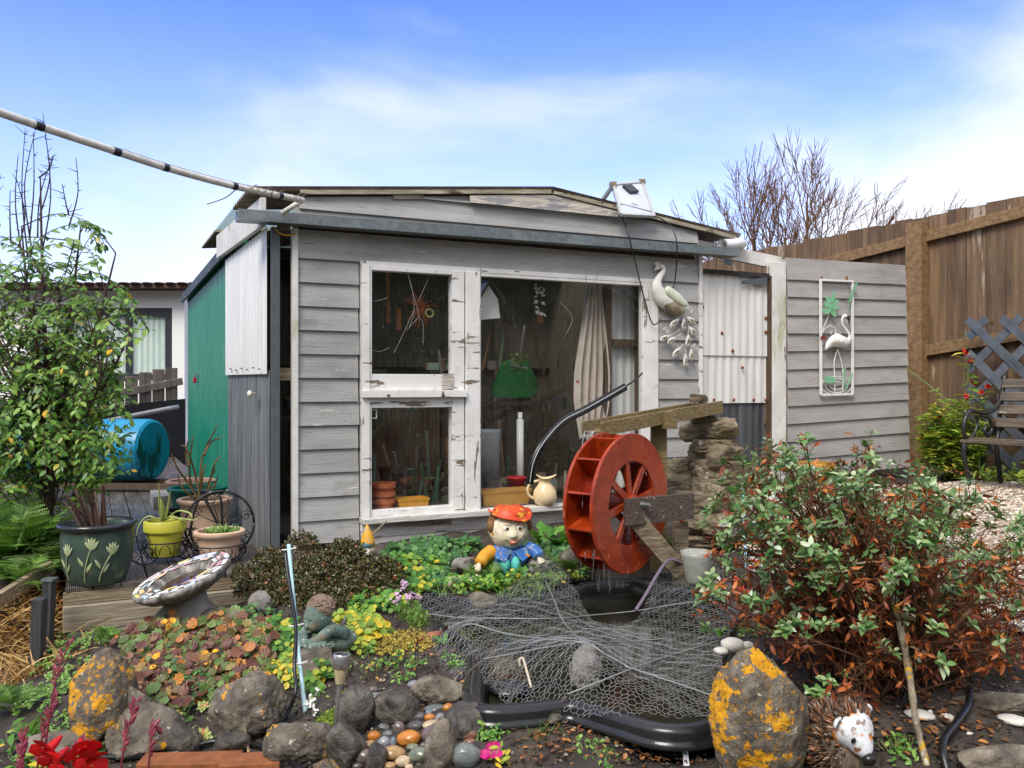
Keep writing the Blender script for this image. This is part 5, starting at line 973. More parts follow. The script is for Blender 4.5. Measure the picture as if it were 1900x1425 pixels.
gY = 4.9; GK = 1.0; gbase = ground(944, 1062, gY); gc = gbase + (P(944, 982, gY) - gbase) / GK; gn = thing('garden_gnome', 'garden gnome with a huge painted face, wavy orange hat and blue jacket by the window', 'gnome', gbase, R(14)); gn.scale = (GK,) * 3
RF = Rm('Z', R(14)); FWD = RF @ np.array([0, -1.0, 0]); RGT = RF @ np.array([1.0, 0, 0])
face = lambda x, z_, y=0: gc + RGT * x + FWD * y + np.array([0, 0, z_])
bumps = [((.42, -.8, -.28), .10, .34), ((-.42, -.8, -.28), .10, .34), ((0, -1, -.12), .17, .17), ((.1, -1, -.17), .05, .1), ((-.1, -1, -.17), .05, .1), ((.3, -.95, .14), -.05, .16), ((-.3, -.95, .14), -.05, .16), ((0, -1, -.8), .10, .26), ((0, -1, -.47), .05, .2), ((.32, -.95, .33), .04, .16), ((-.32, -.95, .33), .04, .16), ((1, .0, -.05), .07, .2), ((-1, 0, -.05), .07, .2)]
m = MB(); v, f = blob(gc, (.225, .2, .235), bumps, RF, 6, .012, 3); m.add(v, f); hd_ = m.build('head', SK, gn, smooth=True)
for s_ in (-1, 1):
    m = MB(); v, f = ico(3); m.add(v * [.02, .011, .0155] @ RF.T + face(s_ * .036, .02, .088), f); e_ = m.build('eye', plain('eye_white', lin(236,230,214), .4), hd_, smooth=True)
    m = MB(); m.add(v * [.0085, .005, .009] @ RF.T + face(s_ * .036 + .004, .02, .097), f); m.build('pupil', plain('dark_pupil', (.03, .025, .02), .3), e_, smooth=True)
    m = MB(); m.tube(spline([face(s_ * .015, .034, .095), face(s_ * .034, .042, .092), face(s_ * .054, .03, .08)], 8), .0035, 6); m.build('eyebrow', plain('faint_brow', lin(170,146,116), .7), hd_, smooth=True)
m = MB(); q = spline([face(-.05, -.034, .092), face(-.03, -.05, .103), face(-.012, -.052, .110), face(0, -.054, .112), face(.012, -.052, .110), face(.03, -.05, .103), face(.05, -.034, .092)], 20); m.tube(q, .0028, 6); m.build('smile_line', plain('mouth_brown', lin(100,64,48), .6), hd_, smooth=True)
m = MB(); v, f = ico(3); m.add(v * [.022, .01, .0135] @ RF.T + face(0, -.058, .106), f); l_ = m.build('lips', plain('dusky_red_lip', lin(176,92,76), .45), hd_, smooth=True)
m = MB(); m.add(v * [.014, .006, .006] @ RF.T + face(0, -.055, .113), f); m.build('tongue', plain('pale_lip', lin(226,160,144), .4), l_, smooth=True)
m = MB(); v, f = blob(gc + RF @ np.array([0, .022, .015]), (.245, .2, .24), (), RF, 4, .03, 5); m.add(v[:], f)
for s_ in (-1, 1):
    v, f = blob(face(s_ * .108, .025, .02), (.05, .06, .07), (), RF, 3, .08, 5 + s_); m.add(v, f)
m.build('hair', HAIR, hd_, smooth=True)
# hat: wavy brim and soft crown
m = MB(); n_ = 48; rings = []
for r_, zz, wv_ in ((.02, .155, 0), (.06, .15, .004), (.088, .135, .006), (.1, .112, .008), (.104, .1, .01), (.126, .106, .016), (.131, .1, .016), (.126, .094, .016), (.104, .088, .01), (.0, .085, 0)):
    rings.append([np.array([r_ * 0.98 * math.cos(t), r_ * .92 * math.sin(t), zz + 1.6 * wv_ * (math.sin(2 * t + 1.2) + .45 * math.sin(3 * t))]) for t in np.arange(n_) * 6.283 / n_])
v = np.array(rings).reshape(-1, 3) @ (RF @ Rm('Y', R(3))).T + gc + [0, 0, -.018]
m.add(v, [(a * n_ + b, a * n_ + (b + 1) % n_, (a + 1) * n_ + (b + 1) % n_, (a + 1) * n_ + b) for a in range(9) for b in range(n_)] + [tuple(range(n_))[::-1]]); m.build('hat', HAT, gn, smooth=True)
m = MB(); v, f = blob(face(0, -.165, -.0), (.25, .17, .2), [((0, 0, 1), .1, .5)], RF, 4, .02, 2); m.add(v, f); m.build('jacket', BLJ, gn, smooth=True)
for s_ in (-1, 1):
    m = MB(); m.prism([face(s_ * .008, -.108, .085), face(s_ * .085, -.09, .07), face(s_ * .105, -.135, .085), face(s_ * .05, -.165, .105)], FWD * .012); m.build('collar', BLJ, gn, bevel=.004)
for s_ in (-1, 1):
    m = MB(); v, f = blob(face(s_ * .03 - .01, -.185, .065), (.062, .1, .1), [((0, -.2, -1), .3, .5)], RF, 4, .06, 9 + s_); m.add(v, f); m.build('trouser_leg', TURQ, gn, smooth=True)
def hand(root, fwd, side, sc, parent, mt):
    """palm with four curled fingers and a thumb off its side"""
    fwd = np.array(fwd, float); fwd /= np.linalg.norm(fwd); side = np.array(side, float); side -= fwd * (side @ fwd); side /= np.linalg.norm(side); up = np.cross(side, fwd); up = up if up[2] > 0 else -up
    Q = lambda a, b, c: np.array(root) + (fwd * a + side * b + up * c) * sc
    m = MB(); m.tube([Q(-.3, 0, 0), Q(0, 0, .02), Q(.45, 0, .06), Q(.85, 0, .04), Q(1.0, 0, .02)], np.array([.32, .38, .46, .44, .3]) * sc, 12, flat=.5)
    for k, (o_, l_) in enumerate(((-.33, .75), (-.11, .9), (.11, .85), (.33, .65))):
        m.tube(spline([Q(.75, o_, .05), Q(.95 + l_ * .35, o_ * 1.08, .1), Q(.95 + l_ * .7, o_ * 1.1, -.05), Q(.95 + l_ * .8, o_ * 1.1, -.3)], 10), np.linspace(.13, .085, 10) * sc, 8)
    m.tube(spline([Q(.15, -.38, 0), Q(.45, -.62, 0), Q(.8, -.66, -.12)], 8), np.linspace(.14, .09, 8) * sc, 8)
    return m.build('hand', mt, parent, smooth=True)
SLV = mat('orange_yellow_sleeve', [(.3, lin(200,130,30)), (.7, lin(228,170,50))], scale=10, rough=.55, bump=.1, spots=[(6, .58, .64, lin(90,140,190))])
m = MB(); m.tube(spline([face(-.1, -.12, .02), face(-.15, -.14, .05), face(-.185, -.165, .09)], 10), np.linspace(.045, .034, 10), 12); m.build('sleeve', SLV, gn, smooth=True)
m = MB(); m.tube(spline([face(.1, -.11, .02), face(.14, -.125, .05), face(.155, -.15, .085)], 10), np.linspace(.045, .034, 10), 12); m.build('sleeve', BLJ, gn, smooth=True)
hand(face(-.195, -.17, .1), FWD * 1 + RGT * -.35 + np.array([0, 0, -.45]), RGT, .032, gn, SK)
hand(face(.155, -.155, .09), FWD + np.array([0, 0, -.5]), -RGT, .034, gn, SK)
for (px, py, w_, hh, sd_) in ((858, 1048, .15, .12, 3), (1000, 1048, .16, .1, 6)):
    m = MB(); v, f = rock(P(px, py, gY - .02), (w_, .13, hh), sd_, 14, .06, 4); m.add(v, f); m.build('carved_stone', GST, label=['rough grey carved stone under the right hand of the gnome', 'darker carved stone under the gnome hand nearest the wheel'][px > 900], cat='stone', group='carved stones beside the gnome', smooth=True)
# small pointed-hat gnome
sgY = 4.92; c = P(683, 1012, sgY); sg = thing('small_gnome', 'small gnome with a pointed yellow and blue hat half hidden below the window', 'gnome', c - np.array([0, 0, .08]))
m = MB(); m.lathe([(.043, 0), (.04, .03), (.028, .075), (.012, .11), (0, .13)], c + [0, 0, -.005], 24, M=Rm('Y', R(-3))); m.build('pointed_hat', mat('yellow_blue_hat_paint', [(.42, lin(110,170,180)), (.5, lin(222,160,36)), (.7, lin(232,176,48))], scale=16, rough=.5, bump=.1), sg, smooth=True)
m = MB(); v, f = blob(c + [0, 0, -.02], (.08, .075, .07), [((0, -1, 0), .2, .2)], None, 4); m.add(v, f); m.build('head', SK, sg, smooth=True)
m = MB(); v, f = blob(c + [0, -.02, -.05], (.07, .06, .08), [((0, -.5, -1), .3, .5)], None, 4, .05); m.add(v, f); m.build('beard', plain('white_beard', lin(224,220,212), .7), sg, smooth=True)
m = MB(); v, f = blob(c + [0, .01, -.1], (.1, .09, .12), (), None, 4, .03); m.add(v, f); m.build('body', BLJ, sg, smooth=True)
m = MB(); m.tube([P(670, 1012, 4.9), P(718, 966, 4.98)], .005, 6); m.build('twig_rod', WOODO, label='thin rod leaning behind the small pointed-hat gnome', cat='rod')
# white animal figurine
c = P(868, 1083, 4.68); wa = thing('animal_figurine', 'small white animal figurine lying in the greenery below the gnome', 'figurine', c - np.array([0, 0, .04])); m = MB()
v, f = blob(c + np.array([-.055, .02, 0]), (.15, .08, .08), (), Rm('Z', .2), 4, .03, 2); m.add(v, f)
v, f = blob(c + np.array([.03, -.01, .008]), (.07, .07, .065), [((.5, -.8, -.3), .25, .35)], None, 4); m.add(v, f); m.build('body', SK, wa, smooth=True)
for s_ in (-1, 1): m = MB(); v, f = ico(2); m.add(v * .004 + c + np.array([.035 + s_ * .016, -.045, .018]), f); m.build('eye', BLK, wa)
for s_ in (-1, 1): m = MB(); v, f = ico(2); m.add(v * [.012, .008, .016] + c + np.array([.02 + s_ * .028, -.0, .036]), f); m.build('ear', SK, wa, smooth=True)
# ---------------------------------------------------------------- cherub
VERD = mat('verdigris_stone', [(.3, lin(66,84,78)), (.55, lin(104,124,112)), (.75, lin(140,152,136))], scale=12, rough=.7, bump=.35, spots=[(14, .54, .66, lin(120,100,72)), (40, .6, .66, lin(186,190,178)), (30, .6, .68, lin(52,62,56))])
CHH = mat('brown_stone_curls', [(.3, lin(86,74,64)), (.7, lin(160,134,112))], scale=14, rough=.7, bump=.4, spots=[(6, .62, .7, lin(96,116,104))])
cY = 3.74; cc = P(590, 1146, cY); ch = thing('cherub_statue', 'weathered green cherub statue resting its folded arms on a stone', 'statue', ground(600, 1215, cY + .02))
RC = Rm('Z', R(-36)) @ Rm('X', R(14)); cf = lambda x, y, z_: cc + RC @ np.array([x, y, z_])
m = MB(); v, f = blob(cc, (.115, .125, .135), [((.4, -.8, -.3), .13, .3), ((-.4, -.8, -.3), .13, .3), ((0, -1, -.13), .24, .13), ((0, -1, -.78), .14, .2), ((0, -1, -.45), .07, .13), ((.3, -.95, .1), -.12, .17), ((-.3, -.95, .1), -.12, .17), ((0, -1, -.28), -.05, .1)], RC, 6, .01); m.add(v, f)
hdc = m.build('head', VERD, ch, smooth=True)
for s_ in (-1, 1):
    m = MB(); v, f = ico(3); m.add(v * [.011, .006, .006] @ RC.T + cf(s_ * .021, -.052, .004), f); m.build('eyelid', VERD, hdc, smooth=True)
m = MB(); v, f = ico(3); m.add(v * [.013, .007, .005] @ RC.T + cf(0, -.062, -.035), f); m.build('lips', VERD, hdc, smooth=True)
m = MB(); rg = random.Random(9); v, f = blob(cf(0, .024, .03), (.125, .108, .1), (), RC, 5, .05, 3); m.add(v, f)
for i in range(70):
    a, b = rg.uniform(0, 6.28), rg.uniform(.05, 1.25); d = np.array([math.sin(b) * math.cos(a), math.sin(b) * math.sin(a) * .95 + .1, math.cos(b)]); p0 = np.array([0, .022, .024]) + d * [.058, .056, .056]; t_ = np.cross(d, rg.choice(([0, 0, 1], [1, 0, 0], [0, 1, .3]))); t_ = t_ / (np.linalg.norm(t_) + 1e-6)
    m.tube([cc + RC @ (p0 + t_ * .014 * math.cos(q) + np.cross(d, t_) * .011 * math.sin(q) + d * .002 * q) for q in np.linspace(0, 4.2, 8)], np.linspace(.008, .0025, 8), 6)
m.build('curly_hair', CHH, ch, smooth=True)
m = MB(); bcn = P(622, 1186, cY + .03); v, f = blob(bcn, (.17, .14, .12), [((1, 0, .2), .15, .5)], None, 4, .04, 7); m.add(v, f)
m.tube(spline([P(640, 1178, cY), P(615, 1170, cY - .05), P(592, 1186, cY - .1), P(570, 1196, cY - .11)], 14), np.linspace(.03, .017, 14), 12)
m.tube(spline([P(570, 1170, cY + .02), P(562, 1190, cY - .06), P(580, 1200, cY - .12), P(606, 1196, cY - .12)], 14), np.linspace(.028, .016, 14), 12); m.tube([cf(0, .01, -.04), bcn], [.04, .06], 12)
m.build('body', VERD, ch, smooth=True)
hand(P(566, 1197, cY - .1), [-1, -.3, -.1], [0, .3, 1], .024, ch, VERD); hand(P(604, 1196, cY - .12), [1, -.2, .1], [0, .2, 1], .024, ch, VERD)
m = MB()
for k in range(7): 
    a = P(628, 1165, cY + .07); b = P(640 + 3 * k, 1145 + 13 * k, cY + .1 + .006 * k); m.tube(spline([a, (a + b) / 2 + [.012, 0, .008], b], 8), np.linspace(.014, .006, 8), 8, flat=.5)
m.build('wing', GST, ch, smooth=True)
# rough stone head at the left under the azalea
m = MB(); v, f = blob(P(482, 1122, 4.1), (.11, .1, .13), [((-.2, -1, 0), .15, .2), ((-.3, -1, .4), -.1, .2)], None, 5, .08, 4); m.add(v, f); m.build('stone_bust', GST, label='mossy grey stone bust under the left end of the azalea', cat='statue', smooth=True)
# ---------------------------------------------------------------- hedgehog
HS = mat('hedgehog_spine_paint', [(.3, (.4,)*3), (.7, (.6,)*3)], scale=20, rough=.55, bump=.1, island=[(0, lin(44,32,25)), (.4, lin(84,62,46)), (.65, lin(112,84,60)), (.82, lin(160,96,46)), (.9, lin(170,160,148)), (1, lin(120,106,92))])
HFm = mat('rust_stained_white_paint', [(.3, lin(188,190,192)), (.6, lin(220,222,224)), (.8, lin(236,236,236))], scale=10, rough=.5, bump=.2, spots=[(22, .535, .6, lin(206,130,40)), (34, .56, .62, lin(120,72,36)), (60, .62, .68, lin(130,130,126)), (15, .55, .8, lin(150,152,150))])
hc = P(1578, 1350, 2.72); hg = thing('hedgehog_statue', 'hedgehog garden statue with a rust stained white face and brown spines', 'statue', hc - np.array([0, 0, .16]))
RH = Rm('Z', R(17)) @ Rm('X', R(20)); hf = lambda x, y, z_: hc + RH @ np.array([x, y, z_])
m = MB(); v, f = blob(hc, (.14, .12, .125), [((0, -1, -.3), .5, .36), ((0, -1, -.1), .22, .55), ((.5, -.8, .1), .05, .3), ((-.5, -.8, .1), .05, .3), ((.42, -.85, .25), -.05, .2), ((-.42, -.85, .25), -.05, .2)], RH, 6, .012, 3); m.add(v, f); hh_ = m.build('head', HFm, hg, smooth=True)
m = MB(); v, f = ico(4); m.add(v * [.021, .018, .019] @ RH.T + hf(0, -.103, -.032), f); m.build('nose', plain('black_nose_paint', (.012, .012, .012), .25), hh_, smooth=True)
for s_ in (-1, 1):
    m = MB(); v, f = ico(3); m.add(v * [.0085, .006, .0095] @ RH.T + hf(s_ * .04, -.064, .012), f); m.build('eye', plain('glossy_black_eye', (.01, .01, .01), .15), hh_, smooth=True)
    m = MB(); m.lathe([(0, -.004), (.012, -.005), (.02, .0), (.0225, .006), (.018, .009), (.0, .004)], n=20, M=RH @ Rm('Z', R(-30 * s_)) @ Rm('X', R(90)), c=hf(s_ * .07, -.01 if s_ < 0 else .035, .038)); ea = m.build('ear', HFm, hh_, smooth=True)
    m = MB(); m.lathe([(0, .0075), (.0135, .0085)], n=16, M=RH @ Rm('Z', R(-30 * s_)) @ Rm('X', R(90)), c=hf(s_ * .07, -.011 if s_ < 0 else .034, .038), close=False); m.build('inner_ear', plain('dark_ear', lin(84,84,84), .6), ea)
m = MB(); m.tube(spline([hf(-.018, -.088, -.055), hf(0, -.098, -.06), hf(.018, -.088, -.055)], 6), .0025, 5); m.build('mouth_line', plain('mouth_dark', (.03, .025, .02), .6), hh_)
bdc = hc + np.array([-.03, .075, -.06]); m = MB(); v, f = blob(bdc, (.2, .2, .21), (), None, 4, .02); m.add(v, f); v, f = blob(hc + np.array([-.005, .01, -.1]), (.14, .12, .14), (), None, 4, .05); m.add(v, f); m.build('body', mat('hedgehog_body_paint', [(.3, lin(60,48,38)), (.7, lin(130,116,96))], scale=16, stretch=(3, 3, .6), rough=.7, bump=.5), hg, smooth=True)
rg = np.random.default_rng(3); pa, pb = [], []
hb = hc - bdc
for i in range(1400):
    d = rg.normal(size=3); d /= np.linalg.norm(d); p = bdc + d * np.array([.1, .1, .105])
    if np.linalg.norm(p - hc) < .066 and (RH.T @ (p - hc))[1] < .02: continue
    t_ = d * .75 + np.array([-.25, .35, .35]) + rg.normal(0, .12, 3); t_ /= np.linalg.norm(t_); pa.append(p - d * .008); pb.append(p + t_ * rg.uniform(.022, .036))
for i in range(260):   # the crown of spines round the face
    a = rg.uniform(-2.5, 2.5); t0 = rg.uniform(0, 1); rr = .054 + .008 * t0; base = hf(math.sin(a) * rr, -.012 + .035 * t0, math.cos(a) * rr * .98); t_ = RH @ np.array([math.sin(a) * .9, .5, math.cos(a) * .9]) + rg.normal(0, .1, 3); t_ /= np.linalg.norm(t_); pa.append(base); pb.append(base + t_ * rg.uniform(.03, .045))
m = MB(); pa, pb = np.array(pa), np.array(pb); mid = pa + (pb - pa) * .6; r_ = np.full(len(pa), .0038)
v = sticks(pa, mid, r_, r_ * .95, 5); n_ = len(pa); vv = v[0].reshape(n_, 10, 3); tip = pb[:, None]; vv = np.concatenate([vv, tip], 1); ff = np.array([(j, (j+1)%5, 5+(j+1)%5, 5+j) for j in range(5)]); f3 = np.array([(5+j, 5+(j+1)%5, 10) for j in range(5)]); of = (np.arange(n_) * 11)[:, None, None]
m.add(vv.reshape(-1, 3), (ff[None] + of).reshape(-1, 4)); m.f.append((f3[None] + of).reshape(-1, 3)); m.build('spines', HS, hg, smooth=True)
# ---------------------------------------------------------------- water wheel
REDW = mat('rust_red_wheel_paint', [(.3, lin(128,38,10)), (.55, lin(160,54,14)), (.8, lin(182,76,28))], scale=7, stretch=(1, 1, 2), rough=.3, rvar=.14, bump=.1, bscale=30, spots=[(5, .54, .72, lin(92,20,10), (1, 1, .5)), (30, .62, .66, lin(204,120,84), (1, 1, .5)), (9, .64, .68, lin(80,26,16)), (40, .7, .74, lin(226,220,214))])
REDD = mat('dark_red_wheel_inside', [(.3, lin(90,18,8)), (.7, lin(132,34,14))], scale=9, rough=.25, bump=.08, spots=[(20, .64, .7, lin(190,90,70), (1, 1, .5))])
wa_ = np.array([.766, -.643, 0]); we1 = np.array([.643, .766, 0]); wfc = P(1173, 934, 4.35); WR = .352; WT = .175
ww = thing('waterwheel', 'rust red wooden water wheel with eight spokes and paddles turning over the pond', 'water wheel', wfc - wa_ * WT / 2 - np.array([0, 0, WR]))
wp = lambda r_, t, s_: wfc + (we1 * math.cos(t) + Z_ * math.sin(t)) * r_ + wa_ * s_
def annulus(m, r0, r1, s0, s1, n=72):
    v = []
    for k in range(n):
        t = k / n * 6.28319; v += [wp(r0, t, s0), wp(r1, t, s0), wp(r1, t, s1), wp(r0, t, s1)]
    f = []
    for k in range(n):
        a, b = 4 * k, 4 * ((k + 1) % n)
        for q in range(4): f.append((a + q, a + (q + 1) % 4, b + (q + 1) % 4, b + q))
    m.add(v, f)
for s0 in (-.018, -WT):
    m = MB(); annulus(m, .212, WR, s0, s0 + .018); rim = m.build('wheel_rim', REDW, ww, ang=40, bevel=.002)
    m = MB()
    for k in range(8):
        t = k * .7854 + .18; tt = -we1 * math.sin(t) + Z_ * math.cos(t); m.bar(wp(.02, t, s0 + .008), wp(.216, t, s0 + .008), .036, .014, up=wa_)
    m.build('spokes', REDW, rim, bevel=.0015)
m = MB(); annulus(m, .205, .212, -WT + .018, -.018); m.build('drum', REDD, ww, ang=40)
for k in range(12):
    t = k * .5236 + .25; m = MB(); a = wp(.212, t, -.018); b = wp(WR - .006, t + .03, -.018); th = (-we1 * math.sin(t) + Z_ * math.cos(t)) * .012
    m.prism([a, b, b + th, a + th], -wa_ * (WT - .036)); m.build('paddle', REDD if k % 1 else REDW, ww, bevel=.0015)
m = MB(); M_ = np.array(Vector(wa_).to_track_quat('Z', 'Y').to_matrix()); m.lathe([(.045, -WT - .01), (.045, .012), (.03, .016), (0, .016)], wfc, 24, M=M_); m.build('hub', REDW, ww, ang=40)
m = MB(); m.lathe([(.011, -WT - .1), (.011, .105), (.0, .105)], wfc + [0, 0, 0], 14, M=M_); m.lathe([(.017, .055), (.017, .066), (.012, .066)], wfc, 6, M=M_); m.build('axle_bolt', STEEL, ww, ang=40)
# carrying plank, brace and post
OLDW = mat('lichened_dark_plank', [(.3, lin(58,46,40)), (.6, lin(92,76,66)), (.8, lin(128,112,98))], scale=4, stretch=grainX, rough=.7, bump=.4, bscale=5, bstretch=grainX, spots=[(16, .62, .66, lin(186,182,170)), (6, .62, .7, lin(90,92,60))])
fr = thing('wheel_stand', 'dark weathered plank and brace carrying the axle of the red water wheel', 'stand', ground(1262, 1050, 4.5))
a, b = P(1160, 951, 4.27), P(1285, 938, 4.52); m = MB(); m.bar(a, b, .028, .135); m.build('plank', OLDW, fr, bevel=.003)
m = MB(); m.bar(P(1178, 962, 4.335), P(1262, 1060, 4.46), .05, .09, up=(.6, 0, .8)); m.build('brace', WOODO, fr, bevel=.003)
m = MB(); a = P(1262, 962, 4.62); m.bar(a, [a[0], a[1], h(a[0], a[1]) - .05], .075, .075, up=(0, 1, 0)); m.build('post', WOODO, fr, bevel=.004)
m = MB(); v, f = blob(P(1266, 965, 4.575), (.03, .02, .02), (), None, 3, .1); m.add(v, f); m.build('copper_cap', plain('copper_stain', lin(196,110,80), .4), fr, smooth=True)
# flume
FLW = mat('mossy_flume_wood', [(.3, lin(86,72,46)), (.6, lin(132,114,74)), (.8, lin(164,144,100))], scale=4, stretch=grainX, rough=.65, bump=.35, bscale=5, bstretch=grainX, spots=[(5, .56, .66, lin(96,92,44)), (9, .64, .68, lin(54,44,30), (1, 3, 3))])
fm_ = thing('water_flume', 'sloping mossy wooden flume leading water onto the red wheel', 'flume', P(1210, 790, 4.75))
fa, fb = P(1098, 804, 4.5), P(1322, 762, 5.15); fdv = (fb - fa) / np.linalg.norm(fb - fa); fs = np.cross(fdv, Z_); fs /= np.linalg.norm(fs)
m = MB(); m.bar(fa, fb, .12, .018); m.build('flume_floor', FLW, fm_)
for s_ in (-1, 1): m = MB(); m.bar(fa + fs * s_ * .068 + [0, 0, .024], fb + fs * s_ * .068 + fdv * (.03 if s_ < 0 else 0) + [0, 0, .024], .018, .072); m.build('flume_side', FLW, fm_, bevel=.002)
c = P(1241, 779, 4.76); m = MB(); m.box(c, (.075, .06, .1), rz=.5); m.build('wood_block', FLW, fm_, bevel=.003)
c = P(1222, 800, 4.86); m = MB(); m.bar([c[0], c[1], .82], [c[0], c[1], h(c[0], c[1]) - .05], .085, .06, up=(0, 1, 0)); m.build('flume_post', FLW, fm_, bevel=.003)
# water falling from flume and wheel
WAT = bpy.data.materials.new('clear_water'); WAT.use_nodes = True; _b = WAT.node_tree.nodes['Principled BSDF']; _b.inputs['Transmission Weight'].default_value = .85; _b.inputs['Roughness'].default_value = .12; _b.inputs['IOR'].default_value = 1.33; _b.inputs['Base Color'].default_value = (.9, .92, .94, 1)
m = MB(); rg = random.Random(6)
for i in range(9):
    a = fa + fs * rg.uniform(-.045, .045) + fdv * -.005 + [0, 0, .012]; n_ = 9; g_ = rg.uniform(.13, .24); m.tube([a - fdv * .05 * t - Z_ * g_ * t * t + fs * .02 * rg.uniform(-.3, .3) for t in np.linspace(0, 1, n_)], np.linspace(.0035, .001, n_) * rg.uniform(.5, 1.1), 6)
for i in range(12):
    t = rg.uniform(3.75, 4.9); a = wp(WR - .02, t, rg.uniform(-WT, -.01)); L_ = rg.uniform(.03, .17); m.tube([a, a - Z_ * L_ * .5 + [rg.uniform(-.004, .004), 0, 0], a - Z_ * L_], [.002, .0014, .0008], 5)
m.build('falling_water', WAT, kind='structure', smooth=True)
# ---------------------------------------------------------------- stacked flat stones
SCH = mat('layered_schist', [(.3, lin(84,74,60)), (.55, lin(128,114,92)), (.8, lin(166,152,128))], scale=5, stretch=(1, 1, 4), rough=.75, bump=.55, bscale=6, bstretch=(1.5, 1.5, 9), bdist=.015, spots=[(5, .56, .66, lin(110,104,56)), (13, .64, .67, lin(206,200,186)), (4, .6, .68, lin(66,54,42))])
stones = [(1296, 742, 36, 20, 5.05, 'small pointed stone lying on the upper end of the flume'), (1300, 769, 44, 12, 5.15, 'thin flat stone under the flume end'), (1310, 779, 52, 16, 5.16, 'second thin stone below the flume end'),
 (1322, 797, 100, 40, 5.2, 'wide brown schist slab third from the top of the stack'), (1326, 823, 108, 26, 5.2, 'narrow dark slab with white lichen flecks in the stack'), (1326, 847, 118, 46, 5.2, 'thick layered schist slab in the middle of the stack'), (1338, 875, 150, 50, 5.22, 'broadest brown slab near the foot of the stone stack'),
 (1322, 902, 140, 36, 5.25, 'greenish sloping slab under the stone stack'), (1261, 872, 66, 40, 5.3, 'dark rounded stone left of the stack foot'), (1263, 896, 66, 32, 5.2, 'mossy olive stone beside the wheel'), (1302, 905, 60, 30, 5.15, 'squarish broken stone under the greenish slab'), (1290, 932, 120, 44, 5.12, 'large dull stone behind the wheel plank'),
 (1345, 930, 90, 50, 5.2, 'stone half hidden by the bush right of the pile'), (1302, 972, 130, 40, 5.08, 'long brown stone low in the pile'), (1320, 1000, 110, 30, 5.0, 'flat stone at the ground beneath the pile'), (1385, 905, 80, 40, 5.3, 'grey stone at the right end of the pile')]
for i, (px, py, w_, hh, Y, lb) in enumerate(stones):
    c = P(px, py, Y); sw, sh_ = w_ / F * Y, hh / F * Y * 1.22; tilt = random.Random(i).uniform(-.1, .1) + (.12 if i == 7 else 0)
    m = MB(); v, f = rock(c, (sw * 1.12, min(sw * 1.0, .3), sh_ * 1.5), 40 + i, 9, .09, 5, Rm('Y', tilt) @ Rm('X', .06 * math.sin(i * 2.3)) @ Rm('Z', i * 1.1), slab=.55); m.add(v, f); m.build('flat_stone', SCH, label=lb, cat='stone', group='flat stones stacked beside the wheel', smooth=True)
# ---------------------------------------------------------------- pond
LIN = mat('wet_black_liner', [(.3, (.008, .008, .009)), (.7, (.022, .022, .023))], scale=8, rough=.22, rvar=.12, bump=.06, spots=[(5, .6, .75, (.04, .042, .03)), (40, .68, .72, (.16, .15, .13))])
tg = np.roll(POND, -1, 0) - np.roll(POND, 1, 0); tg /= np.linalg.norm(tg, axis=1)[:, None]; ctr = POND.mean(0); nr = np.column_stack([tg[:, 1], -tg[:, 0], np.zeros(len(tg))])
ar = ((POND[:, 0] * np.roll(POND[:, 1], -1) - np.roll(POND[:, 0], -1) * POND[:, 1]).sum()); nr = nr if ar > 0 else -nr
for _ in range(6): nr = (np.roll(nr, 1, 0) + nr * 2 + np.roll(nr, -1, 0)) / 4
pf = [(.035, -.07), (.042, -.062), (.03, -.05), (.026, -.04), (.03, -.02), (.022, -.004), (.004, .004), (-.016, -.002), (-.03, -.018), (-.045, -.06), (-.07, -.16), (-.085, -.3)]
npd = len(POND); rim_w = np.interp(POND[:, 1], [3.0, 3.4, 3.8], [1.35, 1.1, .9])
v = np.vstack([POND + nr * (o_ * rim_w)[:, None] + [0, 0, z_] for o_, z_ in pf])
f = [(a * npd + b, a * npd + (b + 1) % npd, (a + 1) * npd + (b + 1) % npd, (a + 1) * npd + b) for a in range(len(pf) - 1) for b in range(npd)]
pl = thing('garden_pond', 'moulded black plastic pond liner set in the soil below the water wheel', 'pond', [ctr[0], ctr[1], ZR - .3])
m = MB(); m.add(v, f); m.f.append(np.array([[(len(pf) - 1) * npd + k for k in range(npd)]])); m.build('liner_shell', LIN, pl, smooth=True)
PW_ = mat('dark_pond_water', [(.3, (.006, .007, .004)), (.7, (.022, .022, .010))], scale=3, rough=.05, rvar=.02, bump=.05, bscale=9)
m = MB(); inr = POND - nr * .052 * rim_w[:, None] + [0, 0, -.075]; m.add(inr, np.array([list(range(npd))])); m.build('pond_water', PW_, kind='structure')
PUMP = plain('pale_stone_pump', lin(132,128,122), .75, .3, spots=[(24, .56, .64, lin(80,76,70))])
c = P(1087, 1235, 3.42); m = MB(); v, f = blob([c[0], c[1], -.14], (.12, .11, .19), [((0, 0, 1), .1, .4)], None, 4, .22, 4); m.add(v, f); m.build('fountain_stone', PUMP, label='pale fountain stone under the wire netting in the pond', cat='stone', smooth=True)
c = P(945, 1258, 3.35); m = MB(); m.lathe([(.06, 0), (.085, .012), (.085, .02), (.06, .03), (0, .034)], [c[0], c[1], -.195], 24); m.build('round_pond_light', BLK, label='round black pond light at the near left end of the pond', cat='light', smooth=True)
m = MB(); m.tube(spline([P(966, 1236, 3.4), P(963, 1226, 3.4), P(970, 1221, 3.4), P(976, 1240, 3.36), P(986, 1276, 3.3)], 16), .005, 7); m.build('hooked_stick', plain('cream_stick', lin(214,196,170), .5), label='pale hooked stick standing in the near left corner of the pond', cat='stick', smooth=True)
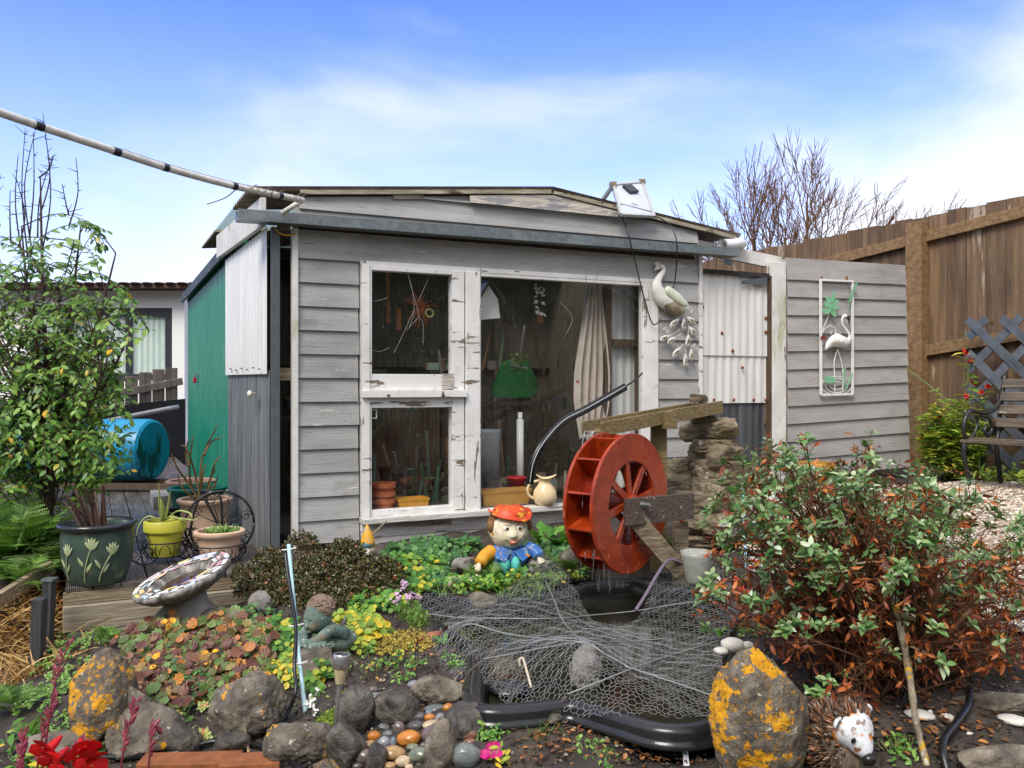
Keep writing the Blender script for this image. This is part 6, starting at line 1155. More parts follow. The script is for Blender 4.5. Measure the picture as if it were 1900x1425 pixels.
m = MB(); m.tube(spline([P(1282, 1062, 4.5), P(1262, 1044, 4.42), P(1240, 1040, 4.35), P(1222, 1062, 4.25), P(1200, 1100, 4.15), P(1180, 1132, 4.05)], 24), .0085, 8); m.build('pond_hose', plain('purple_grey_hose', lin(110,98,112), .4), label='purple grey hose arching from the wheel into the pond', cat='hose', smooth=True)
# ---------------------------------------------------------------- wire netting over the pond
def NP(px, py, z_): Y = (1 - z_) * F / (py - CY); return P(px, py, Y)
ncp = np.array([NP(*a) for a in [(790,1112,-.09),(900,1118,-.09),(1000,1088,-.04),(1015,1075,-.02),(1120,1138,-.15),(1180,1128,-.12),(1075,1120,-.1),(1270,1090,-.02),(1350,1112,-.06),(1370,1165,-.10),(1330,1200,-.11),(1087,1190,.03),(1045,1150,-.08),(860,1160,-.05),(905,1225,-.1),(985,1270,-.115),(1060,1292,-.105),(1180,1312,-.105),(1320,1305,-.1),(1180,1240,-.07),(1320,1250,-.08),(960,1180,-.09),(1250,1180,-.13),(1200,1215,-.10),(840,1215,-.15),(815,1175,-.13)]])
k_ = len(ncp); A_ = np.zeros((k_ + 3, k_ + 3)); A_[:k_, :k_] = _tps(((ncp[:, None, :2] - ncp[None, :, :2]) ** 2).sum(-1)) + np.eye(k_) * .004; A_[:k_, k_] = 1; A_[:k_, k_+1:] = ncp[:, :2]; A_[k_, :k_] = 1; A_[k_+1:, :k_] = ncp[:, :2].T
w_n = np.linalg.solve(A_, np.concatenate([ncp[:, 2], np.zeros(3)]))
def NZ(xy): return _tps(((xy[:, None] - ncp[None, :, :2]) ** 2).sum(-1)) @ w_n[:k_] + w_n[k_] + xy @ w_n[k_+1:]
npoly = spline([NP(a, b, -.09) for a, b in [(785,1106),(900,1114),(985,1086),(1012,1074),(1060,1098),(1110,1134),(1180,1130),(1225,1092),(1288,1078),(1352,1108),(1374,1135),(1340,1198),(1347,1290),(1318,1314),(1200,1316),(1080,1304),(1045,1292),(960,1276),(900,1242),(845,1228),(812,1190),(785,1140)]], 160, True)
hx_ = .019; lo_, hi_ = npoly[:, :2].min(0) - .1, npoly[:, :2].max(0) + .1; ea, eb = [], []
s3 = math.sqrt(3)
for i in range(int((hi_[0] - lo_[0]) / (hx_ * 1.5 / s3)) + 1):
    for j in range(int((hi_[1] - lo_[1]) / hx_) + 1):
        cx_, cy_ = i * hx_ * 1.5 / s3, j * hx_ + (i % 2) * hx_ / 2
        pts = [(cx_ + hx_ / s3 * math.cos(t), cy_ + hx_ / s3 * math.sin(t)) for t in (0, 1.0472, 2.0944, 3.1416)]
        for q in range(3): ea.append(pts[q]); eb.append(pts[q + 1])
ea, eb = np.array(ea), np.array(eb)
def warp(p):
    q = p + lo_; return q + np.column_stack([.02 * np.sin(q[:, 1] * 5 + 1) + .012 * np.sin(q[:, 0] * 11 + q[:, 1] * 7) + .0055 * np.sin(q[:, 0] * 83 + q[:, 1] * 61) + .004 * np.sin(q[:, 0] * 29 - q[:, 1] * 17), .03 * np.sin(q[:, 0] * 4.2) + .012 * np.sin(q[:, 1] * 12 + 2) + .0055 * np.sin(q[:, 1] * 77 - q[:, 0] * 59) + .004 * np.sin(q[:, 1] * 23 + q[:, 0] * 19)])
ea, eb = warp(ea), warp(eb); md = (ea + eb) / 2; k = inside(md[:, 0], md[:, 1], npoly); ea, eb = ea[k], eb[k]
NETM = plain('galvanised_netting', (.3, .3, .29), .5, .35, sc=40, metal=.3)
jit = lambda xy: .012 * np.sin(xy[:, 0] * 9 + 1) * np.sin(xy[:, 1] * 8) + .006 * np.sin(xy[:, 0] * 37 + xy[:, 1] * 11) * np.sin(xy[:, 1] * 41)
nt = thing('wire_netting', 'sagging galvanised hexagonal wire netting draped over the black pond', 'netting', [ctr[0], ctr[1], -.1])
m = MB(); m.add(*sticks(np.column_stack([ea, NZ(ea) + jit(ea)]), np.column_stack([eb, NZ(eb) + jit(eb)]), .0006)); m.build('wire_mesh', NETM, nt)
def onnet(px, py):
    Y = np.arange(2.6, 5.4, .004); xy = np.column_stack([(px - CX) / F * Y, Y]); z_ = 1 - (py - CY) / F * Y; g_ = NZ(xy); i = np.argmax(z_ <= g_); i = i if i > 0 else int(np.argmin(np.abs(z_ - g_))); return np.array([xy[i, 0], xy[i, 1], g_[i] + .004])
for ln in ([(780, 1138), (850, 1148), (930, 1149), (1030, 1149), (1100, 1143), (1180, 1135), (1260, 1122), (1352, 1112)], [(1012, 1078), (1030, 1120), (1040, 1146), (1062, 1175), (1078, 1190)], [(858, 1164), (880, 1160), (930, 1176), (1000, 1186), (1080, 1193), (1160, 1192), (1240, 1186)], [(895, 1225), (960, 1213), (1020, 1202), (1085, 1195), (1120, 1215), (1170, 1242)], [(1052, 1292), (1100, 1272), (1170, 1244), (1250, 1216), (1336, 1190)], [(1160, 1238), (1230, 1262), (1320, 1292)]):
    m = MB(); m.tube(spline([onnet(*a) for a in ln], 30), .0028, 5); m.build('tension_wire', NETM, nt, smooth=True)
for ln in ([(895, 1226), (868, 1250), (856, 1285), (845, 1305)], [(1052, 1292), (1042, 1305), (1038, 1330), (1037, 1350)]):
    m = MB(); m.tube(spline([P(a, b, ground(a, 1350 if a > 1000 else 1310)[1] + .05) for a, b in ln], 14), .004, 6); m.build('wire_peg', plain('rusty_peg', lin(96,84,74), .6), nt, smooth=True)
# ---------------------------------------------------------------- rocks and pebbles
RK = mat('garden_rock', [(.3, lin(66,58,50)), (.5, lin(112,102,88)), (.7, lin(150,140,124))], scale=11, detail=12, rough=.7, bump=.8, bscale=26, bdist=.02, spots=[(4, .52, .66, lin(84,72,58)), (20, .62, .68, lin(176,172,160)), (7, .6, .7, lin(92,94,58)), (45, .66, .7, lin(206,202,190))])
RKD = mat('dark_wet_rock', [(.3, lin(40,36,33)), (.5, lin(80,74,66)), (.7, lin(122,114,102))], scale=12, detail=12, rough=.45, bump=.8, bscale=28, bdist=.018, spots=[(4, .54, .66, lin(60,52,44)), (30, .66, .7, lin(150,146,136)), (6, .62, .7, lin(72,76,44))])
LICH = lambda sc, a, extra: mat('lichen_covered_rock', [(.3, lin(58,52,46)), (.5, lin(98,90,78)), (.7, lin(136,128,114))], scale=13, detail=12, rough=.8, bump=.9, bscale=30, bdist=.02, spots=[(30, .62, .66, lin(188,184,168)), (sc, a, a + .015, lin(206,146,10)), (sc * 3, a + .05, a + .065, lin(190,126,8)), (sc * 5, a + .03, a + .05, lin(150,110,30)), (55, .6, .63, lin(70,60,50))] + extra)
LK1 = LICH(11, .55, []); LK2 = LICH(13, .545, []); LK3 = LICH(9, .6, [])
rocks = [(184, 1316, 112, 170, RKD, 'tall leaning grey rock with scattered orange lichen at the lower left', 5, LK2, 9), (268, 1362, 120, 90, RK, 'low brown rock right of the leaning lichen rock', 9, LK3, 14), (474, 1320, 140, 118, RK, 'large rounded boulder with orange lichen on its left edge', 21, LK3, 18),
 (556, 1380, 112, 82, RK, 'broad flat-topped rock left of the pebbles', 33, LK3, 12), (642, 1390, 66, 82, RKD, 'dark upright rock beside the solar light stake', 17, RKD, 12), (663, 1325, 58, 95, RKD, 'pointed upright rock with moss on its left side', 19, RKD, 10), (735, 1316, 84, 66, RKD, 'grey faceted rock above the pebbles', 23, RKD, 12),
 (814, 1284, 104, 58, RK, 'brown speckled rock beside the pond corner', 29, RK, 24), (338, 1376, 62, 62, RKD, 'small black rock near the succulent rosettes', 31, RKD, 12), (868, 1340, 80, 62, RKD, 'flat-sided dark rock by the pond liner', 37, RKD, 12), (822, 1394, 62, 92, RK, 'tilted angular rock among the pebbles', 41, RK, 10),
 (585, 1232, 80, 60, RK, 'mossy rock under the cherub statue', 43, RK, 22), (1015, 1336, 58, 30, RKD, 'dark blue grey stone in front of the pond liner', 47, RKD, 14), (1066, 1040, 60, 60, RKD, 'brown rock between the gnome and the wheel', 49, RKD, 18), (425, 1385, 70, 50, RKD, 'dark crumbly rock behind the black hose', 51, RKD, 14),
 (895, 1114, 50, 26, RK, 'brown stone at the back left edge of the pond', 53, RK, 16), (768, 1055, 60, 22, RK, 'flat brown stone behind the azalea', 55, RK, 16), (250, 1330, 60, 120, RKD, 'dark rock face behind the leaning lichen rock', 57, RK, 12), (110, 1390, 120, 60, RKD, 'low dark rock behind the red flowers', 59, RK, 14), (420, 1150, 90, 40, RK, 'grey rock under the bird bath pedestal', 63, RK, 14), (1840, 1300, 150, 40, RK, 'long flat stone edging at the right of the bush', 65, RK, 16), (1860, 1420, 170, 60, RKD, 'grey stone in the bottom right corner', 67, RK, 18), (610, 1424, 50, 30, RK, 'small stone with orange lichen at the bottom edge', 69, LK1, 14), (700, 1412, 40, 60, RKD, 'dull dark stone at the foot of the pebbles', 71, RKD, 14)]
for px, py, w_, hh, _, lb, sd_, mt, fc in rocks:
    b = G(px, py + hh * .42); Y = b[1] + .03; c = P(px, py, Y); sw, sh_ = w_ / F * Y * 1.12, hh / F * Y * 1.2
    m = MB(); v, f = rock(c, (sw, min(sw, sh_ * 1.2) * .85, sh_), sd_, max(8, fc - 2), .07, 5 if w_ > 90 else 4, Rm('Y', .15 if sd_ == 5 else 0)); m.add(v, f); m.build('rock', mt, label=lb, cat='rock', group='rocks edging the garden bed', smooth=True)
# the big upright lichen rock
c = P(1404, 1338, 2.78); m = MB(); v, f = rock(c, (.305, .24, .475), 78, 9, .06, 6, Rm('Y', R(4))); m.add(v, f); m.build('lichen_rock', LK1, label='big upright rock covered with bright orange lichen right of the pond', cat='rock', smooth=True)
# pebbles: x, y, w, h on the 3.8 times enlarged crop, colour
PCOL = {'o': (190,120,48), 't': (176,140,96), 'g': (138,138,140), 'd': (84,82,82), 'm': (112,98,94), 'y': (206,156,66), 'w': (206,182,150), 'e': (116,124,104), 'c': (206,180,146), 's': (110,116,112), 'r': (136,96,80), 'b': (120,134,150)}
PN = {'o': 'orange', 't': 'tan', 'g': 'pale grey', 'd': 'dark grey', 'm': 'mauve brown', 'y': 'yellow', 'w': 'white and orange', 'e': 'green grey', 'c': 'cream', 's': 'speckled', 'r': 'reddish', 'b': 'bluish'}
PM = {k: mat(PN[k].replace(' ', '_') + '_pebble', [(.3, lin(*[int(x * .78) for x in q])), (.7, lin(*[min(255, int(x * 1.12)) for x in q]))], scale=16, stretch=(1, 1, 2.5), rough=.22, rvar=.1, bump=.08, bscale=40, spots=[(30, .64, .69, lin(*[int(x * .6) for x in q]))]) for k, q in PCOL.items()}
peb = [(1118,707,96,72,'o','large round'),(1075,770,126,62,'t','flat striped'),(1188,763,96,110,'g','smooth egg-shaped'),(1256,755,46,86,'b','narrow upright'),(1362,722,176,110,'o','largest banded'),(1255,824,170,92,'t','long wet'),(1130,838,66,72,'y','small round'),(1388,782,92,44,'e','small oval'),(1322,884,112,80,'w','rough streaked'),(1150,896,80,74,'w','blotched'),(1228,912,92,44,'t','low half-buried'),(920,862,152,58,'c','long cream-coloured'),(1052,852,136,108,'m','big dull'),(1294,652,90,100,'m','upright dark-topped'),(1214,692,80,50,'s','small'),(1196,640,100,36,'s','flat upper'),(1410,632,120,70,'d','sloping'),(1545,630,170,66,'w','long speckled'),(1540,692,186,126,'m','large'),(1512,576,80,56,'o','small glossy'),(1643,508,84,66,'o','topmost glossy'),(1432,570,110,72,'d','half-hidden'),(1520,542,82,34,'b','flat small'),(1586,578,76,70,'g','round upper'),(1718,502,82,30,'t','thin topmost'),(1550,508,160,44,'s','long flat topmost'),(1780,692,146,92,'r','broad'),(1762,845,220,176,'s','biggest smooth'),(1436,836,170,100,'e','striped angular'),(1110,378,76,44,'m','lone small'),(1128,434,124,68,'g','lone pale'),(1122,548,46,56,'d','thin upright'),(1392,340,92,48,'g','lone flat'),(1176,312,44,24,'c','tiny'),(1600,905,120,50,'e','bottom'),(1470,770,60,40,'m','little'),(1790,745,90,46,'r','little flat'),(1365,925,60,40,'w','bottom edge'),(1000,920,70,50,'d','bottom left')]
for i, (x, y, w_, hh, cc_, wd) in enumerate(peb):
    px, py = 400 + x / 3.8, 1180 + y / 3.8; b = G(px, py + hh / 3.8 * .35); Y = b[1]; c = P(px, py, Y); sw, sh_ = w_ / 3.8 / F * Y, hh / 3.8 / F * Y
    m = MB(); v, f = rock(c, (sw, max(sw * .75, sh_ * .8), sh_ * 1.02), 200 + i, 0, .05, 4, Rm('Y', random.Random(i).uniform(-.3, .3)) @ Rm('Z', random.Random(i).uniform(-.4, .4))); m.add(v, f)
    m.build('pebble', PM[cc_], label=f'{wd} {PN[cc_]} pebble ' + ('below the solar light' if px < 690 else 'mid heap' if px < 770 else 'at the right of the heap') + (' near the bottom edge' if py > 1400 else ' near the front' if py > 1375 else ' towards the soil' if py < 1330 else ''), cat='pebble', group='river pebbles in the heap', smooth=True)
# flat pale stone, white stones, shells
m = MB(); b = G(1108, 1398); q = [P(x, y, b[1] + dy) for x, y, dy in [(1066, 1400, 0), (1075, 1385, .05), (1100, 1362, .12), (1118, 1357, .13), (1152, 1372, .08), (1148, 1384, .04), (1110, 1405, -.04), (1080, 1412, -.05)]]
qc = np.mean(q, 0); q = [np.array([p[0], p[1], qc[2] + (p[1] - qc[1]) * .25]) for p in q]; m.prism([p for p in q], (0, 0, -.022)); m.build('flat_pale_stone', mat('pale_green_slate', [(.3, lin(150,156,136)), (.7, lin(186,188,168))], scale=9, stretch=(1, 5, 1), rough=.35, bump=.2, rot=(0, 0, R(-25)), spots=[(9, .6, .68, lin(120,124,100))]), label='flat pale green slate lying on the soil in front of the pond', cat='stone', bevel=.006)
WS = plain('white_stone', lin(214,208,196), .5, .1, spots=[(14, .6, .68, lin(150,136,110))])
for i, (px, py, w_, hh, lb) in enumerate([(1360, 1196, 46, 22, 'larger white stone behind the lichen rock'), (1388, 1198, 22, 14, 'smaller cream stone behind the lichen rock'), (1338, 1208, 28, 12, 'flat whitish stone beside the netting edge'), (1757, 1332, 28, 14, 'round pale shell on the soil under the bush'), (1880, 1336, 60, 14, 'long white shell at the right edge'), (1706, 1326, 56, 14, 'grey white shell by the lichened stick'), (1800, 1362, 14, 9, 'tiny cream shell right of the hedgehog'), (1726, 1322, 10, 9, 'tiny white pebble under the bush'), (1330, 1080, 16, 20, 'white pebble beside the white crock'), (1852, 1310, 40, 16, 'lichened pale stone near the right hose')]):
    b = G(px, py + hh * .3); m = MB(); v, f = rock(P(px, py, b[1]), (w_ / F * b[1], w_ / F * b[1] * .7, hh / F * b[1] * 1.2), 300 + i, 0, .08, 3, Rm('Y', .1)); m.add(v, f); m.build('white_stone', WS, label=lb, cat='stone', group='white stones and shells on the soil', smooth=True)
# ---------------------------------------------------------------- solar light, sticks, hoses, label
SSM = mat('brushed_stainless', [(.3, (.5, .49, .47)), (.7, (.66, .65, .63))], scale=30, stretch=(1, 1, 8), rough=.28, bump=.02, metal=.9)
b = G(622, 1366); Y = b[1]; top = P(635, 1213, Y + .02); bot = P(622, 1368, Y); ax = (top - bot) / np.linalg.norm(top - bot); M_ = np.array(Vector(ax).to_track_quat('Z', 'Y').to_matrix()); L = np.linalg.norm(top - bot); k = L / 155.0
sl_t = thing('solar_light', 'stainless steel solar stake light standing beside the pebble heap', 'light', bot)
m = MB(); m.lathe([(.0, L - 27 * k), (15.5 * k, L - 26 * k), (17 * k, L - 24 * k), (17 * k, L - 2 * k), (16 * k, L), (13.5 * k, L), (13.5 * k, L - 1.5 * k), (0, L - 1.5 * k)], bot, 32, M=M_); cp_ = m.build('cap', SSM, sl_t, ang=40)
m = MB(); m.lathe([(0, L - 1.2 * k), (13 * k, L - 1.2 * k)], bot, 28, M=M_, close=False); m.build('solar_cell', plain('dark_solar_cell', (.02, .02, .035), .2), cp_)
m = MB(); m.lathe([(14 * k, L - 26 * k), (12 * k, L - 38 * k), (8.5 * k, L - 54 * k), (7 * k, L - 58 * k), (0, L - 58 * k)], bot, 28, M=M_, close=False); m.build('lens', mat('amber_ribbed_lens', [(.3, lin(150,132,88)), (.7, lin(206,196,160))], scale=12, stretch=(6, 6, .4), rough=.2), sl_t, smooth=True)
m = MB(); m.lathe([(5.5 * k, -.03), (5.5 * k, L - 57 * k), (0, L - 57 * k)], bot, 18, M=M_); m.build('stake', SSM, sl_t, ang=40)
b = G(567, 1322); Y = b[1]; pts = [P(a, c_, Y + dy) for a, c_, dy in ((536, 1010, .25), (541, 1075, .2), (549, 1160, .13), (556, 1230, .07), (567, 1325, 0))]
bs = thing('blue_stake', 'pale blue garden stake with a black hose tied along it', 'stake', pts[-1])
m = MB(); m.tube(spline(pts, 24), .0085, 10); m.build('stake_rod', mat('worn_pale_blue_paint', [(.35, lin(150,200,210)), (.5, lin(196,224,226)), (.62, lin(110,170,170)), (.7, lin(126,96,62))], scale=9, stretch=(3, 3, .8), rough=.45), bs, smooth=True)
for i in (0, 2, 3): p = np.array(pts[i]) + [0, 0, -.02 if i == 0 else 0]; m = MB(); m.tube([p + [-.028, 0, -.003], p + [-.01, -.012, 0], p + [.012, -.012, .003], p + [.03, 0, .006]], .003, 5); m.build('cable_tie', plain('white_tie', (.7, .7, .7), .5), bs)
m = MB(); m.tube(spline([np.array(p) + o_ for p, o_ in zip([pts[0], pts[1], pts[2], pts[3]], ([-.012, -.012, -.03], [-.008, -.016, 0], [.004, -.018, 0], [-.016, -.018, 0]))] + [P(549, 1280, Y - .02), P(535, 1320, Y - .05), P(514, 1352, Y - .1)], 40), .0075, 8); m.build('black_hose', BLK, label='thin black hose tied to the pale blue stake', cat='hose', smooth=True)
LST = mat('lichened_stick', [(.3, lin(92,78,60)), (.6, lin(150,138,116)), (.8, lin(190,182,164))], scale=22, rough=.8, bump=.4, spots=[(12, .56, .6, lin(196,150,30)), (30, .6, .64, lin(206,204,190))])
for pp_, r_, lb in (([(452, 1335), (456, 1362), (462, 1398)], .006, 'short stick with yellow lichen near the black hose'), ([(1637, 1028), (1650, 1080), (1672, 1170), (1690, 1270), (1700, 1340), (1722, 1430)], .013, 'tall lichened stick leaning in front of the bush')):
    b = G(*pp_[-1]) if pp_[-1][1] < 1425 else G(1720, 1424); pts = spline([P(x, y, b[1] + .0006 * (pp_[-1][1] - y)) for x, y in pp_], 30); m = MB(); m.tube(pts, r_ * np.linspace(1.0, .85, 30) * (1 + .12 * np.sin(np.arange(30) * 1.7)), 8); so = m.build('lichened_stick', LST, label=lb, cat='stick', group='lichened sticks', smooth=True)
    if r_ > .01:
        for (x0, y0), (x1, y1) in (((1640, 1040), (1586, 1046)), ((1690, 1200), (1728, 1214))): m = MB(); m.tube([P(x0, y0, pts[0][1]), P(x1, y1, pts[0][1] + .03)], .0035, 5); m.build('tie_end', plain('cream_tie', lin(206,190,150)), so)
        m = MB(); m.tube(spline([P(x, y, pts[0][1] + .02) for x, y in ((1640, 1022), (1656, 1050), (1676, 1110), (1686, 1180), (1688, 1250), (1674, 1310), (1650, 1340))], 30), .011, 8); m.build('black_hose', BLK, label='black hose running behind the tall lichened stick', cat='hose', smooth=True)
def ghose(ln, r_, lb, dz=.012):
    m = MB(); pts = []
    for x, y in ln:
        p = G(x, min(y, 1600)); pts.append([p[0], p[1], p[2] + r_ + dz])
    m.tube(spline(pts, 50), r_, 10); m.build('garden_hose', BLK, label=lb, cat='hose', smooth=True)
ghose([(20, 1372), (51, 1386), (113, 1405), (192, 1417), (320, 1411), (365, 1395), (410, 1387), (470, 1393), (515, 1411), (560, 1440), (600, 1480)], .0095, 'thick black irrigation hose curving along the bottom left')
m = MB(); m.tube(spline([P(1800, 1280, 3.1), P(1796, 1310, 3.0), P(1775, 1340, 2.9), P(1752, 1370, 2.8), P(1750, 1400, 2.74), P(1760, 1440, 2.7)], 30), .013, 10); m.build('garden_hose', BLK, label='black hose dropping to the bottom edge right of the hedgehog', cat='hose', smooth=True)
m = MB(); b = G(1272, 1424); a = P(1268, 1362, b[1] + .02); e = P(1273, 1424, b[1]); m.prism([a + [-.004, 0, 0], a + [.008, 0, 0], e + [.012, 0, 0], e + [-.008, 0, 0]], (0, .002, 0)); pt_ = m.build('plant_label', plain('white_label', (.72, .72, .74), .4), label='white plant label with pink and black marks stuck in the soil', cat='plant label')
for t, hh, cl_ in ((.2, .014, (.25, .27, .4)), (.38, .012, (.6, .1, .25)), (.55, .02, (.03, .03, .035)), (.8, .016, (.1, .1, .12))):
    p = a + (e - a) * t; m = MB()
    for k_ in range(2): m.box(p + [.0 + .004 * k_, -.0012, -.006 * k_], (.009 - .004 * k_, .001, hh * .45)); 
    m.build('printed_mark', plain('print_ink', cl_, .5), pt_)
BRK = mat('orange_brick', [(.3, lin(110,62,36)), (.7, lin(160,98,54))], scale=12, rough=.85, bump=.4, spots=[(9, .6, .68, lin(110,90,66)), (14, .62, .66, lin(206,150,40))])
for i, (px, py, rz_) in enumerate([(395, 1436, .1), (470, 1448, .14), (320, 1440, .05)]):
    p = G(px, min(py, 1424)); m = MB(); m.box([p[0], p[1] - .02, p[2] + .012], (.2, .1, .06), rz=rz_); m.build('brick', BRK, label=['orange lichen-spotted brick in the middle of the bottom edging', 'orange brick at the right end of the bottom edging', 'orange brick at the left end of the bottom edging'][i], cat='brick', group='edging bricks under the hose', bevel=.006)
# curled leaf shape in place of an ochre ceramic piece, white crock, red and white toy, yellow pot
m = MB(); c = P(800, 1192, 3.85); vv = []; ff = []; n_ = 9
for i in range(n_):
    for j in range(n_):
        a, b_ = i / (n_ - 1) * 2 - 1, j / (n_ - 1) * 2 - 1; w_ = (1 - a * a * .8) ; vv.append(c + np.array([a * .075, b_ * .03 * w_, .035 * a * a + .03 * b_ * b_ * w_ + .03 * a + .012 * math.sin(3 * a + 2 * b_)]))
m.add(vv, [(i * n_ + j, (i + 1) * n_ + j, (i + 1) * n_ + j + 1, i * n_ + j + 1) for i in range(n_ - 1) for j in range(n_ - 1)]); m.build('curled_ceramic', mat('rust_brown_ceramic', [(.3, lin(96,40,18)), (.7, lin(168,84,36))], scale=20, rough=.4, bump=.3), label='big curled rust brown leaf-shaped ceramic piece at the left end of the netting', cat='leaf', smooth=True)
c = ground(1292, 1085, 4.45); c[2] = 1 - (1082 - CY) / F * 4.45; m = MB(); m.lathe([(.05, 0), (.062, .02), (.078, .14), (.082, .165), (.072, .165), (.06, .03), (0, .03)], c, 26); m.build('white_crock', mat('mossy_white_crock', [(.3, lin(140,142,134)), (.7, lin(190,190,184))], scale=8, rough=.4, spots=[(8, .5, .62, lin(120,134,104)), (14, .64, .68, lin(90,84,74))]), label='mossy white crock standing at the foot of the wheel stand', cat='crock', smooth=True)
rt = thing('striped_ornament', 'red and white striped ornament half hidden behind the bush', 'ornament', P(1425, 1075, 4.4))
RWM = [plain('white_gloss', (.78,) * 3, .3), plain('bright_red_gloss', (.62, .03, .015), .3)]
for k, (a, b_) in enumerate((((1440, 905), (1428, 955)), ((1428, 955), (1415, 1005)), ((1415, 1005), (1452, 1030)), ((1452, 1030), (1432, 1062)), ((1405, 1020), (1400, 1060)))):
    m = MB(); A_, B_ = P(*a, 4.4), P(*b_, 4.4); n_ = 4
    for q in range(n_):
        pass
    m.bar(A_, B_, .07, .03, up=(0, 1, 0)); o = m.build('panel', RWM[0], rt, bevel=.004)
    m = MB(); 
    for q in range(3): t0 = .15 + .3 * q; m.bar(A_ + (B_ - A_) * t0 + [0, -.016, 0], A_ + (B_ - A_) * (t0 + .12) + [0, -.016, 0], .072, .006, up=(0, 1, 0))
    m.build('red_stripe', RWM[1], o)
m = MB(); a = P(1362, 1068, 4.1); m.tube(spline([a, P(1372, 1088, 4.08), P(1398, 1108, 4.05)], 12), [.004, .016, .022, .026, .028, .028, .027, .025, .022, .018, .012, .004], 10, flat=.5); m.build('red_fish', RWM[1], label='bright red and white fish shaped float left of the bush', cat='float', smooth=True)
m = MB(); m.tube([P(1378, 905, 4.5), P(1387, 1120, 4.2)], .007, 8); m.build('blue_rod', plain('pale_blue_rod', lin(150,200,220), .4), label='thin pale blue rod upright behind the left of the bush', cat='rod', smooth=True)
c = P(1508, 905, 6.3); c[2] = h(c[0], c[1]); band_pot('ochre_pot', 'ochre yellow pot by the weatherboard screen behind the bush', c, .1, .15, max(.2, 1 - (858 - CY) / F * 6.3 - c[2]), plain('ochre_glaze', lin(178,128,40), .5, spots=[(8, .6, .7, lin(110,70,40))]))
for k, (a, b_) in enumerate((((1560, 1105), (1700, 1118)), ((1700, 1090), (1900, 1130)))):
    p, q = G(*a), G(*b_); m = MB(); m.bar(p + [0, 0, .03], q + [0, 0, .03], .05, .07); m.build('edging_timber', WOODO, label=['left timber edging of the gravel behind the bush', 'right timber edging of the gravel behind the bush'][k], cat='edging', group='timber edging of the gravel', bevel=.004)
# ---------------------------------------------------------------- leaves
def T_(v, f): return np.array(v, float), np.array(f)
def tri(fs):
    o = []
    for q in fs:
        for k in range(1, len(q) - 1): o.append((q[0], q[k], q[k + 1]))
    return o
OVATE = T_([(0,0,0),(-.2,.3,.04),(0,.3,-.02),(.2,.3,.04),(-.19,.65,.02),(0,.65,-.05),(.19,.65,.02),(0,1,-.14)], tri([(0,2,1),(0,3,2),(1,2,5,4),(2,3,6,5),(4,5,7),(5,6,7)]))
LANCE = T_([(0,0,0),(-.1,.3,.03),(0,.3,0),(.1,.3,.03),(-.09,.65,-.02),(0,.65,-.06),(.09,.65,-.02),(0,1,-.2)], OVATE[1])
ROUNDL = T_([(0,0,0),(-.36,.25,.06),(0,.3,-.02),(.36,.25,.06),(-.4,.7,.04),(0,.65,-.04),(.4,.7,.04),(0,1,-.04)], OVATE[1])
def lobed(n=9, d=.16):
    v = [(0, 0, -.1)]
    for k in range(2 * n + 1):
        a = -2.75 + 5.5 * k / (2 * n); r = (.5 if k % 2 else .5 - d) * (1 - .1 * (abs(a) > 2.2)); v.append((r * math.sin(a), .32 + r * math.cos(a), .05 if k % 2 else -.02))
    return T_(v, [(0, k + 2, k + 1) for k in range(2 * n)])
LOBED = lobed(7, .09); SCALLOP = lobed(6, .08)
def pinna(n=9):
    v = [(0, 0, 0)]
    for k in range(n):
        t = (k + .5) / n; w = .13 * (1 - t * .85) + .01; v += [(-w, t + .03, 0), (-w * .45, t + .07, 0), (0, t, .012), (w * .45, t + .07, 0), (w, t + .03, 0)]
    f = []
    for k in range(n):
        b = 1 + 5 * k; f += [(b, b + 2, b + 1), (b + 2, b + 4, b + 3)]
        if k < n - 1: f += [(b + 2, b + 7, b + 1), (b + 2, b + 3, b + 7), ]
    return T_(v, f)
PINNA = pinna()
BLADE = T_([(-.03,0,0),(.03,0,0),(-.03,.35,.0),(.03,.35,0),(-.022,.7,-.08),(.022,.7,-.08),(0,1,-.28)], tri([(0,1,3,2),(2,3,5,4),(4,5,6)]))
FAT = T_([(0,0,0),(-.22,.5,.02),(0,.5,.16),(.22,.5,.02),(0,.5,-.1),(0,1,.1)], [(0,2,1),(0,3,2),(1,2,5),(2,3,5),(0,1,4),(0,4,3),(4,1,5),(3,4,5)])
class Leaves:
    def __init__(s, tm): s.t = tm; s.p = []; s.a = []; s.u = []; s.s = []; s.w = []
    def add(s, p, a, u, sc, w=1.0): s.p.append(p); s.a.append(a); s.u.append(u); s.s.append(sc); s.w.append(w)
    def into(s, m):
        if not s.p: return m
        p, a, u, sc, w = (np.array(x, float) for x in (s.p, s.a, s.u, s.s, s.w)); a /= np.linalg.norm(a, axis=1)[:, None] + 1e-9; x = np.cross(a, u); x /= np.linalg.norm(x, axis=1)[:, None] + 1e-9; z = np.cross(x, a)
        tv, tf = s.t; v = p[:, None] + sc[:, None, None] * (tv[None, :, 0:1] * w[:, None, None] * x[:, None] + tv[None, :, 1:2] * a[:, None] + tv[None, :, 2:3] * z[:, None])
        m.add(v.reshape(-1, 3), (tf[None] + (np.arange(len(p)) * len(tv))[:, None, None]).reshape(-1, 3)); return m
def leafmat(name, cols, rough=.42, trans=.22, spec=.5, sc=40, vein=None): return mat(name, [(.3, (.42,) * 3), (.7, (.58,) * 3)], scale=sc, rough=rough, rvar=.12, bump=.12, island=cols, trans=trans, spec=spec)
G8 = lambda *c: tuple(x for x in lin(*c))
STEMB = plain('brown_twig_bark', lin(92,64,46), .75, .3, 30, .2); STEMG = plain('green_stem', lin(110,128,62), .5, .2, 30)
rg = random.Random(21)
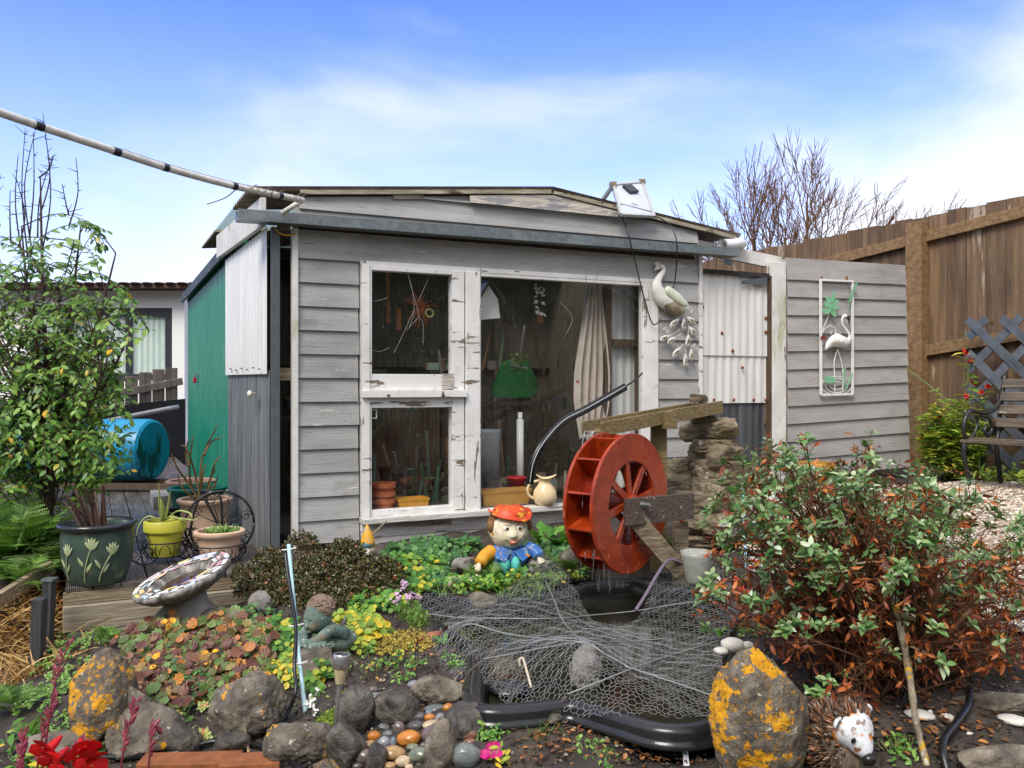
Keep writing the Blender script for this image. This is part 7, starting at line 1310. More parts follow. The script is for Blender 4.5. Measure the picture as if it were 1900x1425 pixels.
def rv(s=1.0): return np.array([rg.gauss(0, s), rg.gauss(0, s), rg.gauss(0, s)])
UP = np.array([0, 0, 1.0])
# ---------------------------------------------------------------- tall shrub on the left
TL = leafmat('pear_green_leaf', [(0, G8(60,104,38)), (.3, G8(86,130,46)), (.6, G8(112,154,58)), (.9, G8(146,180,84)), (.985, G8(160,166,74)), (1, G8(226,170,40))], .3, .28)
tb = P(88, 985, 5.15); tb[2] = h(tb[0], tb[1])
tr_ = thing('leafy_shrub', 'tall leafy green shrub with bare twigs at its top on the left', 'shrub', tb)
m = MB(); mains = []
for ex_, ey_, yy in ((40, 420, 5.3), (75, 330, 5.2), (62, 560, 4.9), (150, 420, 5.1), (215, 470, 5.0), (240, 620, 4.9), (20, 640, 5.6), (190, 700, 4.8), (110, 560, 5.6), (-40, 560, 5.2), (-90, 430, 5.4)):
    e = P(ex_, ey_, yy); c1_ = tb + (e - tb) * .35 + np.array([0, 0, .25]) + (tb - e) * [.18, .1, 0]; q = spline([tb, c1_, tb + (e - tb) * .7 + [0, 0, .12], e], 24); mains.append(q); m.tube(q, np.linspace(.02, .004, 24), 7)
L = Leaves(OVATE); sil = np.array([(-120,470),(-40,430),(60,440),(120,400),(165,395),(225,425),(200,470),(215,520),(250,540),(290,590),(282,615),(238,640),(262,690),(240,730),(262,760),(235,800),(250,840),(215,880),(150,900),(60,880),(-120,880)], float)
tw = []
n_t = 0
while n_t < 430:
    px, py = rg.uniform(-120, 295), rg.uniform(385, 900)
    if not inside(np.array([px]), np.array([py]), sil)[0]: continue
    if py < 620 and rg.random() < .5: continue
    if 255 < px and py > 640: continue
    n_t += 1; e = P(px, py, rg.uniform(4.6, 5.75)); q = mains[rg.randrange(len(mains))]
    d = np.linalg.norm(q - (e + [0, 0, .1]), axis=1) + .6 * (q[:, 2] > e[2] + .35); i = max(4, int(np.argmin(d))); st = q[i]
    if np.linalg.norm(e - st) > .75: st = e + (st - e) * .55 / np.linalg.norm(e - st)
    mid = (st + e) / 2 + np.array([0, 0, .09]) + rv(.02); pts = spline([st, mid, e], 9); tw.append(pts)
    m.tube(pts, np.linspace(.0042, .0015, 9), 5); nl = rg.randint(10, 17)
    for k in range(nl):
        t = .25 + .75 * k / (nl - 1); j = min(7, int(t * 8)); p = pts[j] + (pts[j + 1] - pts[j]) * (t * 8 - j); dr = pts[min(8, j + 1)] - pts[max(0, j - 1)]; dr /= np.linalg.norm(dr); sd = np.cross(dr, UP) * (1 if k % 2 else -1)
        ax_ = dr * .55 + sd * .8 + np.array([0, 0, -.35]) + rv(.22); L.add(p, ax_, UP * .7 + np.array([.05, -.55, 0]) + rv(.25), rg.uniform(.036, .06), rg.uniform(.95, 1.3))
for k_ in range(120):     # low leafy side shoots
    e = P(rg.uniform(-60, 245), rg.uniform(700, 915), rg.uniform(4.75, 5.5)); q = mains[rg.randrange(len(mains))]; st = tb + (e - tb) * .45 + [0, 0, .12]; pts = spline([st, (st + e) / 2 + [0, 0, .07], e], 9); m.tube(pts, np.linspace(.003, .0012, 9), 4)
    for k in range(13):
        t = .1 + .9 * k / 12; j = min(7, int(t * 8)); p = pts[j] + (pts[j + 1] - pts[j]) * (t * 8 - j); dr = pts[j + 1] - pts[j]; dr /= np.linalg.norm(dr); sd = np.cross(dr, UP) * (1 if k % 2 else -1)
        L.add(p, dr * .55 + sd * .8 + np.array([0, 0, -.35]) + rv(.25), UP * .7 + np.array([.05, -.55, 0]) + rv(.3), rg.uniform(.034, .058), rg.uniform(.95, 1.3))
for base, tip in (((78, 470), (80, 212)), ((60, 470), (66, 240)), ((52, 480), (47, 238)), ((70, 440), (98, 290)), ((40, 470), (34, 285)), ((55, 440), (62, 250)), ((128, 420), (141, 292)), ((20, 450), (19, 352)), ((34, 460), (30, 330)), ((74, 400), (84, 250)), ((0, 420), (1, 325)), ((128, 400), (116, 342)), ((72, 330), (100, 288))):
    a, b = P(*base, 5.25), P(*tip, 5.2); q = spline([a, (a + b) / 2 + rv(.02), b], 14); m.tube(q, np.linspace(.0055, .0018, 14), 5)
    for k in range(9): j = rg.randint(2, 12); d = rv(1); d[2] = abs(d[2]) * .5; m.tube([q[j], q[j] + d * rg.uniform(.012, .05)], [.0028, .0012], 4)
m.build('branches', plain('dark_shrub_bark', lin(70,52,42), .8, .3, 30, .3), tr_, smooth=True)
L.into(MB()).build('foliage', TL, tr_, smooth=True)
# ---------------------------------------------------------------- bare tree beyond the fence
btp = P(1480, 800, 15.5); bt = thing('bare_tree', 'leafless tree with a wide fan of fine twigs beyond the brown fence', 'tree', btp)
sa, sb, sr0, sr1 = [], [], [], []; br = random.Random(5)
def grow(p, d, ln, r, dep):
    n = 3; q = p.copy()
    for k in range(n):
        d = d + np.array([br.gauss(0, .07), br.gauss(0, .07), br.gauss(.03, .04)]); d /= np.linalg.norm(d); e = q + d * ln / n; rr = r * (1 - .25 * (k + 1) / n); sa.append(q.copy()); sb.append(e); sr0.append(r * (1 - .25 * k / n)); sr1.append(rr); q = e
        if dep > 0 and k < n - 1 and br.random() < .97:
            x = np.cross(d, np.array([br.gauss(0, 1), br.gauss(0, 1), br.gauss(0, 1)])); x /= np.linalg.norm(x); grow(q, d * .85 + x * br.uniform(.3, .55), ln * br.uniform(.5, .75), max(.005, r * .48), dep - 2 if dep > 2 else dep - 1)
    if dep > 0:
        for s_ in (-1, 1):
            x = np.cross(d, np.array([br.gauss(0, 1), br.gauss(0, 1), br.gauss(0, 1)])); x /= np.linalg.norm(x); grow(q, d * .95 + x * br.uniform(.15, .36), ln * br.uniform(.66, .84), max(.0045, r * .62), dep - 1)
fork = P(1480, 640, 15.5)
for k in range(15):
    a = -1.2 + 2.4 * k / 14 + br.gauss(0, .05); d = np.array([math.sin(a) * 1.15, br.uniform(-.4, .4), math.cos(a) * .9]); grow(fork + np.array([.05 * (k - 7), br.uniform(-.2, .2), 0]), d / np.linalg.norm(d), 1.04 - .08 * abs(a) + br.uniform(-.12, .12), .036, 5)
sa.append(btp + [0, 0, -1.2]); sb.append(fork + [0, 0, .1]); sr0.append(.3); sr1.append(.2)
m = MB(); m.add(*sticks(sa, sb, np.array(sr0), np.array(sr1), 4)); m.build('branches', mat('bare_tree_bark', [(.3, lin(96,70,50)), (.7, lin(140,106,78))], scale=5, rough=.95, spec=.1, bump=.2, spots=[(2, .6, .7, lin(104,104,70))]), bt, smooth=True)
# ---------------------------------------------------------------- ferns
FERN = leafmat('fern_green', [(0, G8(58,92,36)), (.4, G8(84,124,46)), (.8, G8(116,158,62)), (1, G8(150,180,86))], .45, .3); FERNP = leafmat('pale_fern_green', [(0, G8(84,112,66)), (.5, G8(118,146,92)), (1, G8(158,180,124))], .5, .3)
def frond(m, L, base, dr, ln, arch, n=20, wd=.34):
    dr = np.array(dr, float); hz_ = dr * [1, 1, 0]; hz_ /= np.linalg.norm(hz_) + 1e-9; pts = []
    for t in np.linspace(0, 1, n + 4): pts.append(base + dr * ln * t + np.array([0, 0, -arch * ln * t * t]) + hz_ * arch * .3 * ln * t * t)
    pts = np.array(pts); m.tube(pts, np.linspace(.0028, .0008, len(pts)), 4)
    for k in range(4, n + 4):
        t = (k - 3) / n; w = ln * wd * math.sin(math.pi * min(1, .22 + t * .82)) ** .8 * (1.08 - t * .75); d = pts[min(k + 1, n + 3)] - pts[k - 1]; d /= np.linalg.norm(d); sd = np.cross(d, UP); sd /= np.linalg.norm(sd); nn_ = np.cross(sd, d)
        for s_ in (-1, 1): L.add(pts[k], sd * s_ + d * .38 + nn_ * rg.uniform(-.2, .05), nn_ + rv(.08), max(.008, w), 1.35)
def fern(px, py, Y, n, ln, label, mt=FERN, group='ferns in the garden', spread=1.0, az0=0, azr=6.283, name='fern', up=(.7, 1.35)):
    c = ground(px, py) if Y is None else ground(px, py, Y); t = thing(name, label, 'fern', c, 0, group); m = MB(); L = Leaves(PINNA)
    for k in range(n):
        a = az0 + azr * (k + rg.random()) / n; el = rg.uniform(*up); d = np.array([math.cos(a) * math.cos(el), math.sin(a) * math.cos(el), math.sin(el)]); frond(m, L, c + rv(.012) * [1, 1, 0], d, ln * rg.uniform(.65, 1.1), rg.uniform(.25, .6) * spread, n=22 if ln > .3 else 14)
    m.build('frond_stalks', STEMG, t, smooth=True); L.into(MB()).build('fronds', mt, t)
for a in [(20, 1030, 4.75, 17, .62, 'big bright fern at the left edge'), (75, 1000, 4.95, 16, .66, 'pale feathery fern under the leafy shrub', FERNP), (-20, 980, 5.1, 16, .72, 'bright fern half cut by the left edge'), (95, 1040, 4.75, 14, .46, 'fern arching over beside the glazed pot', FERNP), (45, 1075, 4.5, 14, .36, 'lowest fern beside the sloping plank'), (150, 960, 5.2, 9, .42, 'fern reaching behind the glazed pot', FERN)]: fern(*a)
for a in [(905, 1062, 4.75, 10, .2, 'small bright fern in front of the gnome'), (965, 1100, 4.6, 9, .17, 'low fern below the gnome at the netting'), (1060, 1075, 4.8, 11, .21, 'fern tucked between the gnome and the wheel'), (1010, 1090, 4.65, 8, .15, 'small fern left of the wheel foot'), (205, 1180, 3.9, 7, .17, 'small fern under the plank step with yellow flowers'), (1262, 880, 5.1, 6, .16, 'small dark fern at the foot of the stone stack')]: fern(*a)
# ---------------------------------------------------------------- generic clumps on the ground
def clump(name, label, cat, mt, tm, spots_, n, size, hgt, r_, stem=STEMG, group=None, tilt=.35, trefoil=False, cam=.5, wd=1.0, rosette=0):
    """leaves on short stalks round several (px, py) spots"""
    cs = [ground(*s_) for s_ in spots_]; c0_ = np.mean(cs, 0); t = thing(name, label, cat, c0_, 0, group); L = Leaves(tm); pa_, pb_ = [], []
    for i in range(n):
        c = cs[i % len(cs)]; a = rg.uniform(0, 6.28); q = math.sqrt(rg.random()) * r_; x, y = c[0] + q * math.cos(a), c[1] + q * math.sin(a); z_ = h(x, y); p = np.array([x, y, z_ + hgt * rg.uniform(.25, 1) * (1.15 - .5 * q / r_)])
        pa_.append([c[0] + (x - c[0]) * .6, c[1] + (y - c[1]) * .6, z_]); pb_.append(p); u = UP + np.array([0, -cam, 0]) + rv(tilt) + np.array([math.cos(a), math.sin(a), 0]) * .35 * q / r_; u /= np.linalg.norm(u); s_ = rg.uniform(*size)
        if rosette:
            x_ = np.cross(u, rv(1)); x_ /= np.linalg.norm(x_); y_ = np.cross(u, x_)
            for k in range(rosette):
                b = k * 2.39996; lv = k / rosette; d = x_ * math.cos(b) + y_ * math.sin(b) + u * (.15 + 1.3 * (1 - lv)); L.add(p, d, u, s_ * (.45 + .55 * lv), wd)
        elif trefoil:
            x_ = np.cross(u, rv(1)); x_ /= np.linalg.norm(x_); y_ = np.cross(u, x_)
            for k in range(3): b = k * 2.094 + rg.uniform(-.2, .2); d = x_ * math.cos(b) + y_ * math.sin(b); L.add(p + d * s_ * .08, d + u * rg.uniform(-.15, .1), u + rv(.12), s_, wd)
        else:
            d = np.cross(u, rv(1)); L.add(p, d, u, s_, wd)
    if stem is not None: m = MB(); m.add(*sticks(pa_, pb_, .0014, .0009, 4)); m.build('stalks', stem, t)
    L.into(MB()).build('leaves', mt, t); return t
HEU = leafmat('heuchera_leaf', [(0, G8(84,42,38)), (.2, G8(104,62,48)), (.36, G8(136,92,70)), (.44, G8(96,92,48)), (.66, G8(84,112,52)), (.8, G8(116,140,74)), (.92, G8(176,110,56)), (1, G8(196,134,52))], .4, .15, sc=60)
AQU = leafmat('columbine_leaf', [(0, G8(54,104,40)), (.4, G8(84,140,52)), (.75, G8(130,172,64)), (.92, G8(190,190,60)), (1, G8(226,192,50))], .5, .3); AQD = leafmat('dark_columbine_leaf', [(0, G8(44,84,44)), (.6, G8(72,124,60)), (1, G8(110,156,84))], .5, .25); AQY = leafmat('yellowing_columbine_leaf', [(0, G8(92,132,46)), (.4, G8(150,176,62)), (.75, G8(206,196,60)), (1, G8(230,186,46))], .5, .3)
SED = leafmat('sedum_leaf', [(0, G8(72,116,46)), (.5, G8(116,158,66)), (1, G8(162,190,104))], .35, .1); SUC = leafmat('pink_tipped_succulent', [(0, G8(140,164,92)), (.55, G8(180,196,120)), (.8, G8(206,186,120)), (1, G8(220,120,96))], .4, .1)
for k, (sp_, lb, n) in enumerate([([(270, 1190), (310, 1180), (350, 1185)], 'bronze and green coral bells mound below the bird bath', 120), ([(400, 1180), (440, 1175), (470, 1200)], 'reddest coral bells clump left of the cherub', 110), ([(330, 1235), (380, 1235), (300, 1260)], 'brown coral bells mound in the middle of the bank', 120), ([(430, 1240), (460, 1250), (400, 1275)], 'coral bells clump above the large boulder', 90), ([(250, 1240), (235, 1285), (270, 1300)], 'coral bells spilling beside the leaning lichen rock', 70), ([(330, 1290), (300, 1320)], 'lowest coral bells clump above the small black rock', 60)]):
    clump('coral_bells', lb, 'plant', HEU, LOBED, sp_, int(n * 2.1), (.03, .062), .085, .13, group='coral bells on the bank', tilt=.3, cam=.75)
for sp_, lb, n, s_, mt in [([(690, 1115), (720, 1130), (670, 1140)], 'bright columbine clump in front of the azalea', 60, (.026, .04), AQU), ([(760, 1035), (730, 1040), (790, 1040)], 'darker columbine under the window apron', 55, (.035, .055), AQD), ([(640, 1165), (680, 1170)], 'yellow green columbine behind the cherub', 44, (.03, .045), AQY), ([(690, 1185), (660, 1205)], 'columbine clump right of the cherub', 34, (.028, .04), AQY), ([(520, 1180), (495, 1200), (535, 1205)], 'lime columbine around the blue stake', 56, (.026, .04), AQU), ([(540, 1250), (525, 1270)], 'yellowing columbine at the foot of the blue stake', 34, (.02, .032), AQY), ([(605, 1255), (590, 1270)], 'lime columbine in front of the cherub stone', 40, (.024, .036), AQU), ([(480, 1150), (460, 1165)], 'columbine below the mossy bust', 26, (.026, .038), AQD), ([(840, 1055), (820, 1080)], 'columbine leaves left of the gnome', 34, (.024, .036), AQD), ([(415, 1095), (440, 1080)], 'yellow leaved columbine at the right of the bird bath', 34, (.02, .034), AQY), ([(330, 1260), (360, 1290)], 'small green strawberry among the coral bells', 26, (.022, .036), AQD)]:
    clump('columbine', lb, 'plant', mt, ROUNDL, sp_, n, s_, .085, .075, group='columbine plants in the bed', tilt=.25, trefoil=True, cam=.6)
for sp_, lb, n in [([(190, 1185), (215, 1165), (165, 1200)], 'bright green sedum cushion below the plank step', 90), ([(110, 1215), (130, 1195), (95, 1240)], 'sedum cushion beside the black posts', 80), ([(85, 1280), (70, 1310), (105, 1300)], 'lower sedum trail at the left of the lichen rock', 70), ([(150, 1250), (165, 1265)], 'darker sedum above the lichen rock', 50)]:
    clump('sedum', lb, 'plant', SED, FAT, sp_, n, (.014, .022), .05, .085, stem=None, group='sedum cushions on the bank', rosette=11, wd=1.5)
for k, (px, py, s_) in enumerate([(385, 1300, .036), (352, 1315, .03), (412, 1298, .036), (375, 1322, .03), (400, 1335, .034), (398, 1318, .026), (352, 1385, .042), (378, 1372, .04), (438, 1390, .022)]):
    clump('succulent_rosette', 'pink tipped succulent rosette ' + ['topmost left', 'standing apart at the left', 'nearest the boulder', 'middle left', 'lowest of the upper cluster', 'smallest in the cluster', 'large one above the black hose', 'right one above the black hose', 'tiny one against the large boulder'][k], 'plant', SUC, FAT, [(px, py)], 1, (s_, s_ * 1.05), .03, .004, stem=None, group='succulent rosettes below the coral bells', tilt=.12, cam=1.1, rosette=26, wd=1.5)
fern(25, 1320, None, 9, .2, 'dark fern low at the left edge among the sedum')
fern(60, 1375, None, 8, .16, 'small fern behind the scarlet flowers')
clump('coral_bells', 'small coral bells between the leaning rock and the low brown rock', 'plant', HEU, LOBED, [(225, 1330), (235, 1310)], 34, (.035, .06), .05, .06, group='coral bells on the bank', tilt=.3, cam=.75)
clump('sedum', 'sedum creeping round the foot of the leaning lichen rock', 'plant', SED, FAT, [(120, 1350), (100, 1375), (140, 1385)], 60, (.014, .02), .04, .07, stem=None, group='sedum cushions on the bank', rosette=11, wd=1.5)
L = Leaves(ROUNDL); c = at(962, 672, .66)
for k in range(60): L.add(c + rv(.035), rv(1) + UP * .3, UP + rv(.5) - np.array([0, .6, 0]), rg.uniform(.02, .04))
L.into(MB()).build('seedling', AQU, label='leafy seedling sprouting above the green bag inside the shed', cat='plant')
# azalea cushion
AZ = leafmat('azalea_leaf', [(0, G8(44,46,26)), (.35, G8(70,76,38)), (.55, G8(96,104,52)), (.8, G8(92,66,44)), (.93, G8(150,152,120)), (1, G8(176,74,40))], .28, .1)  # the palest tone puts glints on the leaves into their colour
azc = ground(595, 1105, 4.45); az = thing('azalea', 'low dense dark azalea cushion in front of the shed corner', 'shrub', azc); L = Leaves(OVATE); pa_, pb_ = [], []
lobes = [(P(520, 1078, 4.5), .19, .13), (P(595, 1068, 4.5), .21, .16), (P(665, 1068, 4.5), .2, .15), (P(480, 1090, 4.4), .12, .1), (P(715, 1070, 4.5), .11, .13), (P(560, 1100, 4.35), .2, .12), (P(640, 1105, 4.35), .18, .1), (P(455, 1065, 4.5), .07, .08), (P(500, 1035, 4.5), .09, .08), (P(560, 1012, 4.55), .09, .1), (P(640, 1020, 4.55), .1, .09), (P(728, 1100, 4.4), .1, .07), (P(590, 1125, 4.25), .14, .07)]
for c, rr, hh in lobes:
    for k in range(int(5200 * rr * rr / .18)):
        d = rv(1); d[2] = abs(d[2]); d /= np.linalg.norm(d); q = rg.uniform(.72, 1.04) + (.22 * rg.random() if rg.random() < .12 else 0); p = c + d * [rr, rr * .8, hh] * q + [0, 0, -.03]
        if k % 6 == 0: pa_.append(azc + rv(.05) * [1, 1, .2]); pb_.append(p)
        for j in range(4): a = rv(1); L.add(p, d * .7 + a * .6, d + rv(.3), rg.uniform(.012, .021), 1.15)
m = MB(); m.add(*sticks(pa_, pb_, .002, .0012, 3)); m.build('twigs', STEMB, az); L.into(MB()).build('foliage', AZ, az)
# ---------------------------------------------------------------- big half-bare bush on the right
for sp_, lb, n, s_, mt in [([(735, 1060, 4.9), (770, 1070, 4.85), (800, 1062, 4.9)], 'leafy green columbine between the azalea and the grey stone', 70, (.026, .044), AQU), ([(830, 1035, 5.2), (870, 1030, 5.2), (800, 1025, 5.2)], 'dark columbine along the apron left of the gnome', 60, (.028, .045), AQD), ([(985, 1020, 5.15), (1015, 1030, 5.1), (1050, 1045, 5.0)], 'columbine right of the gnome against the sill', 60, (.026, .042), AQD), ([(900, 1100, 4.65), (950, 1095, 4.65), (840, 1100, 4.65)], 'low bright columbine along the back of the pond', 60, (.02, .034), AQU), ([(560, 1230), (575, 1215)], 'columbine sprigs under the left arm of the cherub', 30, (.022, .034), AQU), ([(770, 1105, 4.6), (740, 1095, 4.6)], 'columbine behind the lilac alyssum', 40, (.024, .038), AQU)]:
    clump('columbine', lb, 'plant', mt, ROUNDL, sp_, n, s_, .09, .1, group='columbine plants in the bed', tilt=.25, trefoil=True, cam=.6)
for a in [(880, 1075, 4.75, 9, .17, 'fern between the animal figurine and the gnome'), (1035, 1060, 4.95, 10, .2, 'bushy fern right of the carved stone'), (985, 1050, 5.0, 8, .16, 'fern behind the gnome hand'), (930, 1090, 4.65, 9, .15, 'fern under the gnome legs')]: fern(*a)
for k, (sp_, n, r_, lb) in enumerate([([(900, 1085, 4.7), (960, 1080, 4.75), (1010, 1075, 4.8)], 130, .12, 'mixed low weeds under the gnome'), ([(720, 1090, 4.6), (760, 1085, 4.65)], 80, .1, 'weeds right of the azalea'), ([(1060, 1085, 4.75), (1020, 1095, 4.7)], 80, .09, 'weeds left of the wheel foot'), ([(660, 1230), (700, 1250), (740, 1225)], 60, .1, 'scattered seedlings on the soil left of the pond'), ([(460, 1290), (500, 1330)], 30, .06, 'weeds behind the large boulder'), ([(300, 1330), (330, 1345)], 50, .06, 'weeds under the lowest coral bells')]):
    clump('small_weed', lb, 'weed', AQU, OVATE, sp_, n, (.014, .03), .05, r_, group='small weeds on the soil', tilt=.5, wd=1.3)
BU = leafmat('sage_bush_leaf', [(0, G8(62,106,48)), (.35, G8(100,138,76)), (.7, G8(138,166,104)), (.92, G8(178,194,146)), (1, G8(210,222,196))], .36, .18, .35); BD = leafmat('rust_dead_leaf', [(0, G8(84,38,20)), (.4, G8(138,66,30)), (.75, G8(180,96,42)), (1, G8(214,134,64))], .5, .2)
bb0 = ground(1630, 1285, 3.15); bush = thing('half_bare_bush', 'large bush with sage green tips and rusty dead leaves right of the pond', 'bush', bb0)
m = MB(); L = Leaves(OVATE); D_ = Leaves(LANCE); stx = []; ta, tb2, tr0 = [], [], []
tips = []
bsil = np.array([(1300,930),(1320,905),(1340,870),(1385,835),(1425,815),(1450,835),(1500,832),(1545,822),(1580,812),(1640,815),(1690,835),(1740,860),(1780,900),(1840,920),(1890,960),(1960,1000),(1990,1120),(1960,1240),(1880,1260),(1800,1280),(1700,1290),(1560,1290),(1480,1250),(1420,1190),(1340,1160),(1290,1180),(1275,1110),(1310,1050),(1280,1000)], float)
while len(tips) < 330:
    px, py = rg.uniform(1270, 1990), rg.uniform(805, 1290)
    if not inside(np.array([px]), np.array([py]), bsil)[0]: continue
    if rg.random() < (py - 830) / 640: continue
    tips.append((px, py, 3.15 + rg.uniform(-.42, .55) + (1040 - py) / 520 * .2))
def rosette(p, ax_, s_, n=4):
    ax_ = ax_ / np.linalg.norm(ax_)
    x_ = np.cross(ax_, rv(1)); x_ /= np.linalg.norm(x_); y_ = np.cross(ax_, x_)
    for k in range(n):
        b = k * 1.5708 * 1.0 + rg.uniform(-.2, .2)
        for o_ in (0, 3.1416):
            d = x_ * math.cos(b + o_) + y_ * math.sin(b + o_); L.add(p - ax_ * .007 * (n - k) * 1.3, d + ax_ * rg.uniform(.15, .5), ax_ + rv(.12), s_ * (.6 + .4 * (n - k) / n) * rg.uniform(.85, 1.15), 1.12)
for px, py, Y in tips:
    e = P(px, py, Y); gz = h(e[0], e[1]); e[2] = max(e[2], gz + .05); b0 = bb0 + np.array([rg.gauss(0, .07), rg.gauss(0, .06), 0]); hgt = e[2] - b0[2]; mid = b0 + (e - b0) * [.38, .38, .55] + rv(.025)
    q = spline([b0, mid, b0 + (e - b0) * [.75, .75, .82] + rv(.02), e], 16); m.tube(q, np.linspace(.0042, .0013, 16) * rg.uniform(.7, 1.3), 5)
    nb = rg.randint(3, 5)
    for k in range(nb):
        j = rg.randint(8, 15); d = rv(1) + np.array([0, 0, .6]); d /= np.linalg.norm(d); ln = rg.uniform(.03, .1); p = q[j] + d * ln; ta.append(q[j]); tb2.append(p); tr0.append(.0016)
        hi = p[2] - b0[2] > rg.uniform(.25, .55)
        if rg.random() < (.92 if hi else .2): rosette(p, d, rg.uniform(.026, .042), 3)
        else:
            for i in range(rg.randint(1, 4)): D_.add(p - d * ln * rg.random() * .6, rv(1) + [0, 0, -.5], rv(1), rg.uniform(.025, .048), 1.6)
    if hgt > rg.uniform(.3, .6) or rg.random() < .12: rosette(e, q[-1] - q[-2] + np.array([0, 0, .01]), rg.uniform(.034, .05), 4)
    for k in range(rg.randint(7, 14)):
        j = rg.randint(3, 14); d = rv(1); d /= np.linalg.norm(d); ln = rg.uniform(.04, .13); ta.append(q[j]); tb2.append(q[j] + d * ln); tr0.append(.0015)
        if rg.random() < .7:
            for i in range(rg.randint(1, 4)): D_.add(q[j] + d * ln * rg.uniform(.6, 1), d + rv(.6) + [0, 0, -.3], rv(1), rg.uniform(.022, .045), 1.5)
for px, py, Y in ((1505, 1140, 2.9), (1535, 1150, 2.88), (1475, 1142, 2.95), (1525, 1085, 2.85), (1520, 1065, 2.85), (1728, 1155, 2.85), (1690, 1135, 2.9), (1512, 1265, 2.85), (1532, 1268, 2.85), (1300, 1080, 3.6), (1320, 1068, 3.6), (1330, 1085, 3.6), (1345, 1045, 3.5)):
    p = P(px, py, Y); 
    for k in range(2): rosette(p + rv(.012), np.array([0, -.6, .8]) + rv(.3), rg.uniform(.034, .044), 3)
    ta.append(p); tb2.append(p + np.array([.03, .12, -.12])); tr0.append(.002)
for k in range(9):
    a = bb0 + np.array([rg.gauss(0, .06), rg.gauss(0, .06), -.05]); e = bb0 + np.array([rg.gauss(0, .16), rg.gauss(0, .12), rg.uniform(.3, .45)]); m.tube(spline([a, (a + e) / 2 + rv(.02), e], 10), np.linspace(.017, .008, 10), 7)
m.add(*sticks(ta, tb2, np.array(tr0), np.array(tr0) * .7, 4)); m.build('branches', mat('bush_bark', [(.3, lin(62,38,26)), (.6, lin(104,66,42)), (.8, lin(134,104,72))], scale=22, rough=.75, bump=.25, spots=[(14, .6, .7, lin(120,116,76))]), bush, smooth=True)
L.into(MB()).build('green_leaves', BU, bush, smooth=True); D_.into(MB()).build('dead_leaves', BD, bush)
# ---------------------------------------------------------------- perennial with red flowers by the bench
PE = leafmat('yellow_green_lance_leaf', [(0, G8(92,128,44)), (.4, G8(134,166,60)), (.75, G8(178,192,76)), (1, G8(214,190,74))], .45, .35); RED = leafmat('red_petal', [(0, G8(150,20,24)), (.6, G8(200,36,36)), (1, G8(220,60,50))], .5, .2)
pb0 = ground(1775, 850, 7.5); pe = thing('flowering_perennial', 'yellow green leafy perennial with small red flowers between the screen and bench', 'plant', pb0)
m = MB(); L = Leaves(LANCE); Fl = Leaves(ROUNDL)
for k in range(62):
    x = rg.uniform(-1, 1); px = 1770 + 62 * x + rg.gauss(0, 6); py = 735 + 75 * rg.random() + 30 * abs(x); 
    if k < 10: px, py = [(1790, 655), (1800, 668), (1805, 712), (1832, 718), (1795, 735), (1712, 810), (1745, 775), (1820, 730), (1850, 760), (1740, 725)][k]
    e = P(px, py, 7.45 + rg.uniform(-.2, .2)); b0 = pb0 + np.array([rg.gauss(0, .08) + (e[0] - pb0[0]) * .3, rg.gauss(0, .08), 0]); q = spline([b0, (b0 + e) / 2 + rv(.02), e], 14); m.tube(q, np.linspace(.005, .002, 14), 5)
    for j in range(3, 14):
        for s_ in range(3 if k >= 10 else 2):
            a = rg.uniform(0, 6.28); L.add(q[j], np.array([math.cos(a), math.sin(a), rg.uniform(-.2, .6)]), UP + rv(.3), rg.uniform(.06, .12), 1.5)
    if k < 8:
        for i in range(9): Fl.add(e + rv(.004), rv(1) + [0, -.3, .3], rv(1), rg.uniform(.022, .036), 1)
m.build('stems', STEMG, pe, smooth=True); L.into(MB()).build('leaves', PE, pe); Fl.into(MB()).build('flowers', RED, pe)
m = MB(); m.tube(spline([P(1680, 683, 7.3), P(1720, 712, 7.1), P(1760, 745, 7.0)], 12), .004, 6); m.build('arching_stem', STEMG, pe, smooth=True)
clump('bench_undergrowth', 'leafy low weeds growing under the bench', 'plant', PE, LANCE, [(1850, 880, 7.3), (1890, 880, 7.1), (1820, 870, 7.3), (1900, 860, 7.2)], 110, (.06, .12), .16, .2, tilt=.5, wd=1.5)
# ---------------------------------------------------------------- potted plants
AG = mat('variegated_agave', [(.3, lin(120,140,80)), (.6, lin(170,180,100)), (.75, lin(216,206,120))], scale=6, stretch=(5, 5, 1), rough=.45, bump=.08)
ag = thing('agave', 'variegated agave with drooping leaves growing in the lime yellow pot', 'plant', ypc + [0, 0, .17]); ab = ypc + np.array([0, 0, .17])
for pts, w_ in (([(303, 965), (297, 945), (295, 895)], .016), ([(306, 965), (312, 940), (316, 910)], .017), ([(304, 965), (302, 945), (298, 925)], .03), ([(308, 965), (330, 948), (352, 952), (357, 962)], .013), ([(308, 968), (335, 962), (362, 965), (378, 958)], .013), ([(300, 966), (275, 958), (258, 975), (250, 1005)], .014), ([(303, 968), (285, 975), (300, 985)], .012), ([(305, 966), (320, 958), (345, 968)], .013)):
    n_ = 14; q = spline([P(x, y, 4.85 - .02 * i) for i, (x, y) in enumerate(pts)], n_); m = MB(); m.tube(q, w_ * np.array([.6, .8, .92, 1, 1, .98, .95, .9, .82, .72, .6, .45, .28, .05]), 8, flat=.3); m.build('leaf', AG, ag, smooth=True)
rb = thing('rose_bush', 'bare pruned rose with knobbly stems in the tall cream pot', 'plant', c1 + [0, 0, .26]); r0 = P(372, 935, 5.5)
ROS = mat('rose_stem', [(.3, lin(96,66,44)), (.6, lin(140,112,66)), (.8, lin(150,140,84))], scale=14, rough=.6, bump=.3)
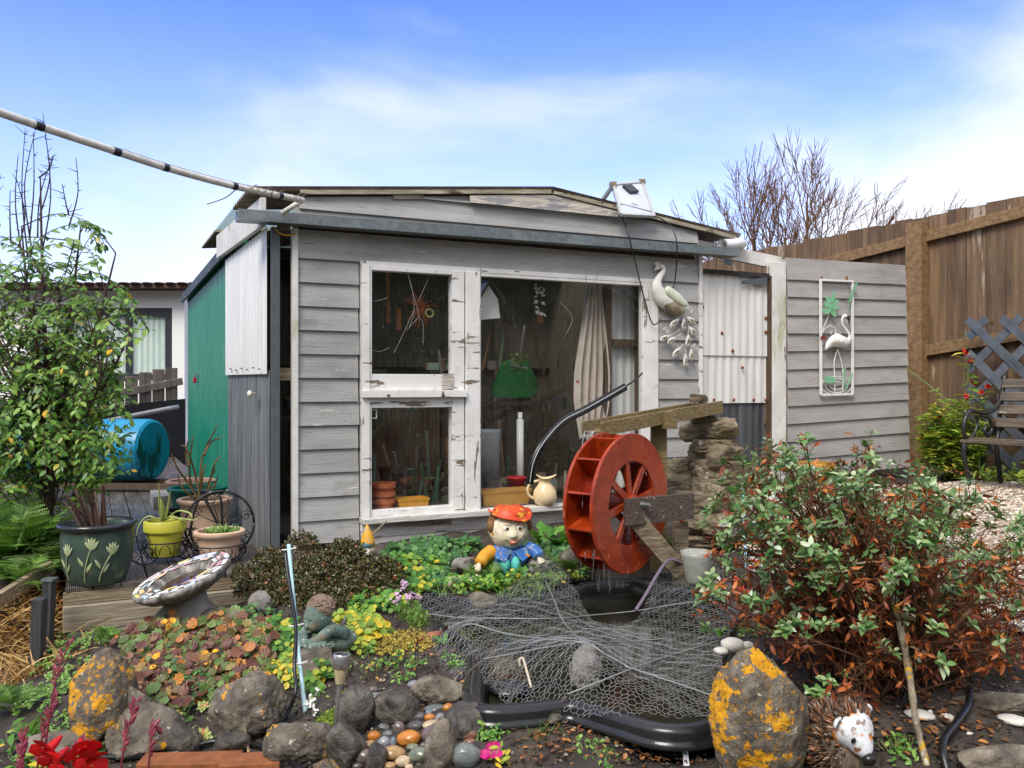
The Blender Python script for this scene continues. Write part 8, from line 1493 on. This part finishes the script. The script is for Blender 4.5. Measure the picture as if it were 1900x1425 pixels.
for pts in ([(372, 935), (355, 900), (352, 865), (358, 808)], [(374, 930), (372, 880), (378, 840), (403, 790)], [(376, 930), (390, 890), (398, 862), (408, 846)], [(370, 930), (345, 890), (330, 870), (318, 842)], [(372, 930), (362, 880), (348, 835), (335, 826)], [(374, 932), (396, 905), (404, 885)], [(370, 932), (338, 905), (330, 880)], [(373, 930), (376, 880), (382, 862)], [(378, 845), (392, 820), (410, 812)], [(352, 865), (345, 845), (350, 815)], [(374, 925), (388, 905), (392, 885), (400, 872)]):
    q = spline([P(x, y, 5.5 + rg.uniform(-.06, .06)) for x, y in pts], 14); m = MB(); m.tube(q, np.linspace(.0085, .004, 14) * (1 + .15 * np.sin(np.arange(14) * 1.9)), 7)
    for k in range(7): j = rg.randint(2, 13); d = rv(1); m.tube([q[j], q[j] + d / np.linalg.norm(d) * .013], [.003, .0006], 4)
    m.build('stem', ROS, rb, smooth=True)
m = MB(); v, f = blob(r0 + [0, 0, -.005], (.06, .06, .08), (), None, 3, .2, 3); m.add(v, f); m.build('root_stock', ROS, rb, smooth=True)
L = Leaves(FAT); sc_ = c4 + np.array([.02, 0, .13]); L2 = Leaves(BLADE)
for k in range(120): a, q = rg.uniform(0, 6.28), math.sqrt(rg.random()) * .085; L.add(sc_ + [q * math.cos(a), q * math.sin(a), 0], np.array([math.cos(a) * .6, math.sin(a) * .6, 1]) + rv(.35), rv(1), rg.uniform(.025, .045), .9)
for k in range(34): a = rg.uniform(0, 6.28); L2.add(sc_ + rv(.02) * [1, 1, 0], np.array([math.cos(a), math.sin(a), rg.uniform(.5, 1.4)]), UP, rg.uniform(.06, .11), 1.0)
m = L.into(MB()); L2.into(m); m.build('potted_succulent', SED, label='spiky green succulent filling the low cream pot', cat='plant', smooth=False)
# ---------------------------------------------------------------- grasses, weeds and flowers
STR = leafmat('straw_blade', [(0, G8(120,88,46)), (.5, G8(176,138,80)), (1, G8(214,180,120))], .7, .2); GRN = leafmat('grass_blade', [(0, G8(64,104,38)), (.5, G8(98,144,52)), (1, G8(150,180,80))], .5, .3); DAN = leafmat('dandelion_leaf', [(0, G8(58,104,36)), (.5, G8(84,140,48)), (1, G8(126,172,70))], .45, .25)
def tuft(name, label, cat, mt, spots_, n, ln, tm=BLADE, lean=.7, wd=1.0, group=None, rad=.05, arch=True):
    cs = [ground(*s_) for s_ in spots_]; L = Leaves(tm)
    for k in range(n): c = cs[k % len(cs)]; a = rg.uniform(0, 6.28); q = c + np.array([rg.gauss(0, rad), rg.gauss(0, rad), 0]); q[2] = h(q[0], q[1]) - .004; L.add(q, np.array([math.cos(a) * lean, math.sin(a) * lean, rg.uniform(.35, 1.1)]), UP * .6 + np.array([math.cos(a), math.sin(a), 0]) * -.3 + rv(.2), rg.uniform(*ln), wd)
    return L.into(MB()).build(name, mt, label=label, cat=cat, group=group)
tuft('dry_grass', 'straw coloured heap of dry grass at the left edge below the plank', 'grass', STR, [(20, 1165), (45, 1200), (15, 1230), (50, 1150), (35, 1260)], 620, (.12, .3), lean=1.2, wd=.55, rad=.09)
def dand(px, py, Y, n, ln, lb):
    c = ground(px, py, Y) if Y else ground(px, py); L = Leaves(T_([(0,0,0),(-.05,.15,0),(.05,.15,0),(-.14,.3,.02),(.14,.3,.02),(-.05,.38,0),(.05,.38,0),(-.17,.52,.0),(.17,.52,.0),(-.06,.6,-.03),(.06,.6,-.03),(-.19,.74,-.06),(.19,.74,-.06),(0,1,-.2)], tri([(0,2,1),(1,2,4,3),(3,4,6,5),(5,6,8,7),(7,8,10,9),(9,10,12,11),(11,12,13)])))
    for k in range(n): a = 6.283 * k / n + rg.uniform(-.3, .3); L.add(c + rv(.006), np.array([math.cos(a) * .8, math.sin(a) * .8, rg.uniform(.4, 1.3)]), UP + rv(.2) - np.array([math.cos(a), math.sin(a), 0]) * .5, rg.uniform(*ln), 1.0)
    L.into(MB()).build('dandelion', DAN, label=lb, cat='weed', group='dandelion weeds in the bed')
for a in [(885, 1105, 4.6, 9, (.1, .16), 'dandelion in front of the white animal figurine'), (1035, 1010, 5.2, 10, (.14, .22), 'tall dandelion right of the gnome hat'), (1008, 1000, 5.25, 9, (.14, .22), 'tall dandelion under the jug'), (1060, 1000, 5.2, 8, (.1, .2), 'dandelion touching the wheel'), (975, 1085, 4.7, 9, (.08, .14), 'low dandelion by the gnome hand'), (930, 1100, 4.6, 9, (.08, .13), 'low dandelion below the gnome legs'), (855, 1020, 5.2, 9, (.06, .1), 'small dandelion behind the carved stone'), (1000, 1060, 4.85, 9, (.1, .15), 'dandelion between the stone and the wheel'), (680, 1215, None, 7, (.03, .05), 'tiny dandelion on the soil near the solar light'), (820, 1200, None, 9, (.04, .07), 'dark rosette weed left of the pond corner'), (1335, 1180, None, 9, (.04, .06), 'weed at the right end of the netting'), (925, 1345, None, 8, (.04, .07), 'weed in front of the pond liner corner')]: dand(*a)
for sp_, n, ln, lb, wd in [([(1060, 990, 5.2), (1005, 985, 5.25), (1030, 1030, 5.0)], 60, (.1, .24), 'long grass blades below the jug', .7), ([(975, 1100, 4.5), (940, 1105, 4.5), (1000, 1095, 4.6)], 80, (.05, .13), 'short grass along the back of the pond', .8), ([(700, 1215), (720, 1225)], 30, (.03, .07), 'tiny grass tuft beside the solar light', .8), ([(990, 1355), (1010, 1362)], 34, (.04, .09), 'yellowish grass tuft by the pond peg', .6), ([(800, 1090, 4.7), (830, 1100, 4.6)], 70, (.05, .12), 'grass around the back left pond corner', .8), ([(1190, 1070, 4.9), (1080, 1085, 4.9)], 50, (.05, .12), 'grass at the foot of the wheel', .8)]:
    tuft('grass_tuft', lb, 'grass', GRN, sp_, n, ln, wd=wd, group='grass tufts in the bed', rad=.035)
CHK = leafmat('chickweed_leaf', [(0, G8(72,116,44)), (.6, G8(106,154,60)), (1, G8(150,186,88))], .4, .25)
for k, (sp_, n, r_, lb) in enumerate([([(905, 1345), (915, 1365), (895, 1360)], 130, .05, 'bushy weed at the bottom left of the pond liner'), ([(835, 1225), (845, 1240)], 50, .04, 'leafy weed beside the netting peg'), ([(770, 1240), (750, 1265)], 50, .05, 'sparse weed above the pebbles'), ([(640, 1395), (608, 1390)], 20, .02, 'weed sprig below the flat-topped rock'), ([(1130, 1415), (1090, 1400)], 34, .06, 'creeping weed by the pale green slate'), ([(1660, 1405), (1680, 1395)], 60, .06, 'low weed at the right of the hedgehog'), ([(1545, 1330), (1520, 1300)], 40, .05, 'weed behind the hedgehog'), ([(575, 1285), (590, 1300)], 30, .03, 'small weed by the blue stake foot'), ([(1390, 1175), (1415, 1180)], 50, .06, 'weed behind the white stones'), ([(420, 1365), (440, 1375)], 24, .03, 'weed sprig by the dark crumbly rock'), ([(185, 1420), (190, 1405)], 16, .03, 'weed sprig behind the hose at the left'), ([(770, 1030, 5.1), (700, 1025, 5.0)], 60, .08, 'leafy weed against the window apron'), ([(1230, 1040, 5.0), (1290, 1010, 5.0)], 60, .1, 'weeds under the stone pile')]):
    clump('small_weed', lb, 'weed', CHK, OVATE, sp_, n, (.012, .026), .04, r_, group='small weeds on the soil', tilt=.5, wd=1.3)
MOSS = leafmat('moss_tuft', [(0, G8(70,96,20)), (.5, G8(116,146,34)), (1, G8(160,176,60))], .8, .15); MOSY = leafmat('golden_moss', [(0, G8(104,92,34)), (.4, G8(160,136,52)), (.8, G8(196,172,84)), (1, G8(110,130,50))], .8, .15)
clump('moss_cushion', 'bright green moss cushion between the solar light and the pointed rock', 'moss', MOSS, BLADE, [(640, 1325), (625, 1350), (655, 1300), (610, 1345)], 1500, (.008, .018), .045, .05, stem=None, tilt=.9, wd=4)
clump('golden_groundcover', 'golden brown creeping groundcover left of the netting', 'plant', MOSY, OVATE, [(740, 1195), (760, 1185), (720, 1205), (780, 1200), (700, 1195)], 1300, (.008, .018), .03, .075, stem=None, tilt=.8, wd=1.5)
def flowers(name, label, mt, spots_, n, size, hgt, rad, petals=5, group=None, ball=1):
    cs = [ground(*s_) for s_ in spots_]; L = Leaves(ROUNDL); pa_, pb_ = [], []; t = thing(name, label, 'flower', np.mean(cs, 0), 0, group)
    for k in range(n):
        c = cs[k % len(cs)] + np.array([rg.gauss(0, rad), rg.gauss(0, rad), 0]); p = c + [rg.gauss(0, .01), rg.gauss(0, .01), hgt * rg.uniform(.6, 1.1)]; pa_.append(c); pb_.append(p); u = UP + np.array([0, -.7, 0]) + rv(.3); u /= np.linalg.norm(u); x_ = np.cross(u, rv(1)); x_ /= np.linalg.norm(x_); y_ = np.cross(u, x_)
        for b in range(ball):
            o_ = rv(.007) if ball > 1 else np.zeros(3)
            for j in range(petals): a = 6.283 * j / petals; L.add(p + o_, x_ * math.cos(a) + y_ * math.sin(a) + u * .35, u, rg.uniform(*size), 1.1)
    m = MB(); m.add(*sticks(pa_, pb_, .0012, .0009, 4)); m.build('flower_stalks', STEMG, t); L.into(MB()).build('petals', mt, t)
YEL = leafmat('yellow_petal', [(0, G8(214,140,20)), (1, G8(244,190,40))], .5, .2); LIL = leafmat('lilac_petal', [(0, G8(176,130,170)), (1, G8(226,190,220))], .5, .2); WHI = leafmat('white_petal', [(0, G8(214,216,206)), (1, G8(244,244,238))], .5, .2); MAG = leafmat('magenta_petal', [(0, G8(170,10,96)), (1, G8(214,30,130))], .5, .2)
for sp_, lb, n in [([(215, 1160), (225, 1165)], 'yellow geum flowers beside the plank step', 5), ([(320, 1110), (345, 1105), (365, 1100)], 'small orange yellow flowers in front of the bird bath', 7), ([(415, 1075), (440, 1085)], 'yellow flowers right of the bird bath', 5), ([(285, 1270), (375, 1265), (320, 1200)], 'scattered orange flowers among the coral bells', 9)]: flowers('yellow_flower', lb, YEL, sp_, n, (.013, .02), .11, .025, group='yellow flowers on the bank')
flowers('lilac_alyssum', 'lilac alyssum flowering at the left end of the netting', LIL, [(750, 1120), (765, 1135), (740, 1150)], 12, (.006, .01), .1, .02, 6, ball=5); clump('alyssum_foliage', 'narrow leaves under the lilac alyssum', 'plant', GRN, LANCE, [(760, 1150), (775, 1165)], 170, (.016, .03), .1, .06, tilt=.8, wd=1.5)
flowers('white_alyssum', 'white alyssum flowers by the blue stake foot', WHI, [(572, 1315), (585, 1325), (590, 1305)], 8, (.005, .008), .03, .015, 6, ball=5)
flowers('magenta_flower', 'magenta flowers at the bottom edge left of centre', MAG, [(912, 1400), (918, 1412), (905, 1420)], 7, (.016, .026), .03, .012); clump('magenta_plant', 'yellow green leaves beside the magenta flowers', 'plant', AQY, LANCE, [(925, 1415)], 30, (.02, .04), .05, .03, wd=1.8)
# foreground red penstemon at the lower left
PST = plain('maroon_stem', lin(112,44,52), .5, .2, 30); BUD = leafmat('maroon_bud', [(0, G8(110,36,52)), (.6, G8(150,60,80)), (1, G8(176,90,100))], .5, .15); RDF = leafmat('scarlet_petal', [(0, G8(190,10,16)), (1, G8(226,24,26))], .55, .2)
pn0 = ground(110, 1470, 2.6) if False else np.array([P(110, 1424, 2.5)[0], 2.5, h(P(110, 1424, 2.5)[0], 2.5)]); pn = thing('red_penstemon', 'scarlet penstemon with maroon bud stalks in the near left corner', 'flower', pn0); m = MB(); L = Leaves(ROUNDL); Bd = Leaves(FAT)
for pts in ([(70, 1500), (82, 1400), (98, 1290), (110, 1240), (130, 1190)], [(60, 1500), (70, 1420), (84, 1340), (104, 1300)], [(120, 1500), (130, 1410), (150, 1380), (160, 1376)], [(215, 1500), (228, 1400), (240, 1345), (252, 1305)], [(270, 1500), (277, 1410), (284, 1350), (290, 1355)], [(40, 1500), (38, 1420), (44, 1360)]):
    q = spline([P(x, y, 2.5 + .02 * i) for i, (x, y) in enumerate(pts)], 24); m.tube(q, np.linspace(.004, .002, 24), 6)
    for j in range(8, 24):
        for s_ in (-1, 1):
            if rg.random() < .6: d = q[min(23, j + 1)] - q[j - 1]; d /= np.linalg.norm(d); sd = np.array([s_, rg.uniform(-.5, .5), 0]); Bd.add(q[j], d + sd * .55, np.array([0, -1, 0]), rg.uniform(.02, .038), .8)
FLT = MB()
for px, py in ((88, 1393), (168, 1412), (100, 1415), (155, 1395)):
    p = P(px, py, 2.48); ax_ = np.array([.55 if px > 120 else -.25, -.75, -.35]); ax_ /= np.linalg.norm(ax_); b0 = p - ax_ * .055; FLT.tube([b0, b0 + ax_ * .02, p], [.005, .011, .015], 12, cap=False); x_ = np.cross(ax_, UP); x_ /= np.linalg.norm(x_); y_ = np.cross(ax_, x_)
    for k in range(5): a = k * 1.2566; d = x_ * math.cos(a) + y_ * math.sin(a); L.add(p + d * .01, d + ax_ * .25, -ax_ + rv(.2), rg.uniform(.036, .05), 1.2)
m.build('stalks', PST, pn, smooth=True); Bd.into(MB()).build('buds', BUD, pn); mm = L.into(MB()); mm.build('petals', RDF, pn, smooth=True); FLT.build('flower_tubes', RDF, pn, smooth=True)
clump('corner_greenery', 'olive leaves in the bottom left corner under the scarlet flowers', 'plant', AQU, LANCE, [(40, 1420), (90, 1424), (140, 1424), (20, 1390)], 90, (.04, .08), .05, .1, wd=1.4)
# leaf litter
LIT = leafmat('brown_leaf_litter', [(0, G8(70,42,26)), (.4, G8(116,74,42)), (.8, G8(160,104,54)), (1, G8(196,136,66))], .6, .1)
L = Leaves(OVATE)
def litter(poly, n, s_=(.015, .035)):
    pl_ = np.array([ground(*a)[:2] for a in poly]); q = in_poly(pl_, POND)(n)
    for p in q: L.add(p + [0, 0, rg.uniform(.004, .022)], rv(1) * [1, 1, .3], UP + rv(.4), rg.uniform(*s_), 1.4)
litter([(60,1010,4.75),(118,1000,4.75),(125,1110,4.3),(80,1120,4.3)], 420, (.02, .045)); litter([(1440,1200),(1800,1240),(1900,1420),(1500,1400)], 520); litter([(560,1240),(900,1180),(900,1420),(640,1300)], 150, (.01, .022)); litter([(950,1340),(1310,1350),(1310,1424),(950,1424)], 260, (.01, .026)); litter([(150,1200),(480,1130),(500,1300),(120,1330)], 320, (.015, .03)); litter([(820,1010,5.3),(1090,1000,5.3),(1060,1090,4.8),(820,1090,4.8)], 160)
L.into(MB()).build('leaf_litter', LIT, label='fallen brown leaves scattered over the garden soil', cat='leaf litter', kind='stuff')
